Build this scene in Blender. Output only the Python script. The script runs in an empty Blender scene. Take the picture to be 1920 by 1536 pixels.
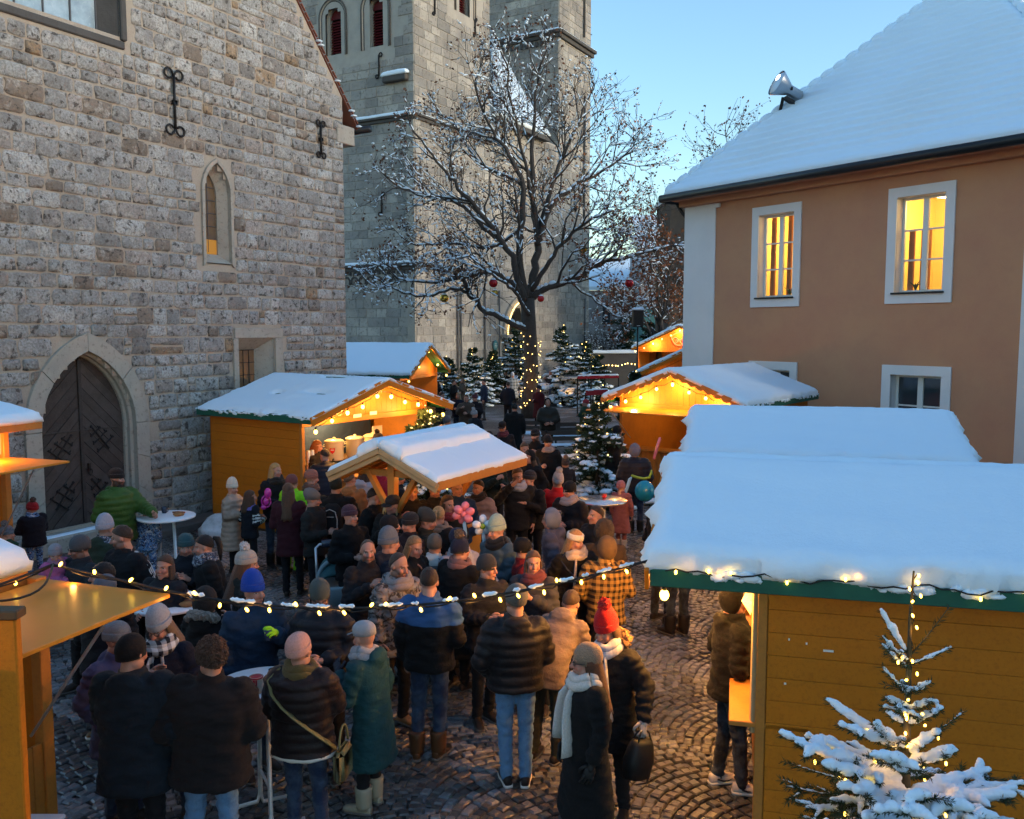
import bpy, math, random
import numpy as np
from mathutils import Vector, Matrix, noise as mnoise

R = math.radians
scene = bpy.context.scene
COL = scene.collection
random.seed(7)
rng = np.random.default_rng(7)

# ------------------------------------------------------------------ camera
F, PITCH, CH = 1640.0, R(5.2), 3.9
cd = bpy.data.cameras.new('camera')
cam = bpy.data.objects.new('camera', cd)
COL.objects.link(cam)
cam.location = (0, 0, CH)
cam.rotation_euler = (R(90) - PITCH, 0, 0)
cd.sensor_fit = 'HORIZONTAL'
cd.sensor_width = 36
cd.lens = 36 * F / 1920
cd.clip_start, cd.clip_end = 0.1, 3000
scene.camera = cam

# ------------------------------------------------------------------ sky, sun, exposure
SUN = Vector((0.866, -0.452, 0.208)).normalized()
SUN_EL = math.asin(SUN.z)
SUN_ROT = math.atan2(SUN.x, SUN.y)
world = bpy.data.worlds.new('World')
scene.world = world
world.use_nodes = True
wn = world.node_tree
for n in list(wn.nodes):
	wn.nodes.remove(n)
sky = wn.nodes.new('ShaderNodeTexSky')
sky.sky_type = 'NISHITA'
sky.sun_disc = False
sky.sun_elevation = SUN_EL
sky.sun_rotation = SUN_ROT
sky.altitude = 300
sky.air_density = 1.35
sky.dust_density = 0.5
sky.ozone_density = 3.3
tint = wn.nodes.new('ShaderNodeMix')
tint.data_type = 'RGBA'
tint.blend_type = 'MULTIPLY'
tint.inputs[0].default_value = 1.0
tint.inputs[7].default_value = (0.93, 0.98, 1.0, 1)
bg = wn.nodes.new('ShaderNodeBackground')
bg.inputs[1].default_value = 0.15
wo = wn.nodes.new('ShaderNodeOutputWorld')
wn.links.new(sky.outputs[0], tint.inputs[6])
wn.links.new(tint.outputs[2], bg.inputs[0])
wn.links.new(bg.outputs[0], wo.inputs[0])

sl = bpy.data.lights.new('sun', 'SUN')
sl.energy = 0.75
sl.angle = R(14)
sl.color = (1.0, 0.80, 0.60)
sun = bpy.data.objects.new('sun', sl)
COL.objects.link(sun)
sun.rotation_euler = SUN.to_track_quat('Z', 'Y').to_euler()

vs = scene.view_settings
scene.display_settings.display_device = 'sRGB'
vs.view_transform = 'Standard'
vs.look = 'None'
vs.gamma = 1.0
vs.exposure = 1.32
vs.use_curve_mapping = False
cy = scene.cycles
cy.use_denoising = True
cy.max_bounces = 4
cy.diffuse_bounces = 2
cy.glossy_bounces = 2
cy.use_adaptive_sampling = True
cy.adaptive_threshold = 0.04
cy.transmission_bounces = 4
cy.transparent_max_bounces = 8
cy.sample_clamp_indirect = 4.0
cy.sample_clamp_direct = 0.0
cy.caustics_reflective = False
cy.caustics_refractive = False
cy.use_light_tree = True

# ------------------------------------------------------------------ picture geometry -> place
cp_, sp_ = math.cos(PITCH), math.sin(PITCH)
HORIZON = 768 - F * math.tan(PITCH)
def ray(px, py):
	a, b = (px - 960) / F, -(py - 768) / F
	return Vector((a, cp_ + b * sp_, -sp_ + b * cp_))
def G(px, py, z=0.0):
	d = ray(px, py)
	t = (z - CH) / d.z
	return Vector((d.x * t, d.y * t, z))
def D(px, py, y):
	d = ray(px, py)
	t = y / d.y
	return Vector((d.x * t, y, CH + d.z * t))
def proj(p):
	x, y, z = p[0], p[1], p[2] - CH
	dy = y * cp_ - z * sp_
	if dy < 0.05:
		return None
	return 960 + F * x / dy, 768 - F * (y * sp_ + z * cp_) / dy, dy
class Plane:
	"""vertical plane: u along U, v up, w outward along N"""
	def __init__(s, O, U):
		s.O = Vector((O[0], O[1], 0)); s.U = Vector((U[0], U[1], 0)).normalized()
		s.V = Vector((0, 0, 1)); s.N = Vector((s.U.y, -s.U.x, 0))
	def uv(s, px, py):
		d = ray(px, py)
		o = Vector((0, 0, CH))
		t = (s.O - o).dot(s.N) / d.dot(s.N)
		p = o + d * t
		return (p - s.O).dot(s.U), p.z
	def pt(s, u, v, w=0.0):
		return s.O + s.U * u + s.V * v + s.N * w
	def mat(s, u=0, v=0, w=0):
		m = Matrix((s.U, s.V, s.N)).transposed().to_4x4()
		m.translation = s.pt(u, v, w)
		return m

# ------------------------------------------------------------------ materials
MATS = {}
def _nt(name):
	m = bpy.data.materials.new(name)
	m.use_nodes = True
	nt = m.node_tree
	b = nt.nodes['Principled BSDF']
	return m, nt, b
def _noise(nt, vec, scale, detail=4, rough=0.6, dist=0.0):
	n = nt.nodes.new('ShaderNodeTexNoise')
	n.inputs['Scale'].default_value = scale
	n.inputs['Detail'].default_value = detail
	n.inputs['Roughness'].default_value = rough
	n.inputs['Distortion'].default_value = dist
	if vec is not None:
		nt.links.new(vec, n.inputs['Vector'])
	return n.outputs[0]
def _ramp(nt, fac, a, b, ca=(0, 0, 0, 1), cb=(1, 1, 1, 1)):
	r = nt.nodes.new('ShaderNodeValToRGB')
	r.color_ramp.elements[0].position = a
	r.color_ramp.elements[1].position = b
	r.color_ramp.elements[0].color = ca
	r.color_ramp.elements[1].color = cb
	nt.links.new(fac, r.inputs[0])
	return r.outputs[0]
def _mix(nt, fac, a, b, mode='MIX'):
	m = nt.nodes.new('ShaderNodeMix')
	m.data_type = 'RGBA'
	m.blend_type = mode
	for sock, v in ((m.inputs[0], fac), (m.inputs[6], a), (m.inputs[7], b)):
		if hasattr(v, 'is_output'):
			nt.links.new(v, sock)
		elif sock == m.inputs[0]:
			sock.default_value = v
		else:
			sock.default_value = (*v[:3], 1)
	return m.outputs[2]
def _math(nt, op, a, b=None, c=None):
	m = nt.nodes.new('ShaderNodeMath')
	m.operation = op
	for i, v in enumerate((a, b, c)):
		if v is None:
			continue
		if hasattr(v, 'is_output'):
			nt.links.new(v, m.inputs[i])
		else:
			m.inputs[i].default_value = v
	return m.outputs[0]
def mat(name, col=(.5, .5, .5), rough=.7, metal=0.0, spec=.35, src=None, var=(), bump=None,
		emit=None, alpha=None, trans=0.0, coords='pos', sheen=0, sampling=None, subs=0):
	"""src: None constant colour, 'obj' object colour, 'attr' mesh attribute tint.
	   var: list of (scale, lo, hi, colour, amount) noise patches; bump: (scale, strength, detail)"""
	if name in MATS:
		return MATS[name]
	m, nt, b = _nt(name)
	L = nt.links
	if coords == 'pos':
		g = nt.nodes.new('ShaderNodeNewGeometry')
		vec = g.outputs['Position']
	else:
		t = nt.nodes.new('ShaderNodeTexCoord')
		vec = t.outputs['Object']
	if src == 'obj':
		o = nt.nodes.new('ShaderNodeObjectInfo')
		base = o.outputs['Color']
	elif src == 'attr':
		a = nt.nodes.new('ShaderNodeAttribute')
		a.attribute_name = 'tint'
		base = a.outputs['Color']
	else:
		base = tuple(col)
	for (sc, lo, hi, c2, amt) in var:
		n = _noise(nt, vec, sc, 5, 0.62)
		f = _math(nt, 'MULTIPLY', _ramp(nt, n, lo, hi), amt)
		base = _mix(nt, f, base, c2)
	if hasattr(base, 'is_output'):
		L.new(base, b.inputs['Base Color'])
	else:
		b.inputs['Base Color'].default_value = (*base[:3], 1)
	b.inputs['Roughness'].default_value = rough
	b.inputs['Metallic'].default_value = metal
	b.inputs['Specular IOR Level'].default_value = spec
	if sheen:
		b.inputs['Sheen Weight'].default_value = sheen
	if trans:
		b.inputs['Transmission Weight'].default_value = trans
	if alpha is not None:
		b.inputs['Alpha'].default_value = alpha
	if subs:
		b.inputs['Subsurface Weight'].default_value = subs
	if bump:
		bn = nt.nodes.new('ShaderNodeBump')
		bn.inputs['Strength'].default_value = bump[1]
		bn.inputs['Distance'].default_value = bump[3] if len(bump) > 3 else 0.02
		L.new(_noise(nt, vec, bump[0], bump[2], 0.65), bn.inputs['Height'])
		L.new(bn.outputs[0], b.inputs['Normal'])
	if emit:
		b.inputs['Emission Color'].default_value = (*emit[0], 1)
		b.inputs['Emission Strength'].default_value = emit[1]
		if sampling:
			m.cycles.emission_sampling = sampling
	MATS[name] = m
	return m

# ------------------------------------------------------------------ mesh helpers
def mk(name, V, faces, mats=(), midx=None, smooth=False, tint=None, attrs=None):
	"""faces: list of int arrays (k,n)"""
	V = np.asarray(V, dtype=np.float32).reshape(-1, 3)
	me = bpy.data.meshes.new(name)
	me.vertices.add(len(V))
	me.vertices.foreach_set('co', V.ravel())
	faces = [np.asarray(f, dtype=np.int32) for f in faces if len(f)]
	loops = np.concatenate([f.ravel() for f in faces])
	tot = np.concatenate([np.full(len(f), f.shape[1], dtype=np.int32) for f in faces])
	start = np.concatenate([[0], np.cumsum(tot)[:-1]]).astype(np.int32)
	me.loops.add(len(loops))
	me.loops.foreach_set('vertex_index', loops)
	me.polygons.add(len(tot))
	me.polygons.foreach_set('loop_start', start)
	try:
		me.polygons.foreach_set('loop_total', tot)
	except Exception:
		pass
	for m in mats:
		me.materials.append(MATS[m] if isinstance(m, str) else m)
	if midx is not None:
		me.polygons.foreach_set('material_index', np.asarray(midx, dtype=np.int32))
	me.polygons.foreach_set('use_smooth', np.full(len(tot), bool(smooth)))
	if tint is not None:
		a = me.attributes.new('tint', 'FLOAT_COLOR', 'POINT')
		t = np.ones((len(V), 4), np.float32)
		t[:, :3] = tint
		a.data.foreach_set('color', t.ravel())
	if attrs:
		for k, arr in attrs.items():
			a = me.attributes.new(k, 'FLOAT_VECTOR', 'POINT')
			a.data.foreach_set('vector', np.asarray(arr, np.float32).ravel())
	me.update(calc_edges=True)
	return me
class MB:
	def __init__(s):
		s.v, s.f, s.m, s.t, s.n = [], [], [], [], 0
	def add(s, V, faces, mat=0, tint=None):
		V = np.asarray(V, dtype=np.float64).reshape(-1, 3)
		if isinstance(faces, np.ndarray) or (len(faces) and isinstance(faces[0], (tuple, list)) and not isinstance(faces[0][0], (tuple, list, np.ndarray))):
			faces = [faces]
		for f in faces:
			if isinstance(f, list) and len(set(map(len, f))) > 1:
				by = {}
				for q in f:
					by.setdefault(len(q), []).append(q)
				for q in by.values():
					a = np.asarray(q, np.int64)
					s.f.append(a + s.n); s.m.append(np.full(len(a), mat))
			else:
				a = np.asarray(f, np.int64)
				if a.ndim == 1:
					a = a[None]
				s.f.append(a + s.n); s.m.append(np.full(len(a), mat))
		s.v.append(V)
		if tint is not None:
			t = np.asarray(tint, float)
			s.t.append(np.broadcast_to(t, (len(V), 3)) if t.ndim == 1 else t)
		s.n += len(V)
		return s
	def mesh(s, name, mats=(), smooth=False):
		return mk(name, np.concatenate(s.v), s.f, mats, np.concatenate(s.m), smooth,
				  np.concatenate(s.t) if s.t else None)
	def build(s, name, mats=(), parent=None, smooth=False, **kw):
		if isinstance(mats, str):
			mats = (mats,)
		return link(name, s.mesh(name, mats, smooth), parent, **kw)
def wm(o):
	m = o.matrix_basis.copy()
	return wm(o.parent) @ o.matrix_parent_inverse @ m if o.parent else m
def adopt(o, parent, local=False):
	"""local=False: the child keeps world coordinates although its parent stands elsewhere"""
	o.parent = parent
	if not local:
		o.matrix_parent_inverse = wm(parent).inverted()
def link(name, me, parent=None, M=None, color=None, label=None, cat=None, group=None, kind=None, local=False):
	o = bpy.data.objects.new(name, me)
	COL.objects.link(o)
	if parent is not None:
		adopt(o, parent, local)
	if M is not None:
		o.matrix_basis = M
	if color is not None:
		o.color = (*color[:3], 1)
	tag(o, label, cat, group, kind)
	return o
def tag(o, label=None, cat=None, group=None, kind=None):
	if label: o['label'] = label
	if cat: o['category'] = cat
	if group: o['group'] = group
	if kind: o['kind'] = kind
	return o
def empty(name, loc=(0, 0, 0), label=None, cat=None, group=None, kind=None, M=None):
	o = bpy.data.objects.new(name, None)
	COL.objects.link(o)
	if M is not None:
		o.matrix_basis = M
	else:
		o.location = loc
	o.empty_display_size = 0.2
	return tag(o, label, cat, group, kind)
def frame(O, X, Y, Z):
	m = Matrix((Vector(X), Vector(Y), Vector(Z))).transposed().to_4x4()
	m.translation = Vector(O)
	return m
def xf(M, V):
	V = np.asarray(V, float).reshape(-1, 3)
	A = np.array(M)
	return V @ A[:3, :3].T + A[:3, 3]
BOXF = np.array([[0, 3, 2, 1], [4, 5, 6, 7], [0, 1, 5, 4], [1, 2, 6, 5], [2, 3, 7, 6], [3, 0, 4, 7]])
def box(x0, x1, y0, y1, z0, z1):
	return np.array([[x0, y0, z0], [x1, y0, z0], [x1, y1, z0], [x0, y1, z0],
					 [x0, y0, z1], [x1, y0, z1], [x1, y1, z1], [x0, y1, z1]], float), BOXF
def cbox(x0, x1, y0, y1, z0, z1, c=0.006):
	"""box with chamfered edges"""
	c = min(c, (x1 - x0) / 3, (y1 - y0) / 3, (z1 - z0) / 3)
	V, idx = [], {}
	for i, (xa, sx) in enumerate(((x0, 1), (x1, -1))):
		for j, (ya, sy) in enumerate(((y0, 1), (y1, -1))):
			for k, (za, sz) in enumerate(((z0, 1), (z1, -1))):
				for ax in range(3):
					p = [xa + sx * c, ya + sy * c, za + sz * c]
					p[ax] = (xa, ya, za)[ax]
					idx[i, j, k, ax] = len(V)
					V.append(p)
	Fq, Ft = [], []
	g = lambda i, j, k, a: idx[i, j, k, a]
	for s in (0, 1):
		q = [[g(s, 0, 0, 0), g(s, 1, 0, 0), g(s, 1, 1, 0), g(s, 0, 1, 0)],
			 [g(0, s, 0, 1), g(0, s, 1, 1), g(1, s, 1, 1), g(1, s, 0, 1)],
			 [g(0, 0, s, 2), g(1, 0, s, 2), g(1, 1, s, 2), g(0, 1, s, 2)]]
		for f in q:
			Fq.append(f[::-1] if not s else f)
	for a in (0, 1):
		for b in (0, 1):
			e = [[g(0, a, b, 1), g(1, a, b, 1), g(1, a, b, 2), g(0, a, b, 2)],
				 [g(a, 0, b, 0), g(a, 1, b, 0), g(a, 1, b, 2), g(a, 0, b, 2)],
				 [g(a, b, 0, 0), g(a, b, 1, 0), g(a, b, 1, 1), g(a, b, 0, 1)]]
			for n, f in enumerate(e):
				flip = (a == b) if n != 1 else (a != b)
				Fq.append(f if flip else f[::-1])
			for k in (0, 1):
				t = [g(a, b, k, 0), g(a, b, k, 1), g(a, b, k, 2)]
				Ft.append(t if (a + b + k) % 2 else t[::-1])
	return np.array(V), [np.array(Fq), np.array(Ft)]
def beam(p, q, w, h, up=(0, 0, 1), c=0.006):
	"""chamfered square bar from p to q: width w sideways, height h along up"""
	p, q = Vector(p), Vector(q)
	X = (q - p); L = X.length; X.normalize()
	Z = Vector(up); Z = (Z - X * Z.dot(X)).normalized()
	Y = Z.cross(X)
	V, Fs = cbox(0, L, -w / 2, w / 2, -h / 2, h / 2, c)
	return xf(frame(p, X, Y, Z), V), Fs
def tube(pts, rad, n=8, caps=True, sx=1.0):
	pts = np.asarray([tuple(p) for p in pts], float)
	k = len(pts)
	rad = np.broadcast_to(np.asarray(rad, float), (k,)) if np.ndim(rad) < 1 or len(np.atleast_1d(rad)) == 1 else np.asarray(rad, float)
	T = np.gradient(pts, axis=0)
	T /= np.maximum(np.linalg.norm(T, axis=1, keepdims=True), 1e-9)
	ref = np.array([0, 0, 1.0]) if abs(T[0, 2]) < .9 else np.array([1.0, 0, 0])
	N = np.zeros_like(T)
	u = ref - T[0] * ref.dot(T[0]); u /= np.linalg.norm(u)
	for i in range(k):
		u = u - T[i] * u.dot(T[i]); u /= max(np.linalg.norm(u), 1e-9)
		N[i] = u
	B = np.cross(T, N)
	a = np.linspace(0, 2 * np.pi, n, endpoint=False)
	V = pts[:, None, :] + rad[:, None, None] * (np.cos(a)[None, :, None] * N[:, None, :] + sx * np.sin(a)[None, :, None] * B[:, None, :])
	V = V.reshape(-1, 3)
	i = np.arange(k - 1)[:, None] * n + np.arange(n)[None]
	j = np.arange(k - 1)[:, None] * n + (np.arange(n)[None] + 1) % n
	Fq = np.stack([i, j, j + n, i + n], -1).reshape(-1, 4)
	Fs = [Fq]
	if caps:
		Fs += [np.arange(n)[::-1][None], (np.arange(n) + (k - 1) * n)[None]]
	return V, Fs
def rings(R_):
	"""loft closed rings, list of (n,3); caps at both ends"""
	k, n = len(R_), len(R_[0])
	V = np.concatenate(R_)
	i = np.arange(k - 1)[:, None] * n + np.arange(n)[None]
	j = np.arange(k - 1)[:, None] * n + (np.arange(n)[None] + 1) % n
	return V, [np.stack([i, j, j + n, i + n], -1).reshape(-1, 4), np.arange(n)[::-1][None], (np.arange(n) + (k - 1) * n)[None]]
def ellring(c, rx, ry, n=20, p=2.0, z=None):
	a = np.linspace(0, 2 * np.pi, n, endpoint=False)
	ca, sa = np.cos(a), np.sin(a)
	e = 2.0 / p
	return np.stack([c[0] + rx * np.sign(ca) * np.abs(ca) ** e, c[1] + ry * np.sign(sa) * np.abs(sa) ** e, np.full(n, c[2])], -1)
def ellipsoid(c, r, nu=14, nv=8, M=None):
	rr = []
	for i in range(1, nv):
		t = math.pi * i / nv
		rr.append(ellring((0, 0, -math.cos(t)), math.sin(t), math.sin(t), nu))
	V, Fs = rings(rr)
	V = V * np.asarray(r)
	if M is not None:
		V = V @ np.array(M)[:3, :3].T
	return V + np.asarray(c, float), Fs
def capsule(a, b, ra, rb, n=12):
	a, b = np.asarray(a, float), np.asarray(b, float)
	d = b - a; L = max(np.linalg.norm(d), 1e-6); d = d / L
	P, Rr = [], []
	for t in (-1, -.8, -.4):
		P.append(a + d * t * ra); Rr.append(ra * math.sqrt(max(1 - t * t, .02)))
	P += [a, (a + b) / 2, b]; Rr += [ra, (ra + rb) / 2, rb]
	for t in (.4, .8, 1):
		P.append(b + d * t * rb); Rr.append(rb * math.sqrt(max(1 - t * t, .02)))
	return tube(P, np.array(Rr), n)
def extrude(poly, d0, d1):
	"""poly (n,2) in local xy -> prism between z=d0 and z=d1"""
	P = np.asarray(poly, float); n = len(P)
	V = np.concatenate([np.c_[P, np.full(n, d0)], np.c_[P, np.full(n, d1)]])
	q = np.array([[i, (i + 1) % n, n + (i + 1) % n, n + i] for i in range(n)])
	return V, [np.arange(n)[::-1][None], (np.arange(n) + n)[None], q]
def clip_half(poly, p, nrm):
	out = []
	n = len(poly)
	for i in range(n):
		a, b = np.asarray(poly[i]), np.asarray(poly[(i + 1) % n])
		da, db = np.dot(a - p, nrm), np.dot(b - p, nrm)
		if da >= 0: out.append(a)
		if da * db < 0: out.append(a + (b - a) * da / (da - db))
	return out
def in_poly(poly, u, v):
	c = False
	n = len(poly)
	for i in range(n):
		x1, y1 = poly[i]; x2, y2 = poly[(i + 1) % n]
		if (y1 > v) != (y2 > v) and u < (x2 - x1) * (v - y1) / (y2 - y1) + x1:
			c = not c
	return c
def nz(p, s=1.0):
	return mnoise.noise(Vector((p[0] * s, p[1] * s, p[2] * s)))
def vnoise(V, s=1.0, seed=0.0):
	"""cheap smooth vector noise for arrays"""
	x, y, z = V[:, 0] * s + seed, V[:, 1] * s + seed * 1.7, V[:, 2] * s - seed
	return (np.sin(x * 1.7 + 1.3 * np.sin(y * 1.1 + 2 * np.sin(z * .9))) + np.sin(y * 2.3 + 1.7 * np.sin(z * 1.3 + x * .6)) +
			np.sin(z * 2.9 + 1.1 * np.sin(x * 1.9 - y * .8))) / 3
def point_light(parent, loc, watts, color, radius=.06, name='lamp_light', local=False):
	l = bpy.data.lights.new(name, 'POINT')
	l.energy = watts; l.color = color; l.shadow_soft_size = radius
	o = bpy.data.objects.new(name, l)
	COL.objects.link(o)
	adopt(o, parent, local)
	o.location = loc
	o['kind'] = 'helper'
	return o
def snow_slab(O, U, V, t=.14, nu=40, nv=24, edge=.12, seed=0., rough=.02, droop=.05, lower=.0):
	"""snow blanket on the parallelogram O + u U + v V (v = up the slope), rounded edges"""
	O, U, V = np.array(O, float), np.array(U, float), np.array(V, float)
	N = np.cross(U, V); N /= np.linalg.norm(N)
	if N[2] < 0: N = -N
	Lu, Lv = np.linalg.norm(U), np.linalg.norm(V)
	a = lambda n: (1 - np.cos(np.pi * np.linspace(0, 1, n))) / 2 * .35 + np.linspace(0, 1, n) * .65
	u, v = np.meshgrid(a(nu), a(nv), indexing='ij')
	P = O + u[..., None] * U + v[..., None] * V
	dist = np.minimum(np.minimum(u, 1 - u) * Lu, np.minimum(v, 1 - v) * Lv)
	e = np.clip(dist / edge, 0, 1)
	prof = np.sqrt(1 - (1 - e) ** 2)
	Pf = P.reshape(-1, 3)
	ns = (vnoise(Pf, 1.3, seed) * .5 + vnoise(Pf, 4.1, seed + 3) * .25 + vnoise(Pf, 11, seed + 5) * .1).reshape(u.shape)
	h = t * (.25 + .75 * prof) + rough * ns * 3 * e + rough * .5 * e * np.sin(Pf @ np.array([7.0, 5.0, 9.0]) + 2 * vnoise(Pf, 1.1, seed)).reshape(u.shape) * np.clip(vnoise(Pf, .9, seed + 2).reshape(u.shape), 0, 1) + rough * .4 * vnoise(Pf, 19, seed).reshape(u.shape)
	lip = np.exp(-dist / .05) * (.7 * vnoise(Pf, 6, seed + 9) + .5 * vnoise(Pf, 23, seed + 4)).reshape(u.shape) * droop
	P = P + N * h[..., None]
	out = (P - (O + .5 * U + .5 * V)); out = out - N * (out @ N)[..., None]
	P = P + out / np.maximum(np.linalg.norm(out, axis=-1, keepdims=True), 1e-6) * lip[..., None]
	top = P.reshape(-1, 3)
	bot = (O + u[..., None] * U + v[..., None] * V - N * .03).reshape(-1, 3)
	n = nu * nv
	i = np.arange(nu - 1)[:, None] * nv + np.arange(nv - 1)[None]
	q = np.stack([i, i + nv, i + nv + 1, i + 1], -1).reshape(-1, 4)
	rim = [k * nv for k in range(nu)] + [(nu - 1) * nv + k for k in range(1, nv)] + [k * nv + nv - 1 for k in range(nu - 2, -1, -1)] + [k for k in range(nv - 2, 0, -1)]
	rim = np.array(rim); nx = np.roll(rim, -1)
	return np.concatenate([top, bot]), [q, q[:, ::-1] + n, np.stack([rim + n, nx + n, nx, rim], -1)]

W1 = (1.0, .42, .085)   # warm bulb colour

# ------------------------------------------------------------------ shared materials
mat('snow', (.74, .85, .93), .85, spec=.25, bump=(30, .55, 5, .012), subs=0)
mat('snow_dirty', (.62, .63, .64), .8, var=[(9, .4, .7, (.33, .32, .31), .6)], bump=(30, .4, 4, .02))
mat('stone_single', rough=.9, src='obj', spec=.2, bump=(11, 1.0, 8, .05),
	var=[(2.4, .48, .64, (.17, .155, .14), .50), (8.5, .565, .61, (.05, .043, .038), .85), (5, .55, .66, (.56, .52, .46), .6), (26, .45, .6, (.17, .15, .13), .55)])
mat('stone_mass', rough=.9, src='attr', spec=.2, bump=(11, 1.0, 8, .05),
	var=[(2.4, .48, .64, (.17, .155, .14), .50), (8.5, .565, .61, (.05, .043, .038), .85), (5, .55, .66, (.56, .52, .46), .6), (26, .45, .6, (.17, .15, .13), .55)])
mat('mortar', (.43, .37, .30), .95, spec=.15, var=[(3, .35, .7, (.35, .29, .23), .7), (40, .4, .7, (.50, .42, .33), .5)], bump=(45, .8, 5, .02))
mat('ashlar_pale', (.40, .36, .30), .85, spec=.2, var=[(2.5, .45, .7, (.30, .27, .23), .6), (14, .56, .66, (.16, .145, .12), .5)], bump=(30, .4, 6, .015))
mat('ashlar_single', rough=.9, src='obj', spec=.2, var=[(.35, .45, .65, (.17, .165, .16), .6), (1.6, .5, .7, (.20, .19, .175), .5), (6, .55, .66, (.12, .11, .10), .6)], bump=(6, .9, 7, .06))
mat('ashlar_mass', rough=.9, src='attr', spec=.2, var=[(.35, .45, .65, (.17, .165, .16), .6), (1.6, .5, .7, (.20, .19, .175), .5), (6, .55, .66, (.12, .11, .10), .6)], bump=(6, .9, 7, .06))
mat('tower_mortar', (.42, .39, .34), .95, spec=.1, var=[(1.2, .4, .7, (.30, .28, .25), .6)])
mat('iron', (.025, .024, .024), .55, .6, var=[(20, .5, .7, (.08, .05, .03), .5)])
mat('door_wood', rough=.7, src='obj', coords='obj', spec=.25, var=[(5, .4, .7, (.030, .022, .018), .6), (40, .5, .7, (.13, .11, .095), .35)], bump=(28, .5, 6, .01))
mat('dark_void', (.012, .012, .014), .9)
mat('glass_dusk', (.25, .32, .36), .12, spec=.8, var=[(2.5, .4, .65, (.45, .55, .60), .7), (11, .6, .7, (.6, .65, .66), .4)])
mat('glass_dark', (.03, .045, .06), .06, spec=.9)
mat('glass_amber', (.16, .10, .05), .25, spec=.6, var=[(4, .4, .7, (.10, .07, .06), .7)])
mat('glass_amber_lit', (.35, .17, .03), .3, emit=((1, .42, .06), .10), sampling='NONE')
mat('lead', (.10, .10, .105), .6, .4)
mat('red_paint', (.13, .014, .018), .6, spec=.3)
mat('roof_tile', (.24, .075, .04), .8, var=[(6, .4, .7, (.14, .06, .045), .7)])
mat('plaster_orange', (.55, .28, .155), .92, spec=.15, var=[(.7, .4, .7, (.49, .225, .14), .8), (60, .4, .7, (.60, .29, .185), .4), (2.6, .52, .75, (.47, .22, .14), .35)], bump=(120, .55, 3, .006))
mat('plaster_white', (.78, .74, .73), .92, spec=.15, var=[(1.1, .4, .75, (.68, .65, .65), .6)], bump=(110, .45, 3, .005))
mat('white_paint', (.74, .73, .70), .45, spec=.4)
mat('gutter', (.030, .032, .036), .4, .5)
mat('room_wall', (.80, .60, .22), .9)
mat('curtain', (.62, .24, .10), .9, bump=(15, .3, 2, .02))
mat('paper_white', (.8, .78, .7), .8)
mat('lamp_disc', (1, .9, .7), .5, emit=((1, .82, .42), 5.0), sampling='NONE')
mat('ground_cobble', (.075, .072, .070), .55)
mat('sett_single', rough=.30, src='obj', spec=.5, var=[(25, .5, .7, (.05, .048, .046), .6), (3, .55, .72, (.17, .16, .15), .35)], bump=(60, .5, 4, .008))
mat('sett_mass', rough=.30, src='attr', spec=.5, var=[(25, .5, .7, (.05, .048, .046), .6), (3, .55, .72, (.17, .16, .15), .35)], bump=(60, .5, 4, .008))
mat('plaster_grey', (.30, .30, .31), .9, var=[(1, .4, .7, (.22, .22, .24), .7)])
mat('teal_paint', (.05, .16, .17), .7)
mat('dark_stone', (.09, .085, .08), .9, var=[(2, .4, .7, (.06, .055, .05), .7)], bump=(8, .6, 6, .03))

# ------------------------------------------------------------------ ground
def ground_material():
	m = MATS['ground_cobble']
	nt = m.node_tree; b = nt.nodes['Principled BSDF']
	g = nt.nodes.new('ShaderNodeNewGeometry')
	v = nt.nodes.new('ShaderNodeTexVoronoi'); v.feature = 'DISTANCE_TO_EDGE'; v.inputs['Scale'].default_value = 8.5
	v2 = nt.nodes.new('ShaderNodeTexVoronoi'); v2.inputs['Scale'].default_value = 8.5
	for x in (v, v2): nt.links.new(g.outputs['Position'], x.inputs['Vector'])
	edge = _ramp(nt, v.outputs['Distance'], .02, .10)
	c = _mix(nt, .5, (.08, .078, .076), v2.outputs['Color'], 'MULTIPLY')
	c = _mix(nt, .75, c, (.10, .097, .094))
	c = _mix(nt, edge, (.035, .033, .032), c)
	sn = _ramp(nt, _noise(nt, g.outputs['Position'], .55, 6, .62), .50, .66)
	far = nt.nodes.new('ShaderNodeMapRange'); far.inputs[1].default_value = 16; far.inputs[2].default_value = 30
	sx = nt.nodes.new('ShaderNodeSeparateXYZ'); nt.links.new(g.outputs['Position'], sx.inputs[0]); nt.links.new(sx.outputs[1], far.inputs[0])
	c = _mix(nt, _math(nt, 'MULTIPLY', _math(nt, 'MULTIPLY', sn, far.outputs[0]), .55), c, (.45, .46, .48))
	nt.links.new(c, b.inputs['Base Color'])
	bm = nt.nodes.new('ShaderNodeBump'); bm.inputs['Strength'].default_value = .8; bm.inputs['Distance'].default_value = .02
	nt.links.new(edge, bm.inputs['Height']); nt.links.new(bm.outputs[0], b.inputs['Normal'])
ground_material()
SX0, SX1, SY0, SY1 = -7.0, 4.6, 4.6, 21.0
def ground():
	b = MB()
	X = [-900, SX0, SX1, 900]; Y = [-60, SY0, SY1, 1500]
	for i in range(3):
		for j in range(3):
			z = -.03 if i == 1 and j == 1 else 0.0
			b.add([[X[i], Y[j], z], [X[i + 1], Y[j], z], [X[i + 1], Y[j + 1], z], [X[i], Y[j + 1], z]], [[0, 1, 2, 3]])
	for (x0, y0, x1, y1) in ((SX0, SY0, SX1, SY0), (SX1, SY0, SX1, SY1), (SX1, SY1, SX0, SY1), (SX0, SY1, SX0, SY0)):
		b.add([[x0, y0, 0], [x1, y1, 0], [x1, y1, -.03], [x0, y0, -.03]], [[0, 1, 2, 3]])
	return b.build('ground', 'ground_cobble', kind='structure')
GROUND = ground()

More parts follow.
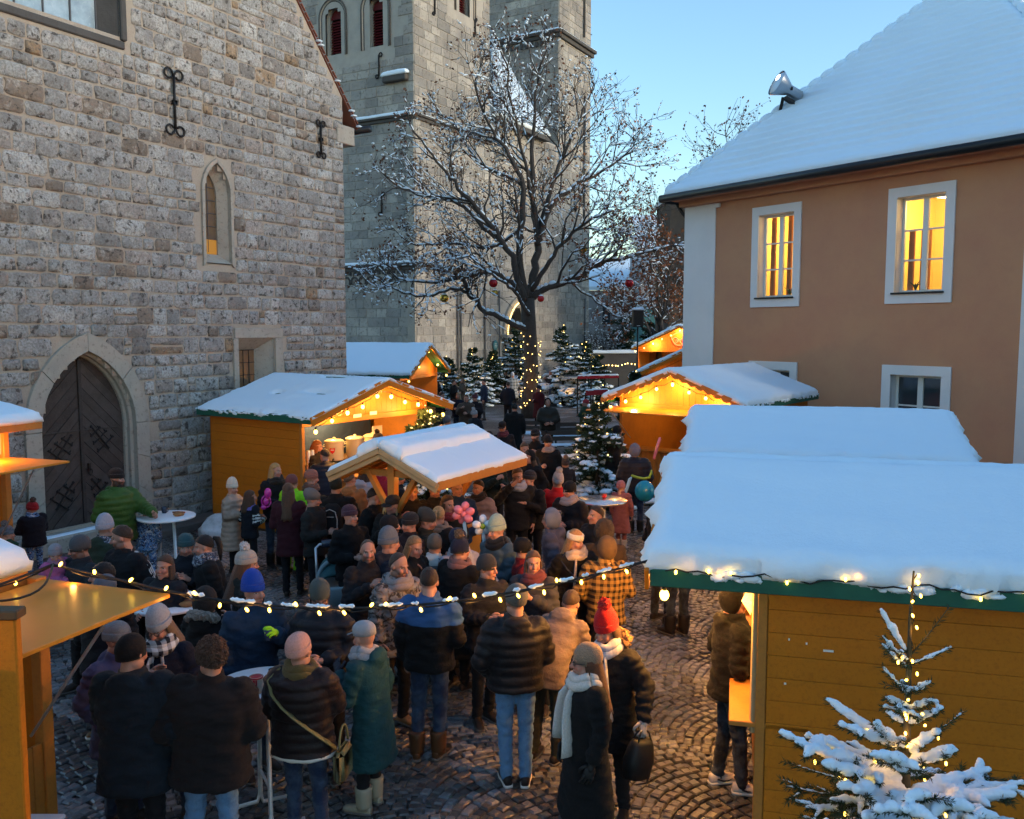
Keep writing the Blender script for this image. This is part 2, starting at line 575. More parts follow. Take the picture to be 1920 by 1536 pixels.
CHU = ray(1896, HORIZON); CHU = Vector((CHU.x, CHU.y, 0)).normalized()
CH_PL = Plane(G(350, 974), CHU)

def setts():
	phi = R(38); c, s = math.cos(phi), math.sin(phi)
	Wc, R0, step = 1.25, .90, .104
	tm = math.asin(Wc / 2 / R0)
	th = np.linspace(-tm, tm, 15)[:-1] + tm / 14
	out = []
	rg = np.random.default_rng(3)
	for col in range(-16, 22):
		for k in range(-40, 230):
			t = th + rg.normal(0, .012, len(th))
			p = col * Wc + R0 * np.sin(t) + rg.normal(0, .004, len(t))
			q = k * step + R0 * np.cos(t) + rg.normal(0, .005, len(t))
			x = -4 + p * c - q * s; y = 4 + p * s + q * c
			out.append(np.stack([x, y, phi - t, rg.uniform(.082, .097, len(t)), rg.uniform(.076, .092, len(t)), rg.uniform(-.008, .005, len(t))], -1))
	A = np.concatenate(out)
	ok = (A[:, 0] > SX0 + .05) & (A[:, 0] < SX1 - .05) & (A[:, 1] > SY0 + .05) & (A[:, 1] < SY1 - .05)
	A = A[ok]
	# not inside the church, not far outside the view
	d = (A[:, 0] - CH_PL.O.x) * CH_PL.N.x + (A[:, 1] - CH_PL.O.y) * CH_PL.N.y
	vx = A[:, 0] / A[:, 1] * F + 960
	A = A[(d > .05) & (vx > -200) & (vx < 1500 + 0 * vx)]
	grey = np.random.default_rng(5)
	tone = grey.uniform(.03, .10, len(A))
	warm = grey.uniform(-.01, .02, len(A))
	tint = np.stack([tone + warm * .6, tone + warm * .1, tone - warm * .3], -1)
	sn_ = vnoise(np.c_[A[:, 0], A[:, 1], 0 * A[:, 0]], 1.1, 2.0) + .6 * vnoise(np.c_[A[:, 0], A[:, 1], 0 * A[:, 0]], 3.7, 6.) + grey.normal(0, .25, len(A))
	kk = np.clip((sn_ - .35) * 1.1, 0, .55)[:, None]
	tint = tint * (1 - kk) + np.array([.30, .31, .33]) * kk
	# the 300 that show largest in the clear patch of paving become pieces of their own
	px = A[:, 0] / (A[:, 1] * cp_ + CH * sp_) * F + 960
	py = np.array([proj((a[0], a[1], 0))[1] for a in A])
	clear = ((px > 1175) & (px < 1412) & (py > 1090) & (py < 1530)) | ((px > 880) & (px < 1050) & (py > 1440) & (py < 1530))
	idx = np.where(clear)[0]
	idx = idx[np.argsort(A[idx, 1])][:300]
	single = np.zeros(len(A), bool); single[idx] = True
	def verts(A):
		ca, sa = np.cos(A[:, 2]), np.sin(A[:, 2])
		V = []
		for (fx, fy, zz, ins) in ((-.5, -.5, 0, .012), (.5, -.5, 0, .012), (.5, .5, 0, .012), (-.5, .5, 0, .012),
								  (-.5, -.5, -.012, 0), (.5, -.5, -.012, 0), (.5, .5, -.012, 0), (-.5, .5, -.012, 0),
								  (-.5, -.5, -.032, 0), (.5, -.5, -.032, 0), (.5, .5, -.032, 0), (-.5, .5, -.032, 0)):
			lx = fx * A[:, 3] - np.sign(fx) * ins + rgj(len(A)); ly = fy * A[:, 4] - np.sign(fy) * ins + rgj(len(A))
			V.append(np.stack([A[:, 0] + lx * ca - ly * sa, A[:, 1] + lx * sa + ly * ca, A[:, 5] + zz + (rgj(len(A)) if zz == 0 else 0)], -1))
		return np.stack(V, 1)
	rj = np.random.default_rng(8)
	rgj = lambda n: rj.normal(0, .0028, n)
	base = np.array([[0, 1, 2, 3], [4, 5, 1, 0], [5, 6, 2, 1], [6, 7, 3, 2], [7, 4, 0, 3], [8, 9, 5, 4], [9, 10, 6, 5], [10, 11, 7, 6], [11, 8, 4, 7]])
	m = ~single
	V = verts(A[m]).reshape(-1, 3)
	Fc = (base[None] + np.arange(m.sum())[:, None, None] * 12).reshape(-1, 4)
	link('paving_setts', mk('paving_setts', V, [Fc], ['sett_mass'], None, False, np.repeat(tint[m], 12, 0)), GROUND, kind='stuff')
	var = []
	for k in range(5):
		B = np.array([[0, 0, 0, .09, .084, 0.]])
		var.append(mk('sett', verts(B)[0], [base], ['sett_single']))
	for i in np.where(single)[0]:
		a = A[i]
		M = Matrix.Translation((a[0], a[1], a[5])) @ Matrix.Rotation(a[2], 4, 'Z') @ Matrix.Diagonal((a[3] / .09, a[4] / .084, 1, 1))
		link('sett', random.choice(var), GROUND, M, tint[i])
setts()

# ------------------------------------------------------------------ stone walls
def stone_variants(n, pillow, jag, mname, seed):
	rg = np.random.default_rng(seed)
	out = []
	for _ in range(n):
		gx, gy = 7, 5
		x, y = np.meshgrid(np.linspace(-.5, .5, gx), np.linspace(-.5, .5, gy), indexing='ij')
		ed = np.minimum(.5 - np.abs(x), .5 - np.abs(y))
		rim = ed < 1e-6
		corner = (np.abs(x) > .49) & (np.abs(y) > .49)
		jx = rg.normal(0, jag, x.shape); jy = rg.normal(0, jag, y.shape)
		x = x + jx; y = y + jy
		x[corner] *= 1 - rg.uniform(.0, .09, corner.sum()); y[corner] *= 1 - rg.uniform(.0, .14, corner.sum())
		z = np.where(rim, .45, 1.0 + rg.normal(0, pillow, x.shape))
		top = np.stack([x, y, z], -1).reshape(-1, 3)
		i = np.arange(gx - 1)[:, None] * gy + np.arange(gy - 1)[None]
		q = np.stack([i, i + gy, i + gy + 1, i + 1], -1).reshape(-1, 4)
		r = [k * gy for k in range(gx)] + [(gx - 1) * gy + k for k in range(1, gy)] + [k * gy + gy - 1 for k in range(gx - 2, -1, -1)] + [k for k in range(gy - 2, 0, -1)]
		r = np.array(r); back = top[r].copy(); back[:, 2] = -.3
		n0 = len(top); k = np.arange(len(r)); nx = (k + 1) % len(r)
		side = np.stack([n0 + k, n0 + nx, r[nx], r[k]], -1)
		out.append((np.concatenate([top, back]), [q, side]))
	return out
def flat_variants(n, jag, seed):
	rg = np.random.default_rng(seed)
	out = []
	for _ in range(n):
		V = np.array([[-.5, -.5, -.3], [.5, -.5, -.3], [.5, .5, -.3], [-.5, .5, -.3], [-.48, -.46, 1], [.48, -.46, 1], [.48, .46, 1], [-.48, .46, 1]], float)
		V[4:] += rg.normal(0, jag, (4, 3)) * [1, 1, 6]
		out.append((V, [BOXF[1:]]))
	return out
def lay_stones(pl, rects, variants, parent, mats, nsingle, name, palette, depth, seed, massname):
	"""rects (u0,u1,v0,v1); the nsingle largest in view become objects, the rest one mass"""
	rg = np.random.default_rng(seed)
	pal = np.array([p[:3] for p in palette]); wt = np.array([p[3] for p in palette]); wt = wt / wt.sum()
	meshes = [mk(name, V, Fs, [mats[0]], None, True if len(V) > 20 else False) for V, Fs in variants]
	items = []
	for (u0, u1, v0, v1) in rects:
		a = proj(pl.pt((u0 + u1) / 2, (v0 + v1) / 2))
		inside = a and -40 < a[0] < 1960 and -40 < a[1] < 1000
		size = (u1 - u0) * (v1 - v0) / (a[2] ** 2) if inside else -1
		items.append(((u0, u1, v0, v1), size))
	order = sorted(range(len(items)), key=lambda i: -items[i][1])
	chosen = set(i for i in order[:nsingle] if items[i][1] > 0)
	mass = MB()
	for i, ((u0, u1, v0, v1), sz) in enumerate(items):
		col = pal[rg.choice(len(pal), p=wt)] * rg.uniform(.82, 1.18)
		dpt = depth * rg.uniform(.6, 1.25)
		M = pl.mat((u0 + u1) / 2, (v0 + v1) / 2, 0) @ Matrix.Rotation(rg.normal(0, .008), 4, 'Z') @ Matrix.Diagonal(((u1 - u0) * random.choice((1, -1)), (v1 - v0) * 1, dpt, 1))
		k = rg.integers(len(variants))
		if M.determinant() < 0:
			M = M @ Matrix.Diagonal((-1, 1, 1, 1))
		if i in chosen:
			link(name, meshes[k], parent, M, col)
		else:
			mass.add(xf(M, variants[k][0]), variants[k][1], 0, col)
	if mass.n:
		mass.build(massname, mats[1], parent, smooth=len(variants[0][0]) > 20, kind='stuff')
def arch(uc, a, v0, vs, va, n=9):
	h = va - vs
	r = (a * a + h * h) / (2 * a)
	t1 = math.atan2(h, r - a) if r > a else math.pi / 2
	L = [(uc - a, v0)]
	for i in range(n):
		t = t1 * i / (n - 1)
		L.append((uc - a + r - r * math.cos(t), vs + r * math.sin(t)))
	Rr = [(2 * uc - u, v) for u, v in L[::-1]]
	return L + Rr[1:]
def reveal(pl, o1, w1, o2, w2, close=False):
	n = len(o1)
	V = [tuple(pl.pt(u, v, w1)) for u, v in o1] + [tuple(pl.pt(u, v, w2)) for u, v in o2]
	q = [[i, i + 1, n + i + 1, n + i] for i in range(n - 1)]
	if close: q.append([n - 1, 0, n, 2 * n - 1])
	return V, [np.array(q)]
def wall_sheet(pl, u0, u1, v0, v1, cell, skip, clips=(), w=0.0):
	b = MB()
	us = np.linspace(u0, u1, int((u1 - u0) / cell) + 2); vv = np.linspace(v0, v1, int((v1 - v0) / cell) + 2)
	quads, polys = [], []
	for i in range(len(us) - 1):
		for j in range(len(vv) - 1):
			uc, vc = (us[i] + us[i + 1]) / 2, (vv[j] + vv[j + 1]) / 2
			if any(in_poly(p, uc, vc) for p in skip):
				continue
			P = [np.array(x) for x in ((us[i], vv[j]), (us[i + 1], vv[j]), (us[i + 1], vv[j + 1]), (us[i], vv[j + 1]))]
			for (p, nn) in clips:
				if len(P) >= 3: P = clip_half(P, np.array(p), np.array(nn))
			if len(P) >= 3: polys.append(P)
	for P in polys:
		b.add([tuple(pl.pt(x[0], x[1], w)) for x in P], [list(range(len(P)))])
	return b

# ------------------------------------------------------------------ old church gable wall on the left
def spiral(cx, cy, r0, r1, a0, a1, n=14):
	return [(cx + (r0 + (r1 - r0) * i / (n - 1)) * math.cos(a0 + (a1 - a0) * i / (n - 1)), cy + (r0 + (r1 - r0) * i / (n - 1)) * math.sin(a0 + (a1 - a0) * i / (n - 1))) for i in range(n)]
def iron_anchor(pl, u, v, h, parent, double=True, w=.07, r=.028):
	b = MB()
	to3 = lambda L: [tuple(pl.pt(u + x, v + y, w)) for x, y in L]
	b.add(*tube(to3([(0, -h / 2), (0, 0), (0, h / 2)]), r, 6))
	q = h * .16
	for sy in (-1, 1):
		for sx in ((-1, 1) if double else (sy,)):
			L = [(0, sy * (h / 2 - .02)), (sx * q * .25, sy * (h / 2 + q * .35))] + [(sx * (q * .75 + q * .55 * math.cos(t)), sy * (h / 2 + q * .1 + q * .55 * math.sin(t))) for t in np.linspace(2.2, -2.6, 12)]
			b.add(*tube(to3(L), r * .8, 6))
	b.add(*xbox(pl, u - .05, u + .05, v - .04, v + .04, .02, w + .03))
	return b.build('iron_anchor', 'iron', parent, True)
def xbox(pl, u0, u1, v0, v1, w0, w1, c=.004):
	V, Fs = cbox(u0, u1, v0, v1, w0, w1, c)
	return np.array([tuple(pl.pt(*p)) for p in V]), Fs

def church():
	pl = CH_PL
	root = empty('church_building', pl.pt(0, 0), 'grey sandstone church gable with arched plank door and lancet window', 'church')
	root['kind'] = 'thing'
	uc_, ul_ = 5.1, -5.6
	(ud0, _), (ud1, _) = pl.uv(88, 985), pl.uv(253, 940)
	uc, a = (ud0 + ud1) / 2, (ud1 - ud0) / 2
	d_in = arch(uc, a + .05, .30, 2.12, 3.52)
	d_out = arch(uc, a + .34, .0, 2.12, 3.86)
	d_mid = arch(uc, a + .01, .30, 2.12, 3.47)
	d_leaf = arch(uc, a - .02, .30, 2.12, 3.43)
	lc, la = 1.04, .345
	l_in = arch(lc, la, 5.30, 6.78, 7.38); l_out = arch(lc, la + .07, 5.22, 6.78, 7.47)
	l_gl = arch(lc - .03, la - .12, 5.50, 6.72, 7.2)
	s_in = [(1.50, 1.75), (1.50, 3.72), (2.60, 3.72), (2.60, 1.75)]
	s_out = [(1.46, 1.6), (1.46, 3.90), (2.80, 3.90), (2.80, 1.6)]
	s_gl = [(1.62, 1.85), (1.62, 3.45), (2.30, 3.45), (2.30, 1.85)]
	w_in = [(-4.6, 9.26), (-4.6, 12.9), (-1.12, 12.9), (-1.12, 9.26)]
	w_gl = [(-4.45, 9.42), (-4.45, 12.8), (-1.36, 12.8), (-1.36, 9.42)]
	slope = (11.46 - 8.99) / (3.55 - 5.62)
	vdir = Vector((1, slope)).normalized()
	nrm = np.array([vdir.y, -vdir.x]); nrm = nrm if nrm[1] < 0 else -nrm
	clip = ((5.55, 9.07), nrm)
	wall = wall_sheet(pl, ul_, uc_, -.1, 15.0, .15, [d_in, l_in, s_in, w_in], [clip]).build('gable_wall', 'mortar', root)
	# side wall and backing so the church is a body
	b = MB()
	P = [pl.pt(uc_, 0, 0), pl.pt(uc_, 0, -14), pl.pt(uc_, 9.2, -14), pl.pt(uc_, 9.2, 0)]
	b.add([tuple(p) for p in P], [[0, 1, 2, 3]])
	b.add([tuple(pl.pt(u, v, -.75)) for u, v in ((ul_, 0), (uc_, 0), (uc_, 9), (ul_, 15))], [[0, 1, 2, 3]])
	b.build('side_wall', 'mortar', root)
	# courses
	rg = random.Random(11)
	rects, v = [], 0.02
	grow = lambda poly, k: poly
	no = [arch(uc, a + .30, -.5, 2.12, 3.82), arch(lc, la + .06, 5.1, 6.78, 7.42), s_out, [(-4.8, 9.1), (-4.8, 13), (-.95, 13), (-.95, 9.1)]]
	while v < 13.2:
		h = rg.uniform(.20, .37)
		u = ul_ - rg.uniform(0, .4)
		while u < uc_ - .03:
			w = h * rg.uniform(.9, 2.3)
			if uc_ - (u + w) < .22: w = uc_ - u
			u1 = min(u + w, uc_)
			parts = [(u, u1, v, v + h)]
			if h > .33 and rg.random() < .22:
				k = v + h * rg.uniform(.4, .6); parts = [(u, u1, v, k), (u, u1, k, v + h)]
			elif h > .3 and rg.random() < .10 and w > .45:
				k = u + w * rg.uniform(.6, .75); kv = v + h * .5
				parts = [(u, k, v, v + h), (k, u1, v, kv), (k, u1, kv, v + h)]
			for (a0, a1, b0, b1) in parts:
				j = rg.uniform(.009, .024)
				dv = rg.uniform(-.012, .012)
				r = (a0 + j, a1 - j, b0 + j * .9 + dv, b1 - j * .9 + dv)
				c = np.array(((r[0] + r[1]) / 2, (r[2] + r[3]) / 2))
				if any(in_poly(p, c[0], c[1]) for p in no): continue
				if any(in_poly(p, x, y) for p in no for x in r[:2] for y in r[2:]):
					# squeeze the stone beside the opening
					for cut in (.65, .4):
						for q in ((r[0], r[0] + (r[1] - r[0]) * cut, r[2], r[3]), (r[1] - (r[1] - r[0]) * cut, r[1], r[2], r[3])):
							if not any(in_poly(p, x, y) for p in no for x in q[:2] for y in q[2:]):
								r = q; break
						else: continue
						break
				while np.dot(np.array((r[1], r[3])) - clip[0], nrm) < .04 and r[1] - r[0] > .1: r = (r[0], r[1] - .03, r[2], r[3])
				if np.dot(np.array((r[1], r[3])) - clip[0], nrm) < .04: continue
				rects.append(r)
			u = u1
		v += h
	pal = [(.39, .38, .36, 4.5), (.44, .43, .405, 4.5), (.35, .34, .32, 3.5), (.30, .275, .25, 1.0), (.25, .195, .15, .5), (.34, .235, .14, .25), (.38, .335, .30, .8), (.48, .47, .44, 2)]
	lay_stones(pl, rects, stone_variants(12, .28, .022, 'stone_single', 5), wall, ('stone_single', 'stone_mass'), 300, 'stone', pal, .040, 21, 'stones')
	# quoin kneeler at the eaves
	b = MB(); b.add(*xbox(pl, 4.85, 5.50, 8.5, 8.95, -.3, .06, .02)); b.build('kneeler_stone', 'ashlar_pale', root)
	# verge, roof
	b = MB()
	ru = [5.75, -.3]; rv = [9.07 + slope * .2, 9.07 - slope * 5.85]
	for dz, w0, w1, mi in ((.02, .035, -14, 0),):
		P = [pl.pt(ru[0], rv[0] + dz, w0), pl.pt(ru[1], rv[1] + dz, w0), pl.pt(ru[1], rv[1] + dz, w1), pl.pt(ru[0], rv[0] + dz, w1)]
		Q = [p + Vector((0, 0, .03)) for p in P]
		b.add([tuple(p) for p in P + Q], BOXF)
	roof = b.build('roof', 'roof_tile', root)
	bt = MB()
	for k in range(46):
		t0, t1 = k / 46, (k + .93) / 46
		p0 = pl.pt(ru[0] + (ru[1] - ru[0]) * t0, rv[0] + (rv[1] - rv[0]) * t0 + .07, .06); p1 = pl.pt(ru[0] + (ru[1] - ru[0]) * t1, rv[0] + (rv[1] - rv[0]) * t1 + .07, .06)
		bt.add(*beam(p0 + Vector((0, 0, .015)), p1, .05, .03))
	bt.build('verge_tiles', 'roof_tile', roof, kind='stuff')
	sl = MB()
	for k in range(12):
		t = random.random(); p = pl.pt(ru[0] + (ru[1] - ru[0]) * t, rv[0] + (rv[1] - rv[0]) * t + .1, .05)
		sl.add(*ellipsoid(p, (.09, .09, .03), 8, 5))
	sl.build('snow', 'snow', roof, True, kind='stuff')
	b = MB(); b.add(*tube([pl.pt(5.75, 8.95, .35), pl.pt(5.75, 8.95, -3)], .09, 8)); b.build('gutter', 'gutter', root, True)
	# door surround stones, mouldings, leaves
	def surround(o_in, o_out, per, parent, w=.075, mname='ashlar_pale', lo=0.0):
		n = len(o_in)
		# refine the straight jambs
		def dens(o):
			P = [o[0]]
			for k in (1, 2): P.append((o[0][0] + (o[1][0] - o[0][0]) * k / 3, o[0][1] + (o[1][1] - o[0][1]) * k / 3))
			P += list(o[1:-1])
			for k in (1, 2): P.append((o[-2][0] + (o[-1][0] - o[-2][0]) * k / 3, o[-2][1] + (o[-1][1] - o[-2][1]) * k / 3))
			return P + [o[-1]]
		A, B = dens(o_in), dens(o_out)
		n = len(A); mid = (n - 1) // 2
		cuts = [0, 1, 2, 3] + list(range(3 + per, mid - per // 2, per)) + [mid]
		cuts = sorted(set(cuts + [n - 1 - c for c in cuts]))
		for c0, c1 in zip(cuts, cuts[1:]):
			pin = [np.array(A[i]) for i in range(c0, c1 + 1)]; pout = [np.array(B[i]) for i in range(c0, c1 + 1)]
			poly = pin + pout[::-1]
			cen = sum(poly) / len(poly)
			poly = [cen + (p - cen) * .985 for p in poly]
			V, Fs = extrude([tuple(p) for p in poly], lo, w + random.uniform(-.006, .006))
			m = MB(); m.add(np.array([tuple(pl.pt(*p)) for p in V]), Fs); m.build('surround_stone', mname, parent)
	door = empty('door', label='arched double door of dark diagonal planks')
	adopt(door, root)
	surround(d_in, d_out, 4, door)
	b = MB()
	b.add(*reveal(pl, d_in, .07, d_in, -.04)); b.add(*reveal(pl, d_in, -.04, d_mid, -.08)); b.add(*reveal(pl, d_mid, -.08, d_mid, -.16)); b.add(*reveal(pl, d_mid, -.16, d_leaf, -.20)); b.add(*reveal(pl, d_leaf, -.20, d_leaf, -.30))
	b.build('door_jamb', 'ashlar_pale', door, True)
	b = MB(); b.add([tuple(pl.pt(u, v, -.30)) for u, v in d_leaf], [list(range(len(d_leaf)))]); b.build('door_back', 'dark_void', door)
	shapes = []
	for side in (-1, 1):
		half = clip_half([np.array(p) for p in d_leaf], np.array((uc + side * .012, 0)), np.array((float(side), 0.0)))
		dirv = np.array((side * .72, -.69)) if True else None
		dirv = np.array((side * -.70, -.714)) if side < 0 else np.array((side * .70, -.714))
		dirv = np.array((-.70, -.714)) if side < 0 else np.array((.70, -.714))
		n_ = np.array((-dirv[1], dirv[0]))
		o = np.array((uc, 0.3))
		ts = [float(np.dot(p - o, n_)) for p in half]
		t = min(ts)
		while t < max(ts):
			wd = random.uniform(.15, .21)
			st = clip_half(clip_half(half, o + n_ * (t + .004), n_), o + n_ * (t + wd - .004), -n_)
			t += wd
			if len(st) < 3: continue
			V, Fs = extrude([tuple(p) for p in st], -.285, -.26 + random.uniform(0, .012))
			k = random.uniform(.8, 1.2)
			MB().add(np.array([tuple(pl.pt(*p)) for p in V]), Fs).build('plank', 'door_wood', door, color=(.070 * k, .056 * k, .050 * k))
	MB().add(*xbox(pl, uc - .035, uc + .035, .32, 3.36, -.27, -.215)).build('middle_post', 'door_wood', door, color=(.05, .04, .036))
	MB().add(*xbox(pl, uc - a + .14, uc + a - .14, 2.03, 2.06, -.26, -.235)).build('rail', 'door_wood', door, color=(.06, .05, .045))
	def ornament(u, v, s, flip):
		b = MB()
		d = np.array((flip * .62, .78)); q = np.array((-d[1], d[0])); c = np.array((u, v))
		bars = [(c - d * .42 * s, c + d * .48 * s, .035)]
		for t, L in ((-.22, .30), (.06, .25), (.30, .16)):
			bars.append((c + d * t * s - q * L * s, c + d * t * s + q * L * s, .03))
			for sg in (-1, 1):
				e = c + d * t * s + q * L * s * sg
				bars.append((e, e + d * .10 * s, .022)); bars.append((e, e + q * .06 * s * sg, .045))
		bars.append((c + d * .48 * s, c + d * .56 * s, .05))
		for p0, p1, w in bars:
			b.add(*beam(pl.pt(p0[0], p0[1], -.237), pl.pt(p1[0], p1[1], -.237), .02, w * s * 1.6, up=tuple(np.cross(np.array(pl.pt(p1[0], p1[1]) - pl.pt(p0[0], p0[1])), np.array(pl.N)))))
		b.build('hinge_ornament', 'iron', door)
	for (u, v, f) in ((uc - a * .45, 1.72, 1), (uc - a * .45, .85, 1), (uc + a * .45, 1.85, -1), (uc + a * .42, .85, -1)):
		ornament(u, v, .62, f)
	b = MB(); b.add(*xbox(pl, uc + .10, uc + .15, 1.28, 1.42, -.25, -.21)); b.add(*tube([tuple(pl.pt(uc + .125 + .04 * math.cos(t), 1.26 + .06 * math.sin(t), -.20)) for t in np.linspace(0, 6.28, 12)], .010, 5)); b.build('door_handle', 'iron', door)
	b = MB(); b.add(*xbox(pl, uc - a - .5, uc + a + .55, -.02, .30, -.5, .42, .03)); b.build('threshold_step', 'ashlar_pale', door)
	b = MB(); b.add(*xbox(pl, uc - a + .9, uc + a + 1.6, -.02, .17, .42, 1.0, .03)); b.build('lower_step', 'dark_stone', door)
	V, Fs = snow_slab(pl.pt(uc - a - .3, .30, .36), pl.U * 1.7, pl.N * -.16, .03, 16, 6, .05, 3., .01)
	b = MB(); b.add(V, Fs); b.build('snow', 'snow', door, True)
	# lancet window
	win = empty('lancet_window'); adopt(win, root)
	surround(l_in, l_out, 4, win, .055)
	b = MB(); b.add(*reveal(pl, l_in, .05, l_in, -.05)); b.add(*reveal(pl, l_in, -.05, l_gl, -.22)); b.add(*reveal(pl, l_gl, -.22, l_gl, -.27))
	b.add([tuple(pl.pt(*p)) for p in ((l_in[0][0], 5.30, .05), (l_in[-1][0], 5.30, .05), (l_gl[-1][0], 5.50, -.22), (l_gl[0][0], 5.50, -.22))], [[0, 1, 2, 3]])
	b.build('jamb', 'ashlar_pale', win)
	b = MB(); b.add([tuple(pl.pt(u, v, -.262)) for u, v in l_gl], [list(range(len(l_gl)))]); b.build('pane', 'glass_amber', win)
	b = MB(); x0, x1 = l_gl[0][0], l_gl[-1][0]
	b.add([tuple(pl.pt(u, v, -.258)) for u, v in ((x0, 5.50), (x1, 5.50), (x1, 5.82), (x0, 5.82))], [[0, 1, 2, 3]]); b.build('lower_pane', 'glass_amber_lit', win)
	b = MB()
	for v in np.arange(5.82, 7.0, .27): b.add(*beam(pl.pt(x0, v, -.25), pl.pt(x1, v, -.25), .012, .016))
	b.add(*beam(pl.pt((x0 + x1) / 2, 5.55, -.248), pl.pt((x0 + x1) / 2, 7.1, -.248), .01, .012, up=tuple(pl.U)))
	b.build('lead_bars', 'lead', win)
	# square window
	win = empty('square_window'); adopt(win, root)
	b = MB(); b.add(*xbox(pl, 1.40, 2.84, 3.72, 3.94, -.2, .055, .01)); b.build('lintel', 'ashlar_pale', win)
	b = MB(); b.add(*xbox(pl, 2.60, 2.84, 1.6, 3.715, -.2, .052, .01)); b.add(*xbox(pl, 1.36, 1.50, 1.6, 3.715, -.2, .05, .01)); b.build('side_stone', 'ashlar_pale', win)
	b = MB(); b.add(*reveal(pl, s_in, -.0, s_gl, -.34, True)); b.build('jamb', 'ashlar_pale', win)
	b = MB(); b.add([tuple(pl.pt(u, v, -.34)) for u, v in s_gl], [[0, 1, 2, 3]]); b.build('pane', 'glass_amber', win)
	b = MB()
	for v in np.arange(2.05, 3.45, .28): b.add(*beam(pl.pt(1.62, v, -.33), pl.pt(2.30, v, -.33), .012, .018))
	for u in (1.79, 1.96, 2.13): b.add(*beam(pl.pt(u, 1.85, -.325), pl.pt(u, 3.45, -.325), .012, .016, up=tuple(pl.U)))
	b.build('grille', 'iron', win)
	# tall window top left
	win = empty('tall_window'); adopt(win, root)
	b = MB(); b.add(*reveal(pl, w_in, .0, w_gl, -.36, True)); b.build('jamb', 'dark_stone', win)
	b = MB(); b.add(*xbox(pl, -1.14, -1.02, 9.26, 12.9, -.02, .075, .02)); b.build('frame_moulding', 'dark_stone', win)
	b = MB(); b.add(*xbox(pl, -4.6, -1.06, 9.10, 9.24, -.3, .05, .02)); b.build('sill', 'dark_stone', win)
	xs = np.linspace(-4.45, -1.36, 7)
	for i in range(6):
		for k in range(3):
			b = MB(); b.add(*xbox(pl, xs[i] + .015, xs[i + 1] - .015, 9.43 + k * 1.12, 9.43 + k * 1.12 + 1.09, -.385, -.37, .002)); b.build('pane', 'glass_dusk', win)
	b = MB()
	for x in xs: b.add(*beam(pl.pt(x, 9.42, -.36), pl.pt(x, 12.8, -.36), .03, .03, up=tuple(pl.U)))
	for k in range(4): b.add(*beam(pl.pt(-4.45, 9.42 + k * 1.12, -.357), pl.pt(-1.36, 9.42 + k * 1.12, -.357), .03, .03))
	b.build('lead_bars', 'lead', win)
	u, v = pl.uv(323, 193); iron_anchor(pl, u, v, 1.05, root)
	u, v = pl.uv(598, 262); iron_anchor(pl, u, v, .72, root)
	return root
church()

# ------------------------------------------------------------------ twin tower church behind the tree
TC = D(781, 600, 50.4)
T_R = Plane(TC, CHU)
T_L = Plane(Vector((TC.x, TC.y, 0)) - 9 * T_R.N, T_R.N)          # left face, corner at u = 9
T2 = T_R.pt(18.0, 0)
T2_L = Plane(T2 - 9 * T_R.N, T_R.N)
def ashlar(pl, u0, u1, v0, v1, seed, no=(), h=.52):
	rg = random.Random(seed)
	out, v = [], v0
	while v < v1:
		hh = h * rg.uniform(.8, 1.15)
		u = u0 - rg.uniform(0, .5)
		while u < u1:
			w = rg.uniform(.6, 1.35)
			if u1 - (u + w) < .35: w = u1 - u
			a, b = max(u, u0) + .010, min(u + w, u1) - .010
			if b - a > .12:
				c = ((a + b) / 2, v + hh / 2)
				if not any(in_poly(p, x, y) for p in no for x in (a, b, c[0]) for y in (v, v + hh)):
					out.append((a, b, v + .010, v + hh - .010))
			u += w
		v += hh
	return out
mat('pipe_grey', (.10, .10, .10), .6)
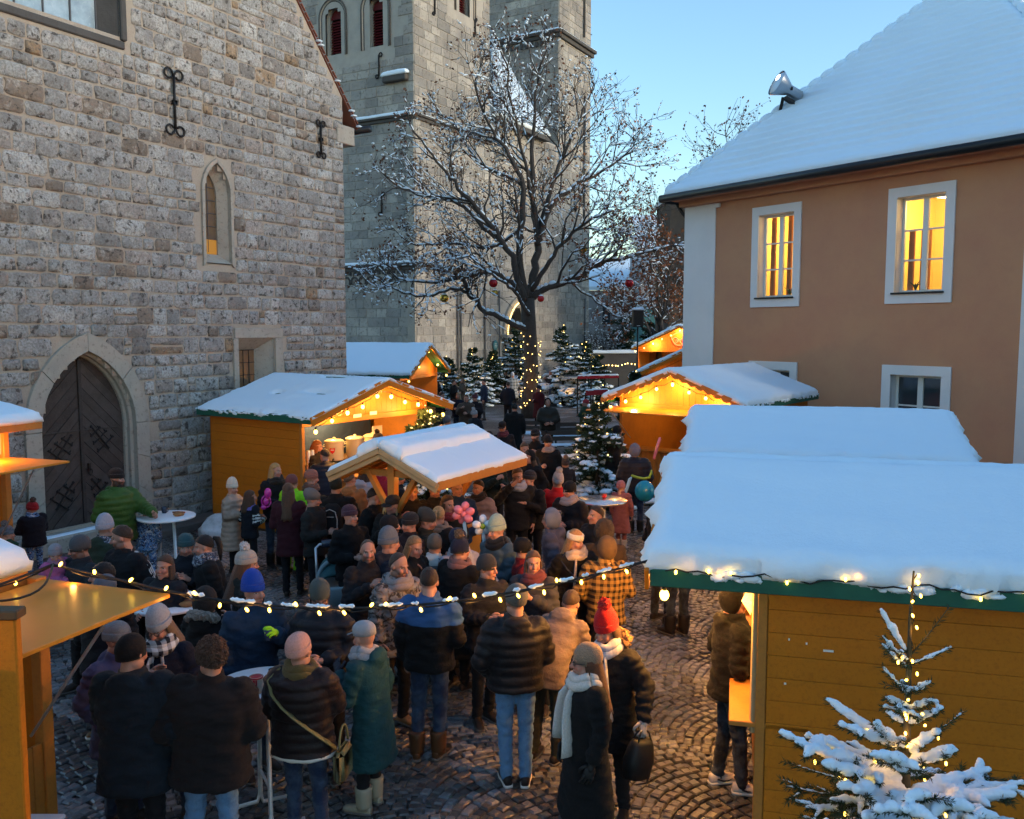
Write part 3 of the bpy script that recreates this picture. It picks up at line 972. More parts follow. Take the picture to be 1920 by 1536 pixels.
def towers():
	root = empty('twin_tower_church', T_R.pt(0, 0), 'tall sandstone church with two square towers behind the bare tree', 'church')
	pal_r = [(.38, .355, .315, 3), (.34, .32, .285, 3), (.43, .40, .35, 2), (.29, .275, .25, 1.5)]
	top = 27.0
	fr = flat_variants(4, .006, 3)
	# bodies
	def body(pl, u0, u1, depth, z1, name, skip=(), lo=1, hi=1):
		b = wall_sheet(pl, u0, u1, -.1, z1, .24 if skip else .8, skip)
		if hi: b.add([tuple(p) for p in (pl.pt(u1, 0, 0), pl.pt(u1, 0, -depth), pl.pt(u1, z1, -depth), pl.pt(u1, z1, 0))], [[0, 1, 2, 3]])
		if lo: b.add([tuple(p) for p in (pl.pt(u0, 0, 0), pl.pt(u0, z1, 0), pl.pt(u0, z1, -depth), pl.pt(u0, 0, -depth))], [[0, 1, 2, 3]])
		b.add([tuple(p) for p in (pl.pt(u0, z1, 0), pl.pt(u1, z1, 0), pl.pt(u1, z1, -depth), pl.pt(u0, z1, -depth))], [[0, 1, 2, 3]])
		return b.build(name, 'tower_mortar', root)
	bw = []   # belfry windows on the left face (uc, half width, sill, spring, apex)
	for uc in (3.20, 6.36):
		bw.append((uc, .52, 19.95, 22.2, 22.75))
	br = [(5.3, .62, 22.9, 25.5, 26.2)]
	def hole(uc, a, v0, vs, va, g=0.0): return arch(uc, a + g, v0 - g * .3, vs, va + g, 7)
	sk_l = [hole(*w) for w in bw]; sk_r = [hole(*w) for w in br]
	port = arch(11.96, 1.45, -.1, 3.6, 5.4, 9)
	wl = body(T_L, 0, 9, 9, top, 'tower_side_wall', sk_l, hi=0)
	wr = body(T_R, 0, 8.17, 9, top, 'tower_front_wall', sk_r, lo=0)
	wn_ = body(T_R, 8.17, 18.0, 9, 17.4, 'nave_front_wall', [port])
	w2l = body(T2_L, 0, 9, 5.9, top, 'second_tower_side_wall', hi=0)
	w2r = body(T_R, 18.0, 23.6, 9, 25.8, 'second_tower_front_wall', lo=0)
	no_l = [hole(*w, .62) for w in bw]; no_r = [hole(*w, .5) for w in br]
	no_n = [arch(11.96, 2.3, -.5, 3.6, 6.4)]
	sets = [(T_L, ashlar(T_L, 0, 9, 0, 26, 1, no_l), wl, 90, 41), (T_R, ashlar(T_R, 0, 8.17, 0, 26, 2, no_r), wr, 120, 42), (T_R, ashlar(T_R, 8.17, 18.0, 0, 17.2, 3, no_n), wn_, 50, 43),
			(T2_L, ashlar(T2_L, 0, 9, 12, 34, 4), w2l, 20, 44), (T_R, ashlar(T_R, 18.0, 23.55, 0, 34, 5), w2r, 20, 45)]
	for pl, rects, par, n, sd in sets:
		lay_stones(pl, rects, fr, par, ('ashlar_single', 'ashlar_mass'), n, 'ashlar_block', pal_r, .035, sd, 'ashlar_blocks')
	# upper part of second tower is a little narrower
	b = MB()
	for pl, u0, u1 in ((T_R, 18.0, 23.0),):
		P = [pl.pt(u0, 25.8, 0), pl.pt(u1, 25.8, 0), pl.pt(u1, 25.8, -9), pl.pt(u0, 25.8, -9)]
		Q = [p + Vector((0, 0, 14)) for p in P]
		b.add([tuple(p) for p in P + Q], BOXF)
	b.build('second_tower_upper_wall', 'tower_mortar', root)
	# string courses with snow
	def string(pl, u0, u1, z, snow_t, h=.34, out=.22, par=root):
		b = MB(); b.add(*xbox(pl, u0, u1, z - h, z - h * .45, 0, out * .55, .03)); b.add(*xbox(pl, u0 - .1, u1 + .1, z - h * .45, z, 0, out, .03))
		o = b.build('string_course', 'dark_stone', par)
		if snow_t:
			V, Fs = snow_slab(pl.pt(u0 - .08, z + .005, out - .02), pl.U * (u1 - u0 + .16), pl.N * (-out + .03), snow_t, 40, 6, .08, z + u0, .012)
			MB().add(V, Fs).build('snow', 'snow', o, True)
		return o
	string(T_L, 0, 9.1, 16.05, .16); string(T_R, 0, 8.17, 16.05, .02)
	string(T_L, 0, 9.1, 7.72, .14, .4, .3); string(T_R, 0.05, 8.17, 7.72, .0, .34, .16)
	string(T2_L, 0, 9.2, 25.7, .12, .5, .35); string(T_R, 18.0, 23.8, 25.7, .02, .55, .4)
	V, Fs = snow_slab(T_L.pt(6.95, 18.2, .38), T_L.U * 1.75, T_L.N * -.36 + Vector((0, 0, .1)), .22, 20, 8, .2, 2., .02)
	o = MB().add(*xbox(T_L, 7.0, 8.65, 17.85, 18.2, 0, .36, .05)).build('corbel', 'dark_stone', root)
	MB().add(V, Fs).build('snow', 'snow', o, True)
	# pilaster strips and round arched frieze under the lower string
	for u in (.2, 8.45):
		MB().add(*xbox(T_L, u, u + .55, 0, 7.25, .03, .12, .02)).build('pilaster', 'ashlar_pale', root)
		MB().add(*xbox(T_L, u, u + .55, 8.0, 15.7, .03, .10, .02)).build('pilaster', 'ashlar_pale', root)
	for i in range(13):
		uc = .95 + i * .60
		for z, k in ((6.75, 1.0),):
			L = [tuple(T_L.pt(uc + .24 * math.cos(t), z + .26 * math.sin(t), .08)) for t in np.linspace(0, math.pi, 9)]
			MB().add(*tube([tuple(T_L.pt(uc + .24, z - .16, .08))] + L + [tuple(T_L.pt(uc - .24, z - .16, .08))], .06, 6)).build('frieze_arch', 'dark_stone', root, True)
	for i in range(22):
		MB().add(*xbox(T_L, .9 + i * .36, 1.06 + i * .36, 7.12, 7.30, .02, .14, .01)).build('dentil', 'dark_stone', root)
	for i in range(14):
		MB().add(*xbox(T2_L, 2.5 + i * .42, 2.7 + i * .42, 24.75, 25.1, .02, .2, .01)).build('dentil', 'dark_stone', root)
	# belfry openings with red louvres
	def belfry(pl, w, par):
		uc, a, v0, vs, va = w
		o1 = arch(uc, a + .55, v0, vs, va + .55, 7); o2 = arch(uc, a + .3, v0, vs, va + .3, 7); o3 = arch(uc, a, v0, vs, va, 7)
		b = MB();
		b.add(*reveal(pl, o1, .06, arch(uc, a + .42, v0, vs, va + .42, 7), .06)); b.add(*reveal(pl, arch(uc, a + .42, v0, vs, va + .42, 7), .06, o2, -.12)); b.add(*reveal(pl, o2, -.12, o3, -.3)); b.add(*reveal(pl, o3, -.3, o3, -.62))
		win = b.build('belfry_window', 'ashlar_pale', par)
		for off, w_ in ((.5, .05), (.36, -.03), (.18, -.18)):
			oo = arch(uc, a + off, v0, vs, va + off, 7)
			MB().add(*tube([tuple(pl.pt(u, v, w_)) for u, v in oo], .055, 6)).build('moulding', 'dark_stone', win, True)
		MB().add([tuple(pl.pt(u, v, -.6)) for u, v in o3], [list(range(len(o3)))]).build('louvre_back', 'dark_void', win)
		MB().add([tuple(pl.pt(u, v, -.42)) for u, v in o3 if v >= vs - .01], [list(range(len([1 for u, v in o3 if v >= vs - .01])))]).build('tympanum', 'red_paint', win)
		v = v0 + .08
		while v < vs:
			V, Fs = cbox(-a + .02, a - .02, -.012, .012, -.11, .11, .003)
			M = frame(pl.pt(uc, v, -.47), pl.U, (pl.V * .75 + pl.N * .66), (pl.N * .75 - pl.V * .66))
			MB().add(xf(M, V), Fs).build('louvre_slat', 'red_paint', win)
			v += .155
	for w in bw: belfry(T_L, w, root)
	for w in br: belfry(T_R, w, root)
	# S anchors
	for (pl, px, py, h) in ((T_L, 712, 124, 1.15), (T_L, 717, 383, 1.1), (T_R, 889, 52, .95), (T_R, 813, 10, 1.0)):
		u, v = pl.uv(px, py); iron_anchor(pl, u, v, h, root, False, .09, .05)
	# drain pipes
	for (pl, px, y0, y1) in ((T_R, 855, 548, 760), (T_R, 861, 548, 760), (T_R, 906, 540, 745), (T_R, 933, 545, 740), (T_R, 1094, 560, 725)):
		u, v1 = pl.uv(px, y0)
		MB().add(*tube([pl.pt(u, 0, .14), pl.pt(u, v1, .14)], .055, 6)).build('drain_pipe', 'pipe_grey', root, True)
	for u, z0, z1 in ((22.1, 26.3, 38), (22.3, 12, 22)):
		MB().add(*tube([T_R.pt(u, z0, .14), T_R.pt(u, z1, .14)], .08, 6)).build('drain_pipe', 'pipe_grey', root, True)
	# snowy nave roof between the towers
	A, B = T_R.pt(8.2, 17.5, .35), T_R.pt(15.6, 17.5, .35)
	Dp = D(919, 86, A.y + 5.5); Dp2 = Dp + (B - A) * .06
	b = MB()
	N_ = (B - A).cross(Dp - A).normalized(); N_ = N_ if N_.z > 0 else -N_
	L, nseg = [], 14
	for k in range(nseg + 1):
		t = k / nseg
		p = A.lerp(Dp, t); q = B.lerp(Dp2, t)
		wob = N_ * (.05 * math.sin(t * 9))
		L.append((p, q, wob))
	V = []
	for p, q, wob in L:
		V += [tuple(p), tuple(p + N_ * .3 + wob), tuple(q + N_ * .3 + wob), tuple(q)]
	Fs = []
	for k in range(nseg):
		i = k * 4
		Fs += [[i, i + 4, i + 5, i + 1], [i + 1, i + 5, i + 6, i + 2], [i + 2, i + 6, i + 7, i + 3]]
	Fs += [[0, 1, 2, 3]]
	b.add(V, [np.array(Fs)])
	rf = b.build('nave_roof_snow', 'snow', root, True)
	MB().add(*beam(A + Vector((0, 0, -.12)), B + Vector((0, 0, -.12)), .4, .3)).build('eaves_board', 'dark_stone', root)
	bx_ = MB()
	for o_, w_ in ((arch(12.2, 2.6, 12.4, 14.2, 16.9), .05),):
		bx_.add([tuple(T_R.pt(u, v, w_)) for u, v in o_], [list(range(len(o_)))])
	bx_.build('blind_arch', 'ashlar_pale', root)
	# portal
	po = arch(11.96, 2.25, 0, 3.6, 6.2, 9); pm = arch(11.96, 1.85, 0, 3.6, 5.8, 9); pi = arch(11.96, 1.45, 0, 3.6, 5.4, 9)
	b = MB(); b.add(*reveal(T_R, po, .18, pm, .18)); b.add(*reveal(T_R, po, 0, po, .18)); b.add(*reveal(T_R, pm, .18, pm, -.25)); b.add(*reveal(T_R, pm, -.25, pi, -.25)); b.add(*reveal(T_R, pi, -.25, pi, -1.0))
	portal = b.build('portal', 'ashlar_pale', root)
	MB().add([tuple(T_R.pt(u, v, -.95)) for u, v in pi], [list(range(len(pi)))]).build('door_leaf', 'door_wood', portal, color=(.045, .035, .03))
	for sx in (-1, 1):
		MB().add(*tube([T_R.pt(11.96 + sx * 2.05, 0, .3), T_R.pt(11.96 + sx * 2.05, 3.3, .3)], .16, 10)).build('column', 'ashlar_pale', portal, True)
		MB().add(*xbox(T_R, 11.96 + sx * 2.05 - .45, 11.96 + sx * 2.05 + .45, 3.3, 3.6, 0, .55, .04)).build('capital', 'ashlar_pale', portal)
	u, v = T_R.uv(926, 648)
	V, Fs = ellipsoid((0, 0, 0), (.32, .36, .05), 20, 6)
	s = MB().add(xf(T_R.mat(u, v, .12), V), Fs).build('oval_sign', 'teal_paint', root, True)
	for k in range(3):
		MB().add(*xbox(T_R, u - .16, u + .16, v + .10 - k * .1, v + .12 - k * .1, .165, .178, .002)).build('lettering', 'white_paint', s)
towers()

# ------------------------------------------------------------------ orange house on the right
HU = ray(-226, HORIZON); HU = -Vector((HU.x, HU.y, 0)).normalized()
H_PL = Plane(D(1283, 600, 27.8), HU)
def house():
	pl = H_PL
	Lh, ve = 11.4, 7.98
	root = empty('house', pl.pt(0, 0), 'orange rendered house with white window surrounds and snow covered hip roof', 'house')
	wins = [(2.60, 4.27, 4.55, 7.40, 'lit_window'), (6.82, 8.52, 4.55, 7.40, 'lit_window'), (2.60, 4.27, .25, 3.0, 'window'), (6.82, 8.60, .25, 3.02, 'window')]
	s = .24
	holes = [(a + s, b - s, c + s, d - s) for a, b, c, d, _ in wins]
	us = sorted(set([0, Lh] + [h[0] for h in holes] + [h[1] for h in holes]))
	vv = sorted(set([-.1, ve] + [h[2] for h in holes] + [h[3] for h in holes]))
	b = MB()
	for i in range(len(us) - 1):
		for j in range(len(vv) - 1):
			uc, vc = (us[i] + us[i + 1]) / 2, (vv[j] + vv[j + 1]) / 2
			if any(h[0] < uc < h[1] and h[2] < vc < h[3] for h in holes): continue
			b.add([tuple(pl.pt(*p)) for p in ((us[i], vv[j]), (us[i + 1], vv[j]), (us[i + 1], vv[j + 1]), (us[i], vv[j + 1]))], [[0, 1, 2, 3]])
	for u in (0, Lh):
		b.add([tuple(pl.pt(*p)) for p in ((u, -.1, 0), (u, -.1, -11), (u, ve, -11), (u, ve, 0))], [[0, 1, 2, 3]])
	b.add([tuple(pl.pt(*p)) for p in ((0, -.1, -11), (Lh, -.1, -11), (Lh, ve, -11), (0, ve, -11))], [[0, 1, 2, 3]])
	b.build('wall', 'plaster_orange', root)
	for (u0, u1) in ((-.03, 1.22), (Lh - 1.3, Lh + .03)):
		MB().add(*xbox(pl, u0, u1, -.05, ve - .02, -.3, .035, .008)).build('corner_band', 'plaster_white', root)
	b = MB(); b.add(*xbox(pl, -.12, Lh + .25, ve - .28, ve, -.1, .22, .02)); b.add(*xbox(pl, -.24, Lh + .5, ve - .10, ve + .02, -.1, .46, .02))
	b.build('cornice', 'plaster_orange', root)
	b = MB(); b.add(*tube([pl.pt(-.38, ve - .03, .74), pl.pt(Lh + .7, ve - .03, .74)], .12, 10)); b.add(*tube([pl.pt(-.38, ve - .03, .74), pl.pt(-.38, ve - .03, -6)], .12, 10))
	b.build('gutter', 'gutter', root, True)
	b = MB(); b.add(*tube([pl.pt(-.38, ve - .05, .1), pl.pt(-.3, ve - .4, -.15), pl.pt(-.12, ve - .65, -.25), pl.pt(-.12, 0, -.25)], .06, 8)); b.build('drain_pipe', 'gutter', root, True)
	MB().add(*xbox(pl, 1.26, 1.42, ve - .42, ve - .30, .03, .12, .01)).build('outdoor_sensor', 'plaster_white', root)
	# windows
	for k, (a, b_, c, d, nm) in enumerate(wins):
		win = empty(nm); adopt(win, root)
		lit = k < 2
		sr = MB()
		for (u0, u1, v0, v1) in ((a, b_, d - s, d), (a, b_, c, c + s), (a, a + s, c + s, d - s), (b_ - s, b_, c + s, d - s)):
			sr.add(*xbox(pl, u0, u1, v0, v1, -.05, .04, .004))
		sr.build('surround', 'plaster_white', win)
		i0, i1, j0, j1 = holes[k]
		rv = MB()
		for P in (((i0, j0), (i0, j1)), ((i1, j0), (i1, j1)), ((i0, j0), (i1, j0)), ((i0, j1), (i1, j1))):
			rv.add([tuple(pl.pt(*P[0], .0)), tuple(pl.pt(*P[1], .0)), tuple(pl.pt(*P[1], -.32)), tuple(pl.pt(*P[0], -.32))], [[0, 1, 2, 3]])
		rv.build('jamb', 'plaster_white', win)
		MB().add(*xbox(pl, i0 - .06, i1 + .06, j0 - .01, j0 + .035, -.28, .10, .006)).build('sill', 'gutter', win)
		fr = MB(); w = -.24
		fw = .065
		for (u0, u1, v0, v1) in ((i0, i0 + fw, j0, j1), (i1 - fw, i1, j0, j1), (i0 + fw, i1 - fw, j1 - fw, j1), (i0 + fw, i1 - fw, j0 + .03, j0 + .03 + fw)):
			fr.add(*xbox(pl, u0, u1, v0, v1, w - .07, w, .006))
		fr.build('frame', 'white_paint', win)
		um = (i0 + i1) / 2
		MB().add(*xbox(pl, um - .07, um + .07, j0 + .095, j1 - fw, w - .06, w + .02, .008)).build('mullion', 'white_paint', win)
		vs_ = np.linspace(j0 + .095, j1 - fw, 4)
		for v in vs_[1:-1]:
			for (u0, u1) in ((i0 + fw, um - .07), (um + .07, i1 - fw)):
				MB().add(*xbox(pl, u0, u1, v - .022, v + .022, w - .05, w - .005, .004)).build('glazing_bar', 'white_paint', win)
		for v0, v1 in zip(vs_, vs_[1:]):
			for (u0, u1) in ((i0 + fw, um - .07), (um + .07, i1 - fw)):
				if lit:
					MB().add([tuple(pl.pt(*p, w - .03)) for p in ((u0, v0), (u1, v0), (u1, v1), (u0, v1))], [[0, 1, 2, 3]]).build('pane', 'pane_clear', win)
				else:
					MB().add([tuple(pl.pt(*p, w - .03)) for p in ((u0, v0), (u1, v0), (u1, v1), (u0, v1))], [[0, 1, 2, 3]]).build('pane', 'glass_dark', win)
		if lit:
			r0, r1 = i0 - .9, i1 + 1.2
			rm = MB(); A = [pl.pt(u, v, w_) for u, v, w_ in ((r0, j0 - .8, -3.4), (r1, j0 - .8, -3.4), (r1, j1 + .35, -3.4), (r0, j1 + .35, -3.4))]
			B = [pl.pt(u, v, w_) for u, v, w_ in ((r0, j0 - .8, -.34), (r1, j0 - .8, -.34), (r1, j1 + .35, -.34), (r0, j1 + .35, -.34))]
			rm.add([tuple(p) for p in A + B], [[0, 1, 2, 3], [0, 4, 5, 1], [1, 5, 6, 2], [2, 6, 7, 3], [3, 7, 4, 0]])
			rm.build('room_interior', 'room_wall', win)
			for sd, (u0, u1) in ((0, (i0 + .04, i0 + .17)), (1, (um + .02, um + .13) if k == 0 else (um - .26, um - .02))):
				cu = MB(); n = 14
				L = [(u0 + (u1 - u0) * t / n, -.52 + .05 * math.sin(t * 2.1)) for t in range(n + 1)]
				V = [tuple(pl.pt(u, j0 + .05, w_)) for u, w_ in L] + [tuple(pl.pt(u, j1 - .03 if k == 0 else j1 - .75, w_ - .02)) for u, w_ in L]
				cu.add(V, [np.array([[t, t + 1, n + 2 + t, n + 1 + t] for t in range(n)])]); cu.build('curtain', 'curtain', win, True)
			V, Fs = ellipsoid(pl.pt(um - .12, j1 + .16, -1.6), (.42, .42, .07), 18, 6)
			MB().add(V, Fs).build('ceiling_lamp', 'lamp_disc', win, True)
			point_light(win, pl.pt(um, j1 - .15, -1.7), 90, (1, .70, .26), .25)
			if k == 1:
				for (du, dv) in ((.10, .28), (.2, .28), (.1, .38), (.2, .38), (.3, .38), (.2, .48), (.3, .48), (.16, .8), (.3, .82)):
					MB().add(*xbox(pl, um + .05 + du, um + .13 + du, j0 + dv, j0 + dv + .075, -3.38, -3.36, .002)).build('note_paper', 'paper_white', win)
			pl_ = MB()
			for q in range(9):
				t = q * .7; p0 = pl.pt(um - .3 + (.5 if k == 0 else 0), j0 + .08, -.42)
				pl_.add(*tube([p0, p0 + Vector((.06 * math.cos(t), .06 * math.sin(t), .16)), p0 + Vector((.16 * math.cos(t), .16 * math.sin(t), .20 + .05 * math.sin(t * 3)))], np.array([.012, .014, .003]), 5))
			pl_.build('pot_plant', 'leaf_green', win)
	# roof: hip body plus the snow blanket with faint tile courses
	t_top = 6.6
	e0, e1, we = -.28, Lh + .75, .62
	al = math.tan(R(45))
	hip = lambda t, du: None
	ridge_t = min((e1 - e0) / 2 - .2, 5.9)
	body = MB()
	c = [pl.pt(e0, ve, we), pl.pt(e1, ve, we), pl.pt(e1, ve, -11 - we), pl.pt(e0, ve, -11 - we)]
	zt = ve + ridge_t * al
	r = [pl.pt(e0 + ridge_t, zt, we - ridge_t), pl.pt(e1 - ridge_t, zt, we - ridge_t), pl.pt(e1 - ridge_t, zt, -11 - we + ridge_t), pl.pt(e0 + ridge_t, zt, -11 - we + ridge_t)]
	body.add([tuple(p) for p in c + r], [[0, 1, 5, 4], [1, 2, 6, 5], [2, 3, 7, 6], [3, 0, 4, 7], [4, 5, 6, 7], [0, 3, 2, 1]])
	body.build('roof', 'roof_tile', root)
	N_ = (pl.N + pl.V).normalized()
	nu, nv = 150, 210
	V = np.zeros((nu, nv, 3));
	for j in range(nv):
		s_ = j / (nv - 1); t = ridge_t * s_
		a0, a1 = e0 + t, e1 - t
		for i in range(nu):
			f = i / (nu - 1); u = a0 + (a1 - a0) * f
			p = pl.pt(u, ve + t * al, we - t)
			dist = min((u - a0) * .7, (a1 - u) * .7, t * 1.41)
			e = min(1, dist / .22); prof = math.sqrt(max(0, 1 - (1 - e) ** 2))
			row = math.sin(t * 1.41 * 2 * math.pi / .34)
			h = .09 + .13 * prof + .065 * row * e * min(1, t / .9) * (.75 + .5 * nz((u * .5, t * .5, 9.1))) + .035 * nz((u * .9, t * .9, 1.3)) * e + .012 * nz((u * 5, t * 5, 4.3)) + (.02 * nz((u * 14, t * 3, 8))) * (1 - e)
			lip = .02 * nz((u * 2.2, 3.3, .5)) * max(0, 1 - t / .3)
			p = p + N_ * h + pl.N * (.10 * max(0, 1 - t / .25) + lip)
			V[i, j] = p
	i = np.arange(nu - 1)[:, None] * nv + np.arange(nv - 1)[None]
	q = np.stack([i, i + nv, i + nv + 1, i + 1], -1).reshape(-1, 4)
	Vb = V.reshape(-1, 3)
	lo = Vb[[k * nv for k in range(nu)]].copy() - np.array(tuple(pl.V)) * .14 - np.array(tuple(pl.N)) * .06
	n0 = len(Vb); sk = np.array([[n0 + k, n0 + k + 1, (k + 1) * nv, k * nv] for k in range(nu - 1)])
	MB().add(np.concatenate([Vb, lo]), [q, sk]).build('roof_snow', 'snow', root, True)
	# snow on the left hip slope as well, and rounded hip tiles along both hips
	sl = MB()
	P = [pl.pt(e0, ve, we), pl.pt(e0 + ridge_t, zt, we - ridge_t), pl.pt(e0 + ridge_t, zt, -11 - we + ridge_t), pl.pt(e0, ve, -11 - we)]
	sl.add([tuple(p + Vector((0, 0, .22))) for p in P], [[0, 1, 2, 3]]); sl.build('hip_snow', 'snow', root)
	for (s0, u0) in ((1, e0), (-1, e1)):
		n = 24
		for k in range(n):
			t = ridge_t * (k + .5) / n
			p = pl.pt(u0 + s0 * t, ve + t * al + .20, we - t)
			dirv = (pl.U * s0 + pl.V * al - pl.N).normalized()
			V_, Fs = ellipsoid((0, 0, 0), (.25, .15, .12), 12, 8)
			Z = N_; Y = Z.cross(dirv).normalized()
			MB().add(xf(frame(p, dirv, Y, dirv.cross(Y)), V_), Fs).build('hip_tile_snow', 'snow', root, True)
	for (px, py, w) in ((1757, 17, .0), (1798, 208, 0), (1455, 283, 0)):
		pass
	return root
mat('leaf_green', (.03, .06, .02), .6)
_m, _nt_, _b = _nt('pane_clear')
_tr = _nt_.nodes.new('ShaderNodeBsdfTransparent'); _gl = _nt_.nodes.new('ShaderNodeBsdfGlossy'); _gl.inputs['Roughness'].default_value = .05
_mx = _nt_.nodes.new('ShaderNodeMixShader'); _mx.inputs[0].default_value = .08
_nt_.links.new(_tr.outputs[0], _mx.inputs[1]); _nt_.links.new(_gl.outputs[0], _mx.inputs[2]); _nt_.links.new(_mx.outputs[0], _nt_.nodes['Material Output'].inputs[0])
MATS['pane_clear'] = _m
house()

# floodlight on the house roof
def floodlight():
	base = D(1453, 255, 27.2)
	root = empty('floodlight', base, 'silver floodlight on a short pole on the snowy house roof', 'floodlight')
	b = MB(); b.add(*tube([(-.02, 0, -.35), (0, 0, 0), (.02, 0, .30), (.05, -.25, .60), (.06, -.52, 1.0)], np.array([.10, .10, .06, .05, .05]), 8)); b.build('pole', 'iron', root, True, local=True)
	ax = Vector((-.86, -.15, .42)).normalized(); Y = Vector((0, 0, 1)).cross(ax).normalized(); Z = ax.cross(Y)
	M = frame((.10, -.60, 1.25), ax, Y, Z)
	prof = [(-.55, .10), (-.5, .16), (-.12, .16), (-.05, .2), (.30, .38), (.33, .38)]
	rr = [np.array([[x, r * math.cos(t), r * math.sin(t)] for t in np.linspace(0, 2 * math.pi, 18, endpoint=False)]) for x, r in prof]
	V, Fs = rings(rr); Fs = Fs[:2]
	MB().add(xf(M, V), Fs).build('housing', 'steel', root, True, local=True)
	V, Fs = ellipsoid((.30, 0, 0), (.05, .35, .35), 18, 8)
	MB().add(xf(M, V), Fs).build('lens', 'flood_lens', root, True, local=True)
	V, Fs = ellipsoid((.34, -.02, .16), (.03, .12, .09), 10, 6)
	MB().add(xf(M, V), Fs).build('lamp', 'flood_lit', root, True, local=True)
	b = MB(); b.add(*beam(M @ Vector((-.12, -.2, 0)), M @ Vector((-.12, .2, 0)), .06, .1)); b.add(*beam(M @ Vector((-.45, 0, -.26)), M @ Vector((-.1, 0, -.26)), .16, .1)); b.build('bracket', 'iron', root, local=True)
mat('steel', (.42, .44, .46), .35, .85); mat('flood_lens', (.55, .62, .68), .08, spec=.8); mat('flood_lit', (1, 1, 1), .3, emit=((.85, .95, 1), 4), sampling='NONE')
floodlight()

def sun_blocker_house():  # added house out of view: shades the square, lets the sun reach the tower
	r = empty('house', (19, 3, 0), 'tall plain rendered house across the square, beside the viewpoint', 'house')
	MB().add(*box(13.5, 25, -12, 12, 0, 9.0)).build('wall', 'plaster_grey', r)
	MB().add([(13, -12.4, 9.0), (25.5, -12.4, 9.0), (25.5, 12.4, 9.0), (13, 12.4, 9.0), (19.2, -12.4, 13.4), (19.2, 12.4, 13.4)], [[0, 3, 5, 4], [1, 4, 5, 2], [0, 1, 2, 3]]).add([(13, -12.4, 9.0), (25.5, -12.4, 9.0), (19.2, -12.4, 13.4), (13, 12.4, 9.0), (25.5, 12.4, 9.0), (19.2, 12.4, 13.4)], [[0, 1, 2], [3, 5, 4]]).build('roof', 'snow', r)
	for y in (-9, -5, -1, 3, 7):
		for z in (1.0, 4.3): MB().add(*box(13.42, 13.6, y, y + 1.2, z, z + 1.7)).build('window', 'glass_dark', r)
sun_blocker_house()
# ------------------------------------------------------------------ buildings and walls far behind
def far_things():
	# low house with snowy roof between tower and orange house
	r = empty('far_house', (7.5, 92, 0), 'low grey house with snowy roof beyond the churchyard wall', 'house')
	y = 92
	x0, x1 = D(1108, 600, y).x, D(1212, 600, y).x
	ze = D(1150, 545, y).z
	MB().add(*box(x0 - 3, x1, y, y + 8, 0, ze)).build('wall', 'plaster_grey', r)
	rt = D(1150, 492, y + 4).z
	b = MB(); b.add([(x0 - 3, y - .5, ze), (x1 + .5, y - .5, ze), (x1 + .5, y + 4, rt), (x0 - 3, y + 4, rt), (x0 - 3, y - .5, ze + .4), (x1 + .5, y - .5, ze + .4), (x1 + .5, y + 4, rt + .4), (x0 - 3, y + 4, rt + .4)], BOXF); b.build('roof_snow', 'snow', r)
	MB().add(*box(x0 + 1.2, x0 + 2.0, y - .06, y, ze - 3.5, ze - 1.5)).build('window', 'glass_dark', r)
	MB().add(*box(x1 - 2.0, x1 - 1.1, y - .06, y, ze - 3.5, ze - 1.5)).build('window', 'glass_dark', r)
	r = empty('far_building', (13, 84, 0), 'dark gabled building with turquoise ground floor beside the orange house', 'house')
	x0, x1 = D(1205, 600, 84).x, D(1262, 600, 84).x
	MB().add(*box(x0, x1 + 4, 84, 92, 0, D(1230, 575, 84).z)).build('ground_floor', 'teal_paint', r)
	MB().add(*box(x0 - .2, x1 + 4, 84.1, 92, D(1230, 575, 84).z, D(1230, 470, 84).z)).build('upper_wall', 'plaster_grey', r)
	z = D(1230, 575, 84).z
	MB().add(*box(x0 + 1.0, x1 + 3, 83.3, 84.1, z, z + .18)).build('ledge_snow', 'snow', r)
	apex = D(1235, 410, 88).z
	z = D(1230, 470, 84).z
	MB().add([(x0 - .6, 83.6, z), (x1 + 4, 83.6, z), (x1 + 4, 88, apex), (x0 - .6, 88, apex), (x0 - .6, 83.6, z + .35), (x1 + 4, 83.6, z + .35), (x1 + 4, 88, apex + .35), (x0 - .6, 88, apex + .35)], BOXF).build('roof_snow', 'snow', r)
	r = empty('gatehouse', (12, 62, 0), 'narrow dark brown stone building close behind the orange house', 'house')
	x0, x1 = D(1256, 500, 62).x, D(1300, 500, 62).x
	MB().add(*box(x0, x1 + 3, 62, 68, 0, D(1270, 372, 62).z)).build('wall', 'dark_brick', r)
	MB().add(*box(x0 - .2, x1 + 3.2, 61.8, 68.2, D(1270, 372, 62).z, D(1270, 372, 62).z + .3)).build('roof_snow', 'snow', r)
	# churchyard wall
	r = empty('churchyard_wall', (8, 58, 0), 'dark churchyard wall capped with snow behind the fir trees', 'wall')
	p0, p1 = G(1105, 722), G(1300, 722)
	z = D(1150, 662, p0.y).z
	MB().add(*box(p0.x, p1.x, p0.y, p0.y + .5, 0, z)).build('wall_body', 'dark_stone', r)
	V, Fs = snow_slab((p0.x - .1, p0.y - .1, z), Vector((p1.x - p0.x + .2, 0, 0)), Vector((0, .7, 0)), .22, 40, 6, .2, 5., .04)
	MB().add(V, Fs).build('snow', 'snow', r, True)
mat('dark_brick', (.10, .085, .072), .9, var=[(3, .4, .7, (.14, .11, .09), .6)])
far_things()

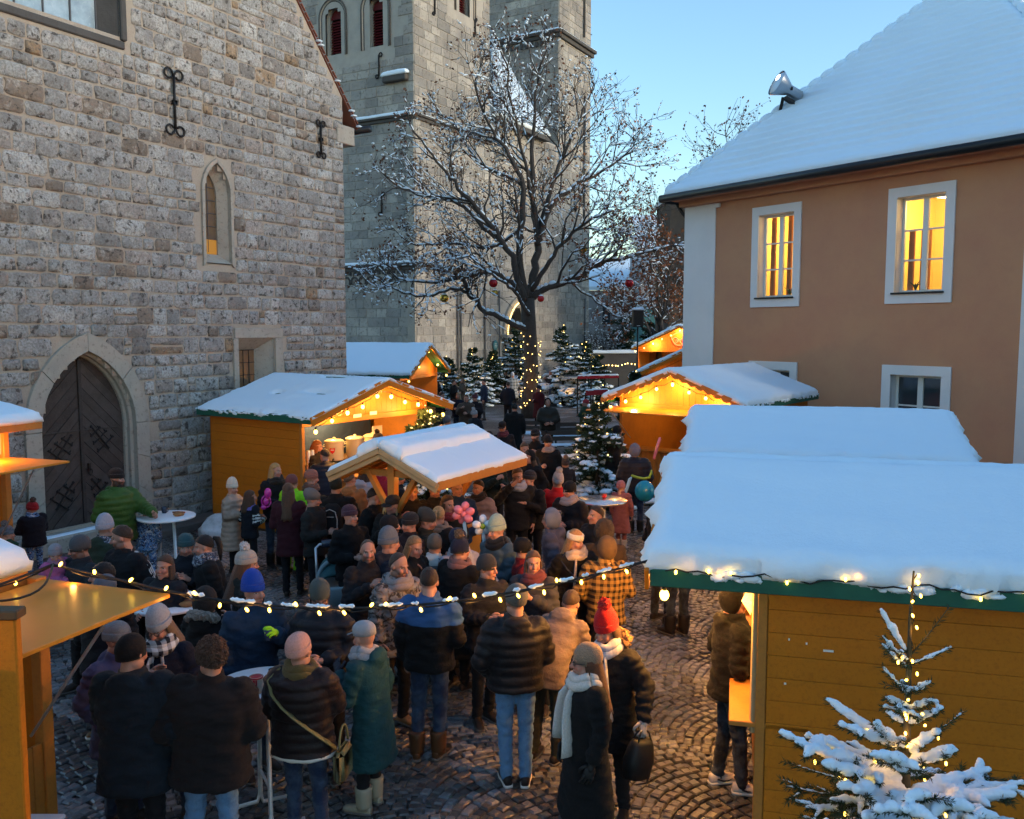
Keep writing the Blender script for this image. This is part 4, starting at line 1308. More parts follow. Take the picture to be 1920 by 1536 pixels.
# ------------------------------------------------------------------ market huts
mat('ochre_board', (.54, .165, .006), .6, coords='pos', spec=.3, var=[(.8, .4, .7, (.42, .13, .006), .7), (5, .5, .7, (.46, .14, .005), .5), (38, .5, .68, (.35, .10, .005), .5), (2.5, .66, .72, (.25, .10, .02), .4)], bump=(70, .5, 5, .006))
mat('wood_warm', (.46, .18, .03), .5, coords='obj', spec=.35, var=[(4, .4, .7, (.32, .13, .03), .6), (35, .5, .7, (.26, .11, .03), .4)], bump=(50, .3, 4, .004))
mat('wood_pale', (.40, .28, .14), .65, coords='obj', var=[(6, .4, .7, (.32, .21, .10), .6)], bump=(40, .3, 4, .004))
mat('wood_dark', (.10, .055, .025), .7, coords='obj', var=[(6, .4, .7, (.06, .035, .02), .6)])
mat('green_roof', (.010, .10, .066), .6, coords='obj', var=[(7, .4, .7, (.006, .06, .045), .6)], bump=(25, .4, 3, .006))
mat('bulb_on', (1, .8, .5), .4, emit=((1, .60, .08), 6), sampling='NONE')
mat('mini_on', (1, .8, .5), .4, emit=((1, .56, .055), 6), sampling='NONE')
mat('far_on', (1, .8, .5), .4, emit=((1, .62, .16), 3.2), sampling='NONE')
mat('black_cable', (.012, .012, .013), .6)
mat('blue_tarp', (.03, .055, .13), .6, bump=(6, .6, 3, .05))
mat('enamel', (.72, .62, .42), .3, spec=.5)
mat('heart_red', (.6, .02, .015), .4)
mat('steel_tube', (.55, .57, .60), .35, .7)
mat('white_plastic', (.72, .74, .77), .4, spec=.45)
mat('plastic_sheet', (.55, .40, .34), .25, alpha=.55)
mat('neon_red', (.8, .1, .05), .4, emit=((1, .10, .03), 2.5), sampling='NONE')

def _bulb_mesh():
	b = MB(); b.add(*ellipsoid((0, 0, -.055), (.034, .034, .042), 12, 8), 0); b.add(*tube([(0, 0, -.02), (0, 0, .03)], .016, 8), 1)
	return b.mesh('bulb', ['bulb_on', 'black_cable'], True)
BULB = _bulb_mesh()
def box_part(name, m, par, *a, c=.006, **kw):
	return MB().add(*cbox(*a, c)).build(name, m, par, local=True, **kw)
def hut(name, Fc, b, W, L, ze, zr, side, label, of=.55, snow_t=.16, flap=None, bare=(), bulbs=9, watts=(30, 40), scallop=False, boards=True, counter=1.0, seed=1., interior=True, group='wooden market huts', gable_planks=True, sign=None, bar='ochre_board'):
	X = Vector((b[0], b[1], 0)).normalized(); Z = Vector((0, 0, 1)); Y = Z.cross(X)
	root = empty(name, M=frame((Fc[0], Fc[1], 0), X, Y, Z), label=label, cat='market hut', group=group)
	wb, x0, x1 = W - .22, of, L - .12
	tb = math.atan2(zr - ze, W)
	zt = lambda y: zr - abs(y) * (zr - ze) / W
	zw = zt(wb) - .03
	# side walls
	if boards:
		n = int(round((zw - .04) / .168)); h = (zw - .04) / n
		V, Fs = cbox(x0 + .04, x1, -.012, .012, 0, h - .003, .0015)
		bm = mk('board', V, Fs, ['ochre_board'])
		for k in range(n):
			link('board', bm, root, Matrix.Translation((0, side * (wb - .012), .04 + k * h)), local=True)
		box_part('inner_lining', 'wood_warm', root, x0 + .03, x1, min(side * (wb - .03), side * (wb - .045)), max(side * (wb - .03), side * (wb - .045)), .04, zw - .01)
		V, Fs = cbox(x0 - .035, x0 + .035, min(side * (wb - .07), side * (wb + .006)), max(side * (wb - .07), side * (wb + .006)), 0, zw + .02, .006)
		MB().add(V, Fs).build('corner_post', 'wood_warm', root, local=True)
	else:
		box_part('side_wall', 'ochre_board', root, x0, x1, min(side * wb, side * (wb - .03)), max(side * wb, side * (wb - .03)), .02, zw)
	o = -side
	box_part('side_wall', 'wood_warm', root, x0, x1, min(o * wb, o * (wb - .03)), max(o * wb, o * (wb - .03)), .02, zw)
	box_part('corner_post', 'wood_warm', root, x0 - .035, x0 + .035, min(o * (wb - .07), o * (wb + .006)), max(o * (wb - .07), o * (wb + .006)), 0, zw + .02)
	V, Fs = extrude([(-wb, .02), (wb, .02), (wb, zw), (0, zt(0) - .05), (-wb, zw)], 0, .03)
	MB().add(np.c_[x1 - V[:, 2], V[:, 0], V[:, 1]], [f[:, ::-1] for f in Fs]).build('back_wall', 'wood_warm', root, local=True)
	box_part('floor', 'wood_dark', root, x0, x1, -wb, wb, -.02, .06)
	if counter:
		nb = max(4, int(2 * wb / .14)); y = np.linspace(-wb + .03, wb - .03, nb + 1)
		V, Fs = cbox(x0, x0 + .022, .003, y[1] - y[0] - .003, .05, counter, .003)
		pm = mk('front_board', V, Fs, ['wood_warm'])
		for k in range(nb):
			link('front_board', pm, root, Matrix.Translation((0, y[k], 0)), local=True)
		box_part('counter', 'wood_warm', root, x0 - .22, x0 + .35, -wb, wb, counter, counter + .04)
	zh = ze - .22
	box_part('header_beam', 'wood_warm', root, x0 - .04, x0 + .05, -wb, wb, zh, zh + .11)
	# gable triangle of upright planks
	if gable_planks:
		n = max(6, int(2 * wb / .15)); y = np.linspace(-wb, wb, n + 1)
		for k in range(n):
			a, c = y[k] + .003, y[k + 1] - .003
			za, zc = zt(a) - .04, zt(c) - .04
			lo = zh + .111
			if max(za, zc) - lo < .02: continue
			poly = [(a, lo), (c, lo), (c, max(zc, lo + .005))] + ([(0, zt(0) - .04)] if a < 0 < c else []) + [(a, max(za, lo + .005))]
			V, Fs = extrude(poly, 0, .02)
			MB().add(np.c_[x0 + .02 - V[:, 2], V[:, 0], V[:, 1]], [f[:, ::-1] for f in Fs]).build('gable_plank', 'wood_warm', root, local=True)
	# roof panels, fascias, barge boards
	for s in (-1, 1):
		nrm = np.array([0, s * math.sin(tb), math.cos(tb)])
		P = np.array([[0, 0, zr], [L, 0, zr], [L, s * W, ze], [0, s * W, ze]])
		V = np.concatenate([P - nrm * .035, P])
		Fq = BOXF if s < 0 else BOXF[:, ::-1]
		rp = MB().add(V, Fq).build('roof_panel', 'green_roof', root, local=True)
		box_part('eaves_fascia', 'green_roof', root, .01, L - .01, min(s * (W - .005), s * (W + .02)), max(s * (W - .005), s * (W + .02)), ze - .115, ze + .01)
		p0, p1 = Vector((-.012, 0, zr - .05)), Vector((-.012, s * (W + .03), ze - .07))
		if scallop:
			n = 9; pts = []
			for k in range(n * 6 + 1):
				t = k / (n * 6); pts.append((t, -.10 - .05 * abs(math.sin(k * math.pi / 6))))
			poly = [((W + .03) * t, zr + .02 - (zr - ze) * t * (W + .03) / W + d) for t, d in pts][::-1]
			poly = [(0, zr + .03), ((W + .03), ze + .02)] + poly
			V, Fs = extrude([(s * y_, z_) for y_, z_ in poly], 0, .03)
			MB().add(np.c_[-V[:, 2], V[:, 0], V[:, 1]], Fs).build('barge_board', bar, root, local=True)
		else:
			V, Fs = beam(p0, p1, .03, .17)
			MB().add(V, Fs).build('barge_board', bar, root, local=True)
		# snow
		U_ = np.array([L + .05, 0, 0]); O_ = np.array([-.03, s * (W + .02), ze + .0]); V_ = np.array([0, -s * (W + .02), zr - ze + .01])
		V, Fs = snow_slab(O_, U_, V_, snow_t, 70, 36, .16, seed + s, .012, .10)
		if len(bare) and s == side:
			n = len(V) // 2
			nn = nrm
			for (bu, bv, ru, rv, am) in bare:
				uu = (V[:n, 0] + .03) / L; vv_ = 1 - np.abs(V[:n, 1]) / W
				k = np.exp(-(((uu - bu) / ru) ** 2 + ((vv_ - bv) / rv) ** 2)) * am * (1 + .8 * vnoise(V[:n], 9, seed))
				V[:n] -= nn * k[:, None]
		MB().add(V, Fs).build('roof_snow', 'snow', rp, True, local=True)
	# bulbs on a drooping cable under the barge boards
	if bulbs:
		cab = []
		for k in range(bulbs):
			t = (k / (bulbs - 1) - .5) * 2
			y = t * (W - .18)
			z = zt(y) - .24 - .03 * math.sin(k * 2.3)
			link('bulb', BULB, root, Matrix.Translation((.10, y, z)), local=True)
			cab.append((.10, y, z + .03))
			if k < bulbs - 1:
				y2 = ((k + .5) / (bulbs - 1) - .5) * 2 * (W - .18); cab.append((.10, y2, zt(y2) - .25))
		MB().add(*tube(cab, .007, 5)).build('bulb_cable', 'black_cable', root, local=True)
	for k, wv in enumerate(watts):
		if not wv: continue
		if k == 0:
			for y in (-.55 * W, 0, .55 * W):
				point_light(root, (.10, y, zt(y) - .36), wv / 3, W1, .05, local=True)
		else:
			point_light(root, (x0 + (x1 - x0) * .4, 0, zw - .12), wv, (1, .52, .15), .08, local=True)
	if flap:
		out, z0, z1_, ext = flap
		V, Fs = cbox(-out, 0, -wb - ext, wb + ext, -.015, .015, .004)
		Mf = Matrix.Translation((x0 - .03, 0, z0)) @ Matrix.Rotation(math.atan2(z1_ - z0, out), 4, 'Y')
		MB().add(xf(Mf, V), Fs).build('counter_flap', 'ochre_gloss', root, local=True)
		for y in (-wb + .3, wb - .3):
			MB().add(*tube([(x0 - .02, y, z0 - .75), (x0 - out * .8, y, z0 + (z1_ - z0) * .8 - .03)], .012, 6)).build('strut', 'steel_tube', root, local=True)
	return root
mat('ochre_gloss', (.55, .22, .02), .32, coords='obj', spec=.5, var=[(5, .45, .7, (.48, .19, .02), .6)])

G1 = (1.34, 7.55)
B1 = (.969, -.247)
hut1 = hut('market_hut', G1, B1, 1.46, 3.35, 2.19, 2.70, -1, 'near ochre hut with deep snow roof and fairy lights on its green eaves', of=.80, snow_t=.17, seed=2.1, watts=(170, 70), counter=1.0)
hut2 = hut('market_hut', (2.62, 12.75), B1, 1.46, 3.5, 2.17, 2.68, -1, 'second snow roofed hut between the near hut and the orange house', of=.7, snow_t=.17, seed=5.3, watts=(60, 40))
hut3 = hut('market_hut', (3.65, 20.1), (.62, .785), 1.85, 4.5, 2.24, 2.95, -1, 'open hut with scalloped bulb-lit gable and orange flap by the house', of=.5, snow_t=.12, flap=(1.15, 2.02, 2.0, .25), bulbs=9, scallop=True, boards=False, seed=7.7, watts=(110, 30), bar='wood_warm')
hutL = hut('market_hut', (-2.45, 17.25), (-.82, .57), 2.0, 3.35, 2.32, 2.93, 1, 'mulled wine hut with ochre side and thin snow against the church wall', of=.55, snow_t=.055, seed=9.1,
		   bare=[(.42, .97, .10, .06, .12), (.30, .52, .10, .035, .10), (.62, .48, .05, .03, .10), (.30, .02, .22, .03, .06), (.75, .02, .2, .03, .06)], bulbs=10, watts=(85, 80))
# far huts
hut('market_hut', (-3.05, 33.0), (-.97, .24), 2.3, 4.2, 2.3, 3.35, 1, 'snowy hut roof behind the mulled wine hut, below the dark tower', of=.5, snow_t=.12, bulbs=5, boards=False, seed=3.2, watts=(40, 15))
hut('market_hut', (6.05, 29.6), (.55, .835), 2.3, 4.5, 2.25, 3.3, -1, 'far hut with tracks in its snow, behind the scalloped hut', of=.5, snow_t=.12, bulbs=3, boards=False, seed=4.4, watts=(10, 10))
hutF = hut('market_hut', (9.55, 50.0), (.35, .94), 2.75, 4.0, 2.85, 4.15, -1, 'farthest hut with glowing orange gable and red neon drawing', of=.5, snow_t=.15, bulbs=11, boards=False, seed=6.6, watts=(190, 20))
def neon():
	b = MB()
	th = np.linspace(0, 2 * math.pi, 24)
	for (cy, cz, ry, rz) in ((.1, 3.38, .42, .36), (.32, 3.30, .15, .16), (-.1, 3.26, .17, .14)):
		b.add(*tube([(.46, cy + ry * math.cos(t) * (1 + .12 * math.sin(3 * t)), cz + rz * math.sin(t)) for t in th], .022, 5, False))
	for k in range(5):
		y = .3 - k * .14; b.add(*tube([(.45, y, 3.22), (.45, y - .03, 3.36), (.45, y - .1, 3.30)], .02, 5))
	b.build('neon_drawing', 'neon_red', hutF, local=True)
neon()
def hut_fairy_lights():
	# fairy lights lying in the snow along the eaves of the near hut
	X = Vector((B1[0], B1[1], 0)); Y = Vector((-X.y, X.x, 0)); O = Vector((G1[0], G1[1], 0))
	root = empty('fairy_light_string', O - Y * 1.49 + Vector((0, 0, 2.2)), 'fairy lights half buried in snow along the green eaves', 'string lights', 'fairy light strings')
	pts, b = [], MB()
	for k in range(40):
		x = .12 + k * .075
		pts.append(O + X * x - Y * (1.50 + .015 * math.sin(k)) + Vector((0, 0, 2.20 + .016 * math.sin(k * .9) + .012 * math.sin(k * 2.3))))
	MB().add(*tube(pts, .006, 5)).build('cable', 'black_cable', root)
	for k in (1, 4, 6, 11, 12, 16, 22, 27, 31, 36):
		V, Fs = ellipsoid((0, 0, 0), (.010, .010, .017), 8, 6)
		MB().add(V + np.array(pts[k] + Vector((0, 0, -.02 if k % 2 else .02)) - Y * .012), Fs).build('bulb', 'mini_on', root, True)
	for k in (2, 5, 17, 22):
		point_light(root, pts[k] - Y * .03 + Vector((0, 0, .03)), .05, W1, .02)
	# a cable loop hanging from the eaves at the far end and a scrap of tape
	L = [O + X * (3.0 + .17 * math.cos(t)) - Y * 1.30 + Vector((0, 0, 1.92 + .15 * math.sin(t))) for t in np.linspace(.6, 6.0, 20)]
	MB().add(*tube(L, .007, 5)).build('cable_loop', 'black_cable', root)
hut_fairy_lights()
def eave_clumps(h, W, L, ze, s, seed, n=200):
	rg = np.random.default_rng(seed); b = MB()
	for k in range(n):
		x = rg.uniform(0, L); u = rg.uniform(.012, .034)
		if vnoise(np.array([[x, 0, 0]]), 3.1, seed)[0] < -.15: continue
		V, Fs = ellipsoid((x, s * (W + .015), ze + .015 - rg.uniform(0, .045)), (u * rg.uniform(1, 2.4), u * .7, u * rg.uniform(.6, 1.2)), 9, 6)
		b.add(V + rg.normal(0, .004, V.shape), Fs)
	b.build('snow_clumps', 'snow', h, True, local=True, kind='stuff')
eave_clumps(hut1, 1.46, 3.35, 2.19, -1, 3); eave_clumps(hutL, 2.0, 3.35, 2.32, 1, 5, 110); eave_clumps(hut3, 1.85, 4.5, 2.24, -1, 8, 110)
for u_, z_, w_ in ((.42, 1.62, .07), (.3, 1.66, .012), (.18, 1.68, .012), (.16, 1.35, .016)):
	MB().add(*cbox(.8 + u_, .8 + u_ + w_, -1.247, -1.241, z_, z_ + .016, .001)).build('tape_scrap', 'paper_white', hut1, local=True)
def hut1_front():
	# sheets hung on the open front and bright reveal of the near hut
	X = Vector((B1[0], B1[1], 0)); Y = Vector((-X.y, X.x, 0)); O = Vector((G1[0], G1[1], 0))
	b = MB(); b.add(*beam(O + X * .755 - Y * 1.20 + Vector((0, 0, .95)), O + X * .755 - Y * 1.20 + Vector((0, 0, 2.05)), .05, .05, up=(1, 0, 0))); b.build('light_post', 'wood_pale', hut1)
	L = [O + X * .70 - Y * .95 + Vector((0, 0, 2.05))]
	st = empty('paper_star', O + X * .70 - Y * 1.08 + Vector((0, 0, 1.90)), 'glowing paper star hanging at the near hut front', 'star lantern')
	b = MB()
	c = Vector((0, 0, 0))
	for k in range(8):
		a = k * math.pi / 4
		tip = Vector((.02, math.cos(a) * .11, math.sin(a) * .11)); p, q = Vector((0, math.cos(a - .39) * .045, math.sin(a - .39) * .045)), Vector((0, math.cos(a + .39) * .045, math.sin(a + .39) * .045))
		for sx in (-.05, .05):
			b.add([tuple(tip), tuple(p), tuple(q), (sx, 0, 0)], [[0, 1, 3], [0, 3, 2], [1, 2, 3]])
	b.build('paper_body', 'star_lit', st, local=True)
	point_light(st, (-.16, 0, 0), 5, W1, .04, local=True)
mat('green_box', (.04, .16, .02), .5)
mat('star_lit', (.8, .6, .3), .6, emit=((1, .50, .08), 1.6), sampling='NONE')
hut1_front()

# ------------------------------------------------------------------ open pavilion in the middle
def pavilion():
	f, e = Vector((-1.66, 11.45, 0)), Vector((-.62, 13.35, 0))
	X = (e - f).normalized(); Z = Vector((0, 0, 1)); Y = Z.cross(X)       # Y to the far left
	L = (e - f).length
	root = empty('market_pavilion', M=frame(f, X, Y, Z), label='small open timber pavilion with smooth snow roof and round sign', cat='pavilion')
	W, zr, ze = .87, 2.36, 1.97
	for nm, x in (('post', .14), ('post', L * .83)):
		box_part(nm, 'wood_warm', root, x - .055, x + .055, -.055, .055, 0, zr - .08)
		for s in (-1, 1):
			V, Fs = beam((x, s * .03, 1.42), (x, s * W * .55, ze + .14), .07, .085, up=(1, 0, 0))
			MB().add(V, Fs).build('brace', 'wood_warm', root, local=True)
		V, Fs = beam((x, -W * .8, ze + .02), (x, W * .8, ze + .02), .06, .09); MB().add(V, Fs).build('tie_beam', 'wood_warm', root, local=True)
	box_part('ridge_beam', 'wood_warm', root, -.05, L + .05, -.05, .05, zr - .17, zr - .05)
	box_part('counter_top', 'wood_warm', root, .05, L * .9, -.42, .42, 1.04, 1.09)
	box_part('counter_front', 'ochre_gloss', root, .10, L * .85, -.36, -.34, .2, 1.03)
	tb = math.atan2(zr - ze, W)
	for s in (-1, 1):
		nrm = np.array([0, s * math.sin(tb), math.cos(tb)])
		P = np.array([[-.10, 0, zr], [L + .10, 0, zr], [L + .10, s * W, ze], [-.10, s * W, ze]])
		rp = MB().add(np.concatenate([P - nrm * .05, P]), BOXF if s < 0 else BOXF[:, ::-1]).build('roof_panel', 'wood_warm', root, local=True)
		for k, (dx, dz, w) in enumerate(((-.125, -.075, .12), (-.155, -.03, .07))):
			V, Fs = beam((dx, 0, zr + dz), (dx, s * (W + .02), ze + dz), .03, w); MB().add(V, Fs).build('barge_board', 'wood_pale', root, local=True)
		box_part('eaves_fascia', 'wood_warm', root, -.12, L + .12, min(s * W, s * (W + .03)), max(s * W, s * (W + .03)), ze - .10, ze + .015)
		for k in range(6):
			V, Fs = beam((.1 + k * (L - .2) / 5, 0, zr - .10), (.1 + k * (L - .2) / 5, s * (W - .02), ze - .09), .05, .08); MB().add(V, Fs).build('rafter', 'wood_warm', root, local=True)
		V, Fs = snow_slab((-.13, s * (W + .01), ze + .005), (L + .27, 0, 0), (0, -s * (W + .01), zr - ze), .065, 60, 26, .06, 3.3 + s, .004)
		n = len(V) // 2
		for sx in (.36, .70):
			V[:n, 2] -= .016 * np.exp(-((V[:n, 0] / L - sx) / .012) ** 2)
		MB().add(V, Fs).build('roof_snow', 'snow', rp, True, local=True)
		q = .40
		V, Fs = snow_slab((-.17, s * W * q, zr - (zr - ze) * q + .045), (L + .12, 0, 0), (0, -s * W * q, (zr - ze) * q), .13, 60, 20, .10, 8.8 + s, .012, .05)
		MB().add(V, Fs).build('ridge_snow', 'snow', rp, True, local=True)
	# round sign with a printed skyline on the front post
	sg = empty('round_sign'); adopt(sg, root, True); sg.matrix_basis = frame((.075, 0, 1.47), (0, -1, 0), (0, 0, 1), (-1, 0, 0)); sg['label'] = 'round sign printed with an orange town skyline'
	c = [(.118 * math.cos(t), .118 * math.sin(t)) for t in np.linspace(0, 2 * math.pi, 36, endpoint=False)]
	MB().add(*extrude(c, 0, .018)).build('disc', 'wood_pale', sg, local=True)
	inner = [np.array((.112 * math.cos(t), .112 * math.sin(t))) for t in np.linspace(0, 2 * math.pi, 36, endpoint=False)]
	up = clip_half(inner, np.array((0, -.03)), np.array((-.12, .99)))
	lo = clip_half(inner, np.array((0, -.034)), np.array((.12, -.99)))
	MB().add(*extrude([tuple(p) for p in up], .0181, .0195)).build('sky_print', 'sign_orange', sg, local=True)
	MB().add(*extrude([tuple(p) for p in lo], .0181, .0195)).build('text_field', 'paper_white', sg, local=True)
	sil = [(-.10, -.045), (-.10, -.01), (-.085, .015), (-.07, -.005), (-.06, .0), (-.055, .035), (-.045, .0), (-.02, .005), (-.01, .02), (.0, .0), (.03, -.01), (.05, -.005), (.07, -.015), (.10, -.015), (.10, -.022)]
	MB().add(*extrude([(x, y) for x, y in sil], .0196, .0205)).build('skyline_print', 'wood_dark', sg, local=True)
	b = MB()
	for (x0, x1, y0, y1) in ((.07, .076, .005, .03), (.076, .088, .025, .03), (.076, .088, .014, .018), (.086, .091, .017, .028), (.082, .09, .005, .014), (-.075, -.055, -.062, -.046), (-.04, -.01, -.056, -.05), (-.03, .055, -.072, -.067)):
		b.add(*cbox(x0, x1, y0, y1, .0196, .0206, .0003))
	b.build('lettering', 'wood_dark', sg, local=True)
	point_light(root, (.5, -.2, 1.9), 3.0, W1, .05, local=True)
	point_light(root, (L * .6, .1, 1.9), 2.0, W1, .05, local=True)
mat('sign_orange', (.55, .27, .03), .5, coords='obj', var=[(9, .4, .65, (.62, .50, .30), .8)])
pavilion()

# ------------------------------------------------------------------ stalls cut by the left picture edge
ST_X, ST_Y = Vector((-.945, .327, 0)).normalized(), Vector((-.327, -.945, 0)).normalized()
def stall(O, label, zroof, zflap, length, flap_out, lamp, snow_t=.16, roof_far=.25, fl_len=2.3, ov=.22):
	root = empty('market_stall', M=frame(O, ST_X, ST_Y, (0, 0, 1)), label=label, cat='market stall', group='stalls at the picture edge')
	D_ = 1.9
	for y in (.03, length - .03):
		box_part('post', 'wood_warm', root, 0, .09, y - .045, y + .045, 0, zroof - .02)
	nb = int(length / .15)
	V, Fs = cbox(.02, .045, .003, length / nb - .003, .04, 1.0, .003); pm = mk('front_board', V, Fs, ['wood_warm'])
	for k in range(nb): link('front_board', pm, root, Matrix.Translation((0, k * length / nb, 0)), local=True)
	box_part('side_wall', 'ochre_board', root, .09, D_, -.02, .02, 0, zroof - .03)
	box_part('back_wall', 'wood_warm', root, D_ - .03, D_, .02, length, 0, zroof - .03)
	# lean roof rising to the back
	zb = zroof + .42
	P = np.array([[-ov, -roof_far, zroof], [D_, -roof_far, zb], [D_, length, zb], [-ov, length, zroof]])
	rp = MB().add(np.concatenate([P, P + [0, 0, .05]]), BOXF).build('roof_panel', 'wood_warm', root, local=True)
	box_part('eaves_fascia', 'wood_warm', root, -ov - .025, -ov, -roof_far, length, zroof - .07, zroof + .06)
	V, Fs = snow_slab((-ov - .04, length, zroof + .055), (0, -length - roof_far - .02, 0), (D_ + ov + .04, 0, zb - zroof), snow_t, 50, 26, .14, zroof * 3, .02)
	MB().add(V, Fs).build('roof_snow', 'snow', rp, True, local=True)
	V, Fs = cbox(-flap_out, 0, 0, fl_len, -.014, .014, .004)
	MB().add(V + [0, 0, zflap], Fs).build('counter_flap', 'ochre_gloss', root, local=True)
	for y in (.55, fl_len - .3):
		MB().add(*tube([(0, max(y - .37, .1), zflap - 1.05), (-flap_out + .02, y, zflap - .02)], .011, 6)).build('strut', 'steel_tube', root, local=True)
	for (x, y, z, w) in lamp:
		link('bulb', BULB, root, Matrix.Translation((x, y, z)), local=True)
		point_light(root, (x - .02, y, z - .10), w, W1, .04, local=True)
	return root
tip = G(319, 1117, 2.15)
st1 = stall(tip + ST_X * 1.07 - Vector((0, 0, 2.15)), 'nearest stall with orange flap and light cable, cut by the picture edge', 2.20, 2.15, 2.8, 1.07, [(-.16, 1.3, 2.40, 22), (-.16, 2.2, 2.40, 16)], fl_len=2.6, ov=-.12, roof_far=-.05)
tip2 = G(131, 866, 2.15)
st2 = stall(tip2 + ST_X * 1.07 - Vector((0, 0, 2.15)), 'stall with a bare bulb above its flap, next to the church door', 2.60, 2.15, 2.8, 1.07, [(-.12, .55, 2.46, 45), (-.1, 1.5, 2.46, 20)], .12, .35)
# plastic weather sheet of the second stall
b = MB(); n = 14
V = [( -.02 + .02 * math.sin(k * 1.7), .12 + k * .16, 2.58) for k in range(n)] + [(-.03 + .03 * math.sin(k * 1.7 + 1), .12 + k * .16, 2.22 - .03 * math.sin(k)) for k in range(n)]
b.add(V, [np.array([[k, k + 1, n + k + 1, n + k] for k in range(n - 1)])]); b.build('weather_sheet', 'plastic_sheet', st2, True, local=True)
# ochre wall end right at the edge
p = D(36, 1200, 4.40)
wr = empty('booth_wall', (p.x, p.y, 0), 'ochre plywood wall end in front of the nearest flap', 'wall')
MB().add(*cbox(p.x - 1.5, p.x, p.y - .03, p.y + .03, 0, 2.42, .008)).build('panel', 'ochre_board', wr)
MB().add(*cbox(p.x - 1.5, p.x + .02, p.y - .05, p.y + .05, 2.42, 2.47, .008)).build('top_rail', 'wood_dark', wr)
q = G(90, 1530, .75)
tb_ = empty('bench_table', (q.x, q.y, 0), 'pale blue table corner at the bottom beside the ochre wall end', 'table')
MB().add(*cbox(q.x - .9, q.x + .10, q.y - .75, q.y + .03, .72, .75, .006)).build('table_top', 'white_plastic', tb_)
for dx in (-.8, 0):
	MB().add(*cbox(q.x + dx, q.x + dx + .05, q.y - .4, q.y - .35, 0, .72)).build('leg', 'steel_tube', tb_)

# ------------------------------------------------------------------ light garland across the square
def garland():
	X1 = Vector((B1[0], B1[1], 0)); Y1 = Vector((-X1.y, X1.x, 0))
	endp = Vector((G1[0], G1[1], 0)) - Y1 * 1.47 + X1 * .0 + Vector((0, 0, 2.26))
	hub = tip + ST_X * 1.0 + Vector((0, 0, .12))
	start = hub + ST_Y * 1.4 + Vector((0, 0, .05))
	P = [start.lerp(hub, k / 10) + Vector((0, 0, -.05 * math.sin(math.pi * k / 10))) for k in range(11)]
	P += [hub.lerp(tip + Vector((0, 0, .03)), k / 10) for k in range(1, 11)]
	a = tip + Vector((0, 0, .03))
	n = 60
	for k in range(1, n + 1):
		t = k / n
		P.append(a.lerp(endp, t) + Vector((0, 0, -.95 * t * (1 - t) * (1 - .25 * t))))
	root = empty('light_garland', hub, 'string of warm bulbs with snow bits sagging across the crowd', 'string lights', 'fairy light strings')
	MB().add(*tube(P, .009, 6)).build('cable', 'black_cable', root)
	P2 = [p + Vector((.01 * math.sin(i * 1.9), .012 * math.cos(i * 2.3), -.014 + .012 * math.sin(i * 1.3))) for i, p in enumerate(P)]
	MB().add(*tube(P2, .006, 5)).build('second_cable', 'black_cable', root)
	L1 = [hub + ST_Y * (.9 * (1 - t)) - ST_X * (.25 * math.sin(t * 3.1)) + Vector((0, 0, .01 - .08 * math.sin(t * 3.1))) for t in np.linspace(0, 1, 12)]
	MB().add(*tube(L1, .008, 5)).build('loose_cable', 'black_cable', root)
	V0, F0 = ellipsoid((0, 0, 0), (.0105, .0105, .019), 8, 6)
	mb = mk('bulb', V0, F0, ['mini_on'], None, True)
	rg = random.Random(4)
	i = 2
	while i < len(P) - 1:
		p = P[i] + Vector((rg.uniform(-.02, .02), -.012, rg.choice((-.032, -.028, .024, -.04))))
		M = Matrix.Translation(p) @ Matrix.Rotation(rg.uniform(-.7, .7), 4, 'X') @ Matrix.Rotation(rg.uniform(-.7, .7), 4, 'Y')
		link('bulb', mb, root, M)
		MB().add(*tube([P[i], p], .004, 4)).build('bulb_lead', 'black_cable', root)
		i += rg.choice((2, 3, 3, 4))
	for i in range(3, len(P), 9):
		point_light(root, P[i] + Vector((0, -.03, -.06)), .35, W1, .02)
	sn = MB()
	k = 22
	while k < len(P) - 2:
		n = rg.choice((1, 2, 2, 3)); Q = []
		for q in range(n * 4 + 1):
			f = k + q / 4; a_ = int(f)
			if a_ + 1 >= len(P): break
			Q.append(P[a_].lerp(P[a_ + 1], f - a_) + Vector((0, rg.uniform(-.004, .004), .010 + rg.uniform(0, .008))))
		if len(Q) > 3:
			rr = np.array([rg.uniform(.008, .018) for _ in Q]); rr[0] = rr[-1] = .004
			sn.add(*tube(Q, rr, 7))
		k += n + rg.choice((1, 1, 2, 3, 4))
	sn.build('snow_bits', 'snow', root, True, kind='stuff')
garland()

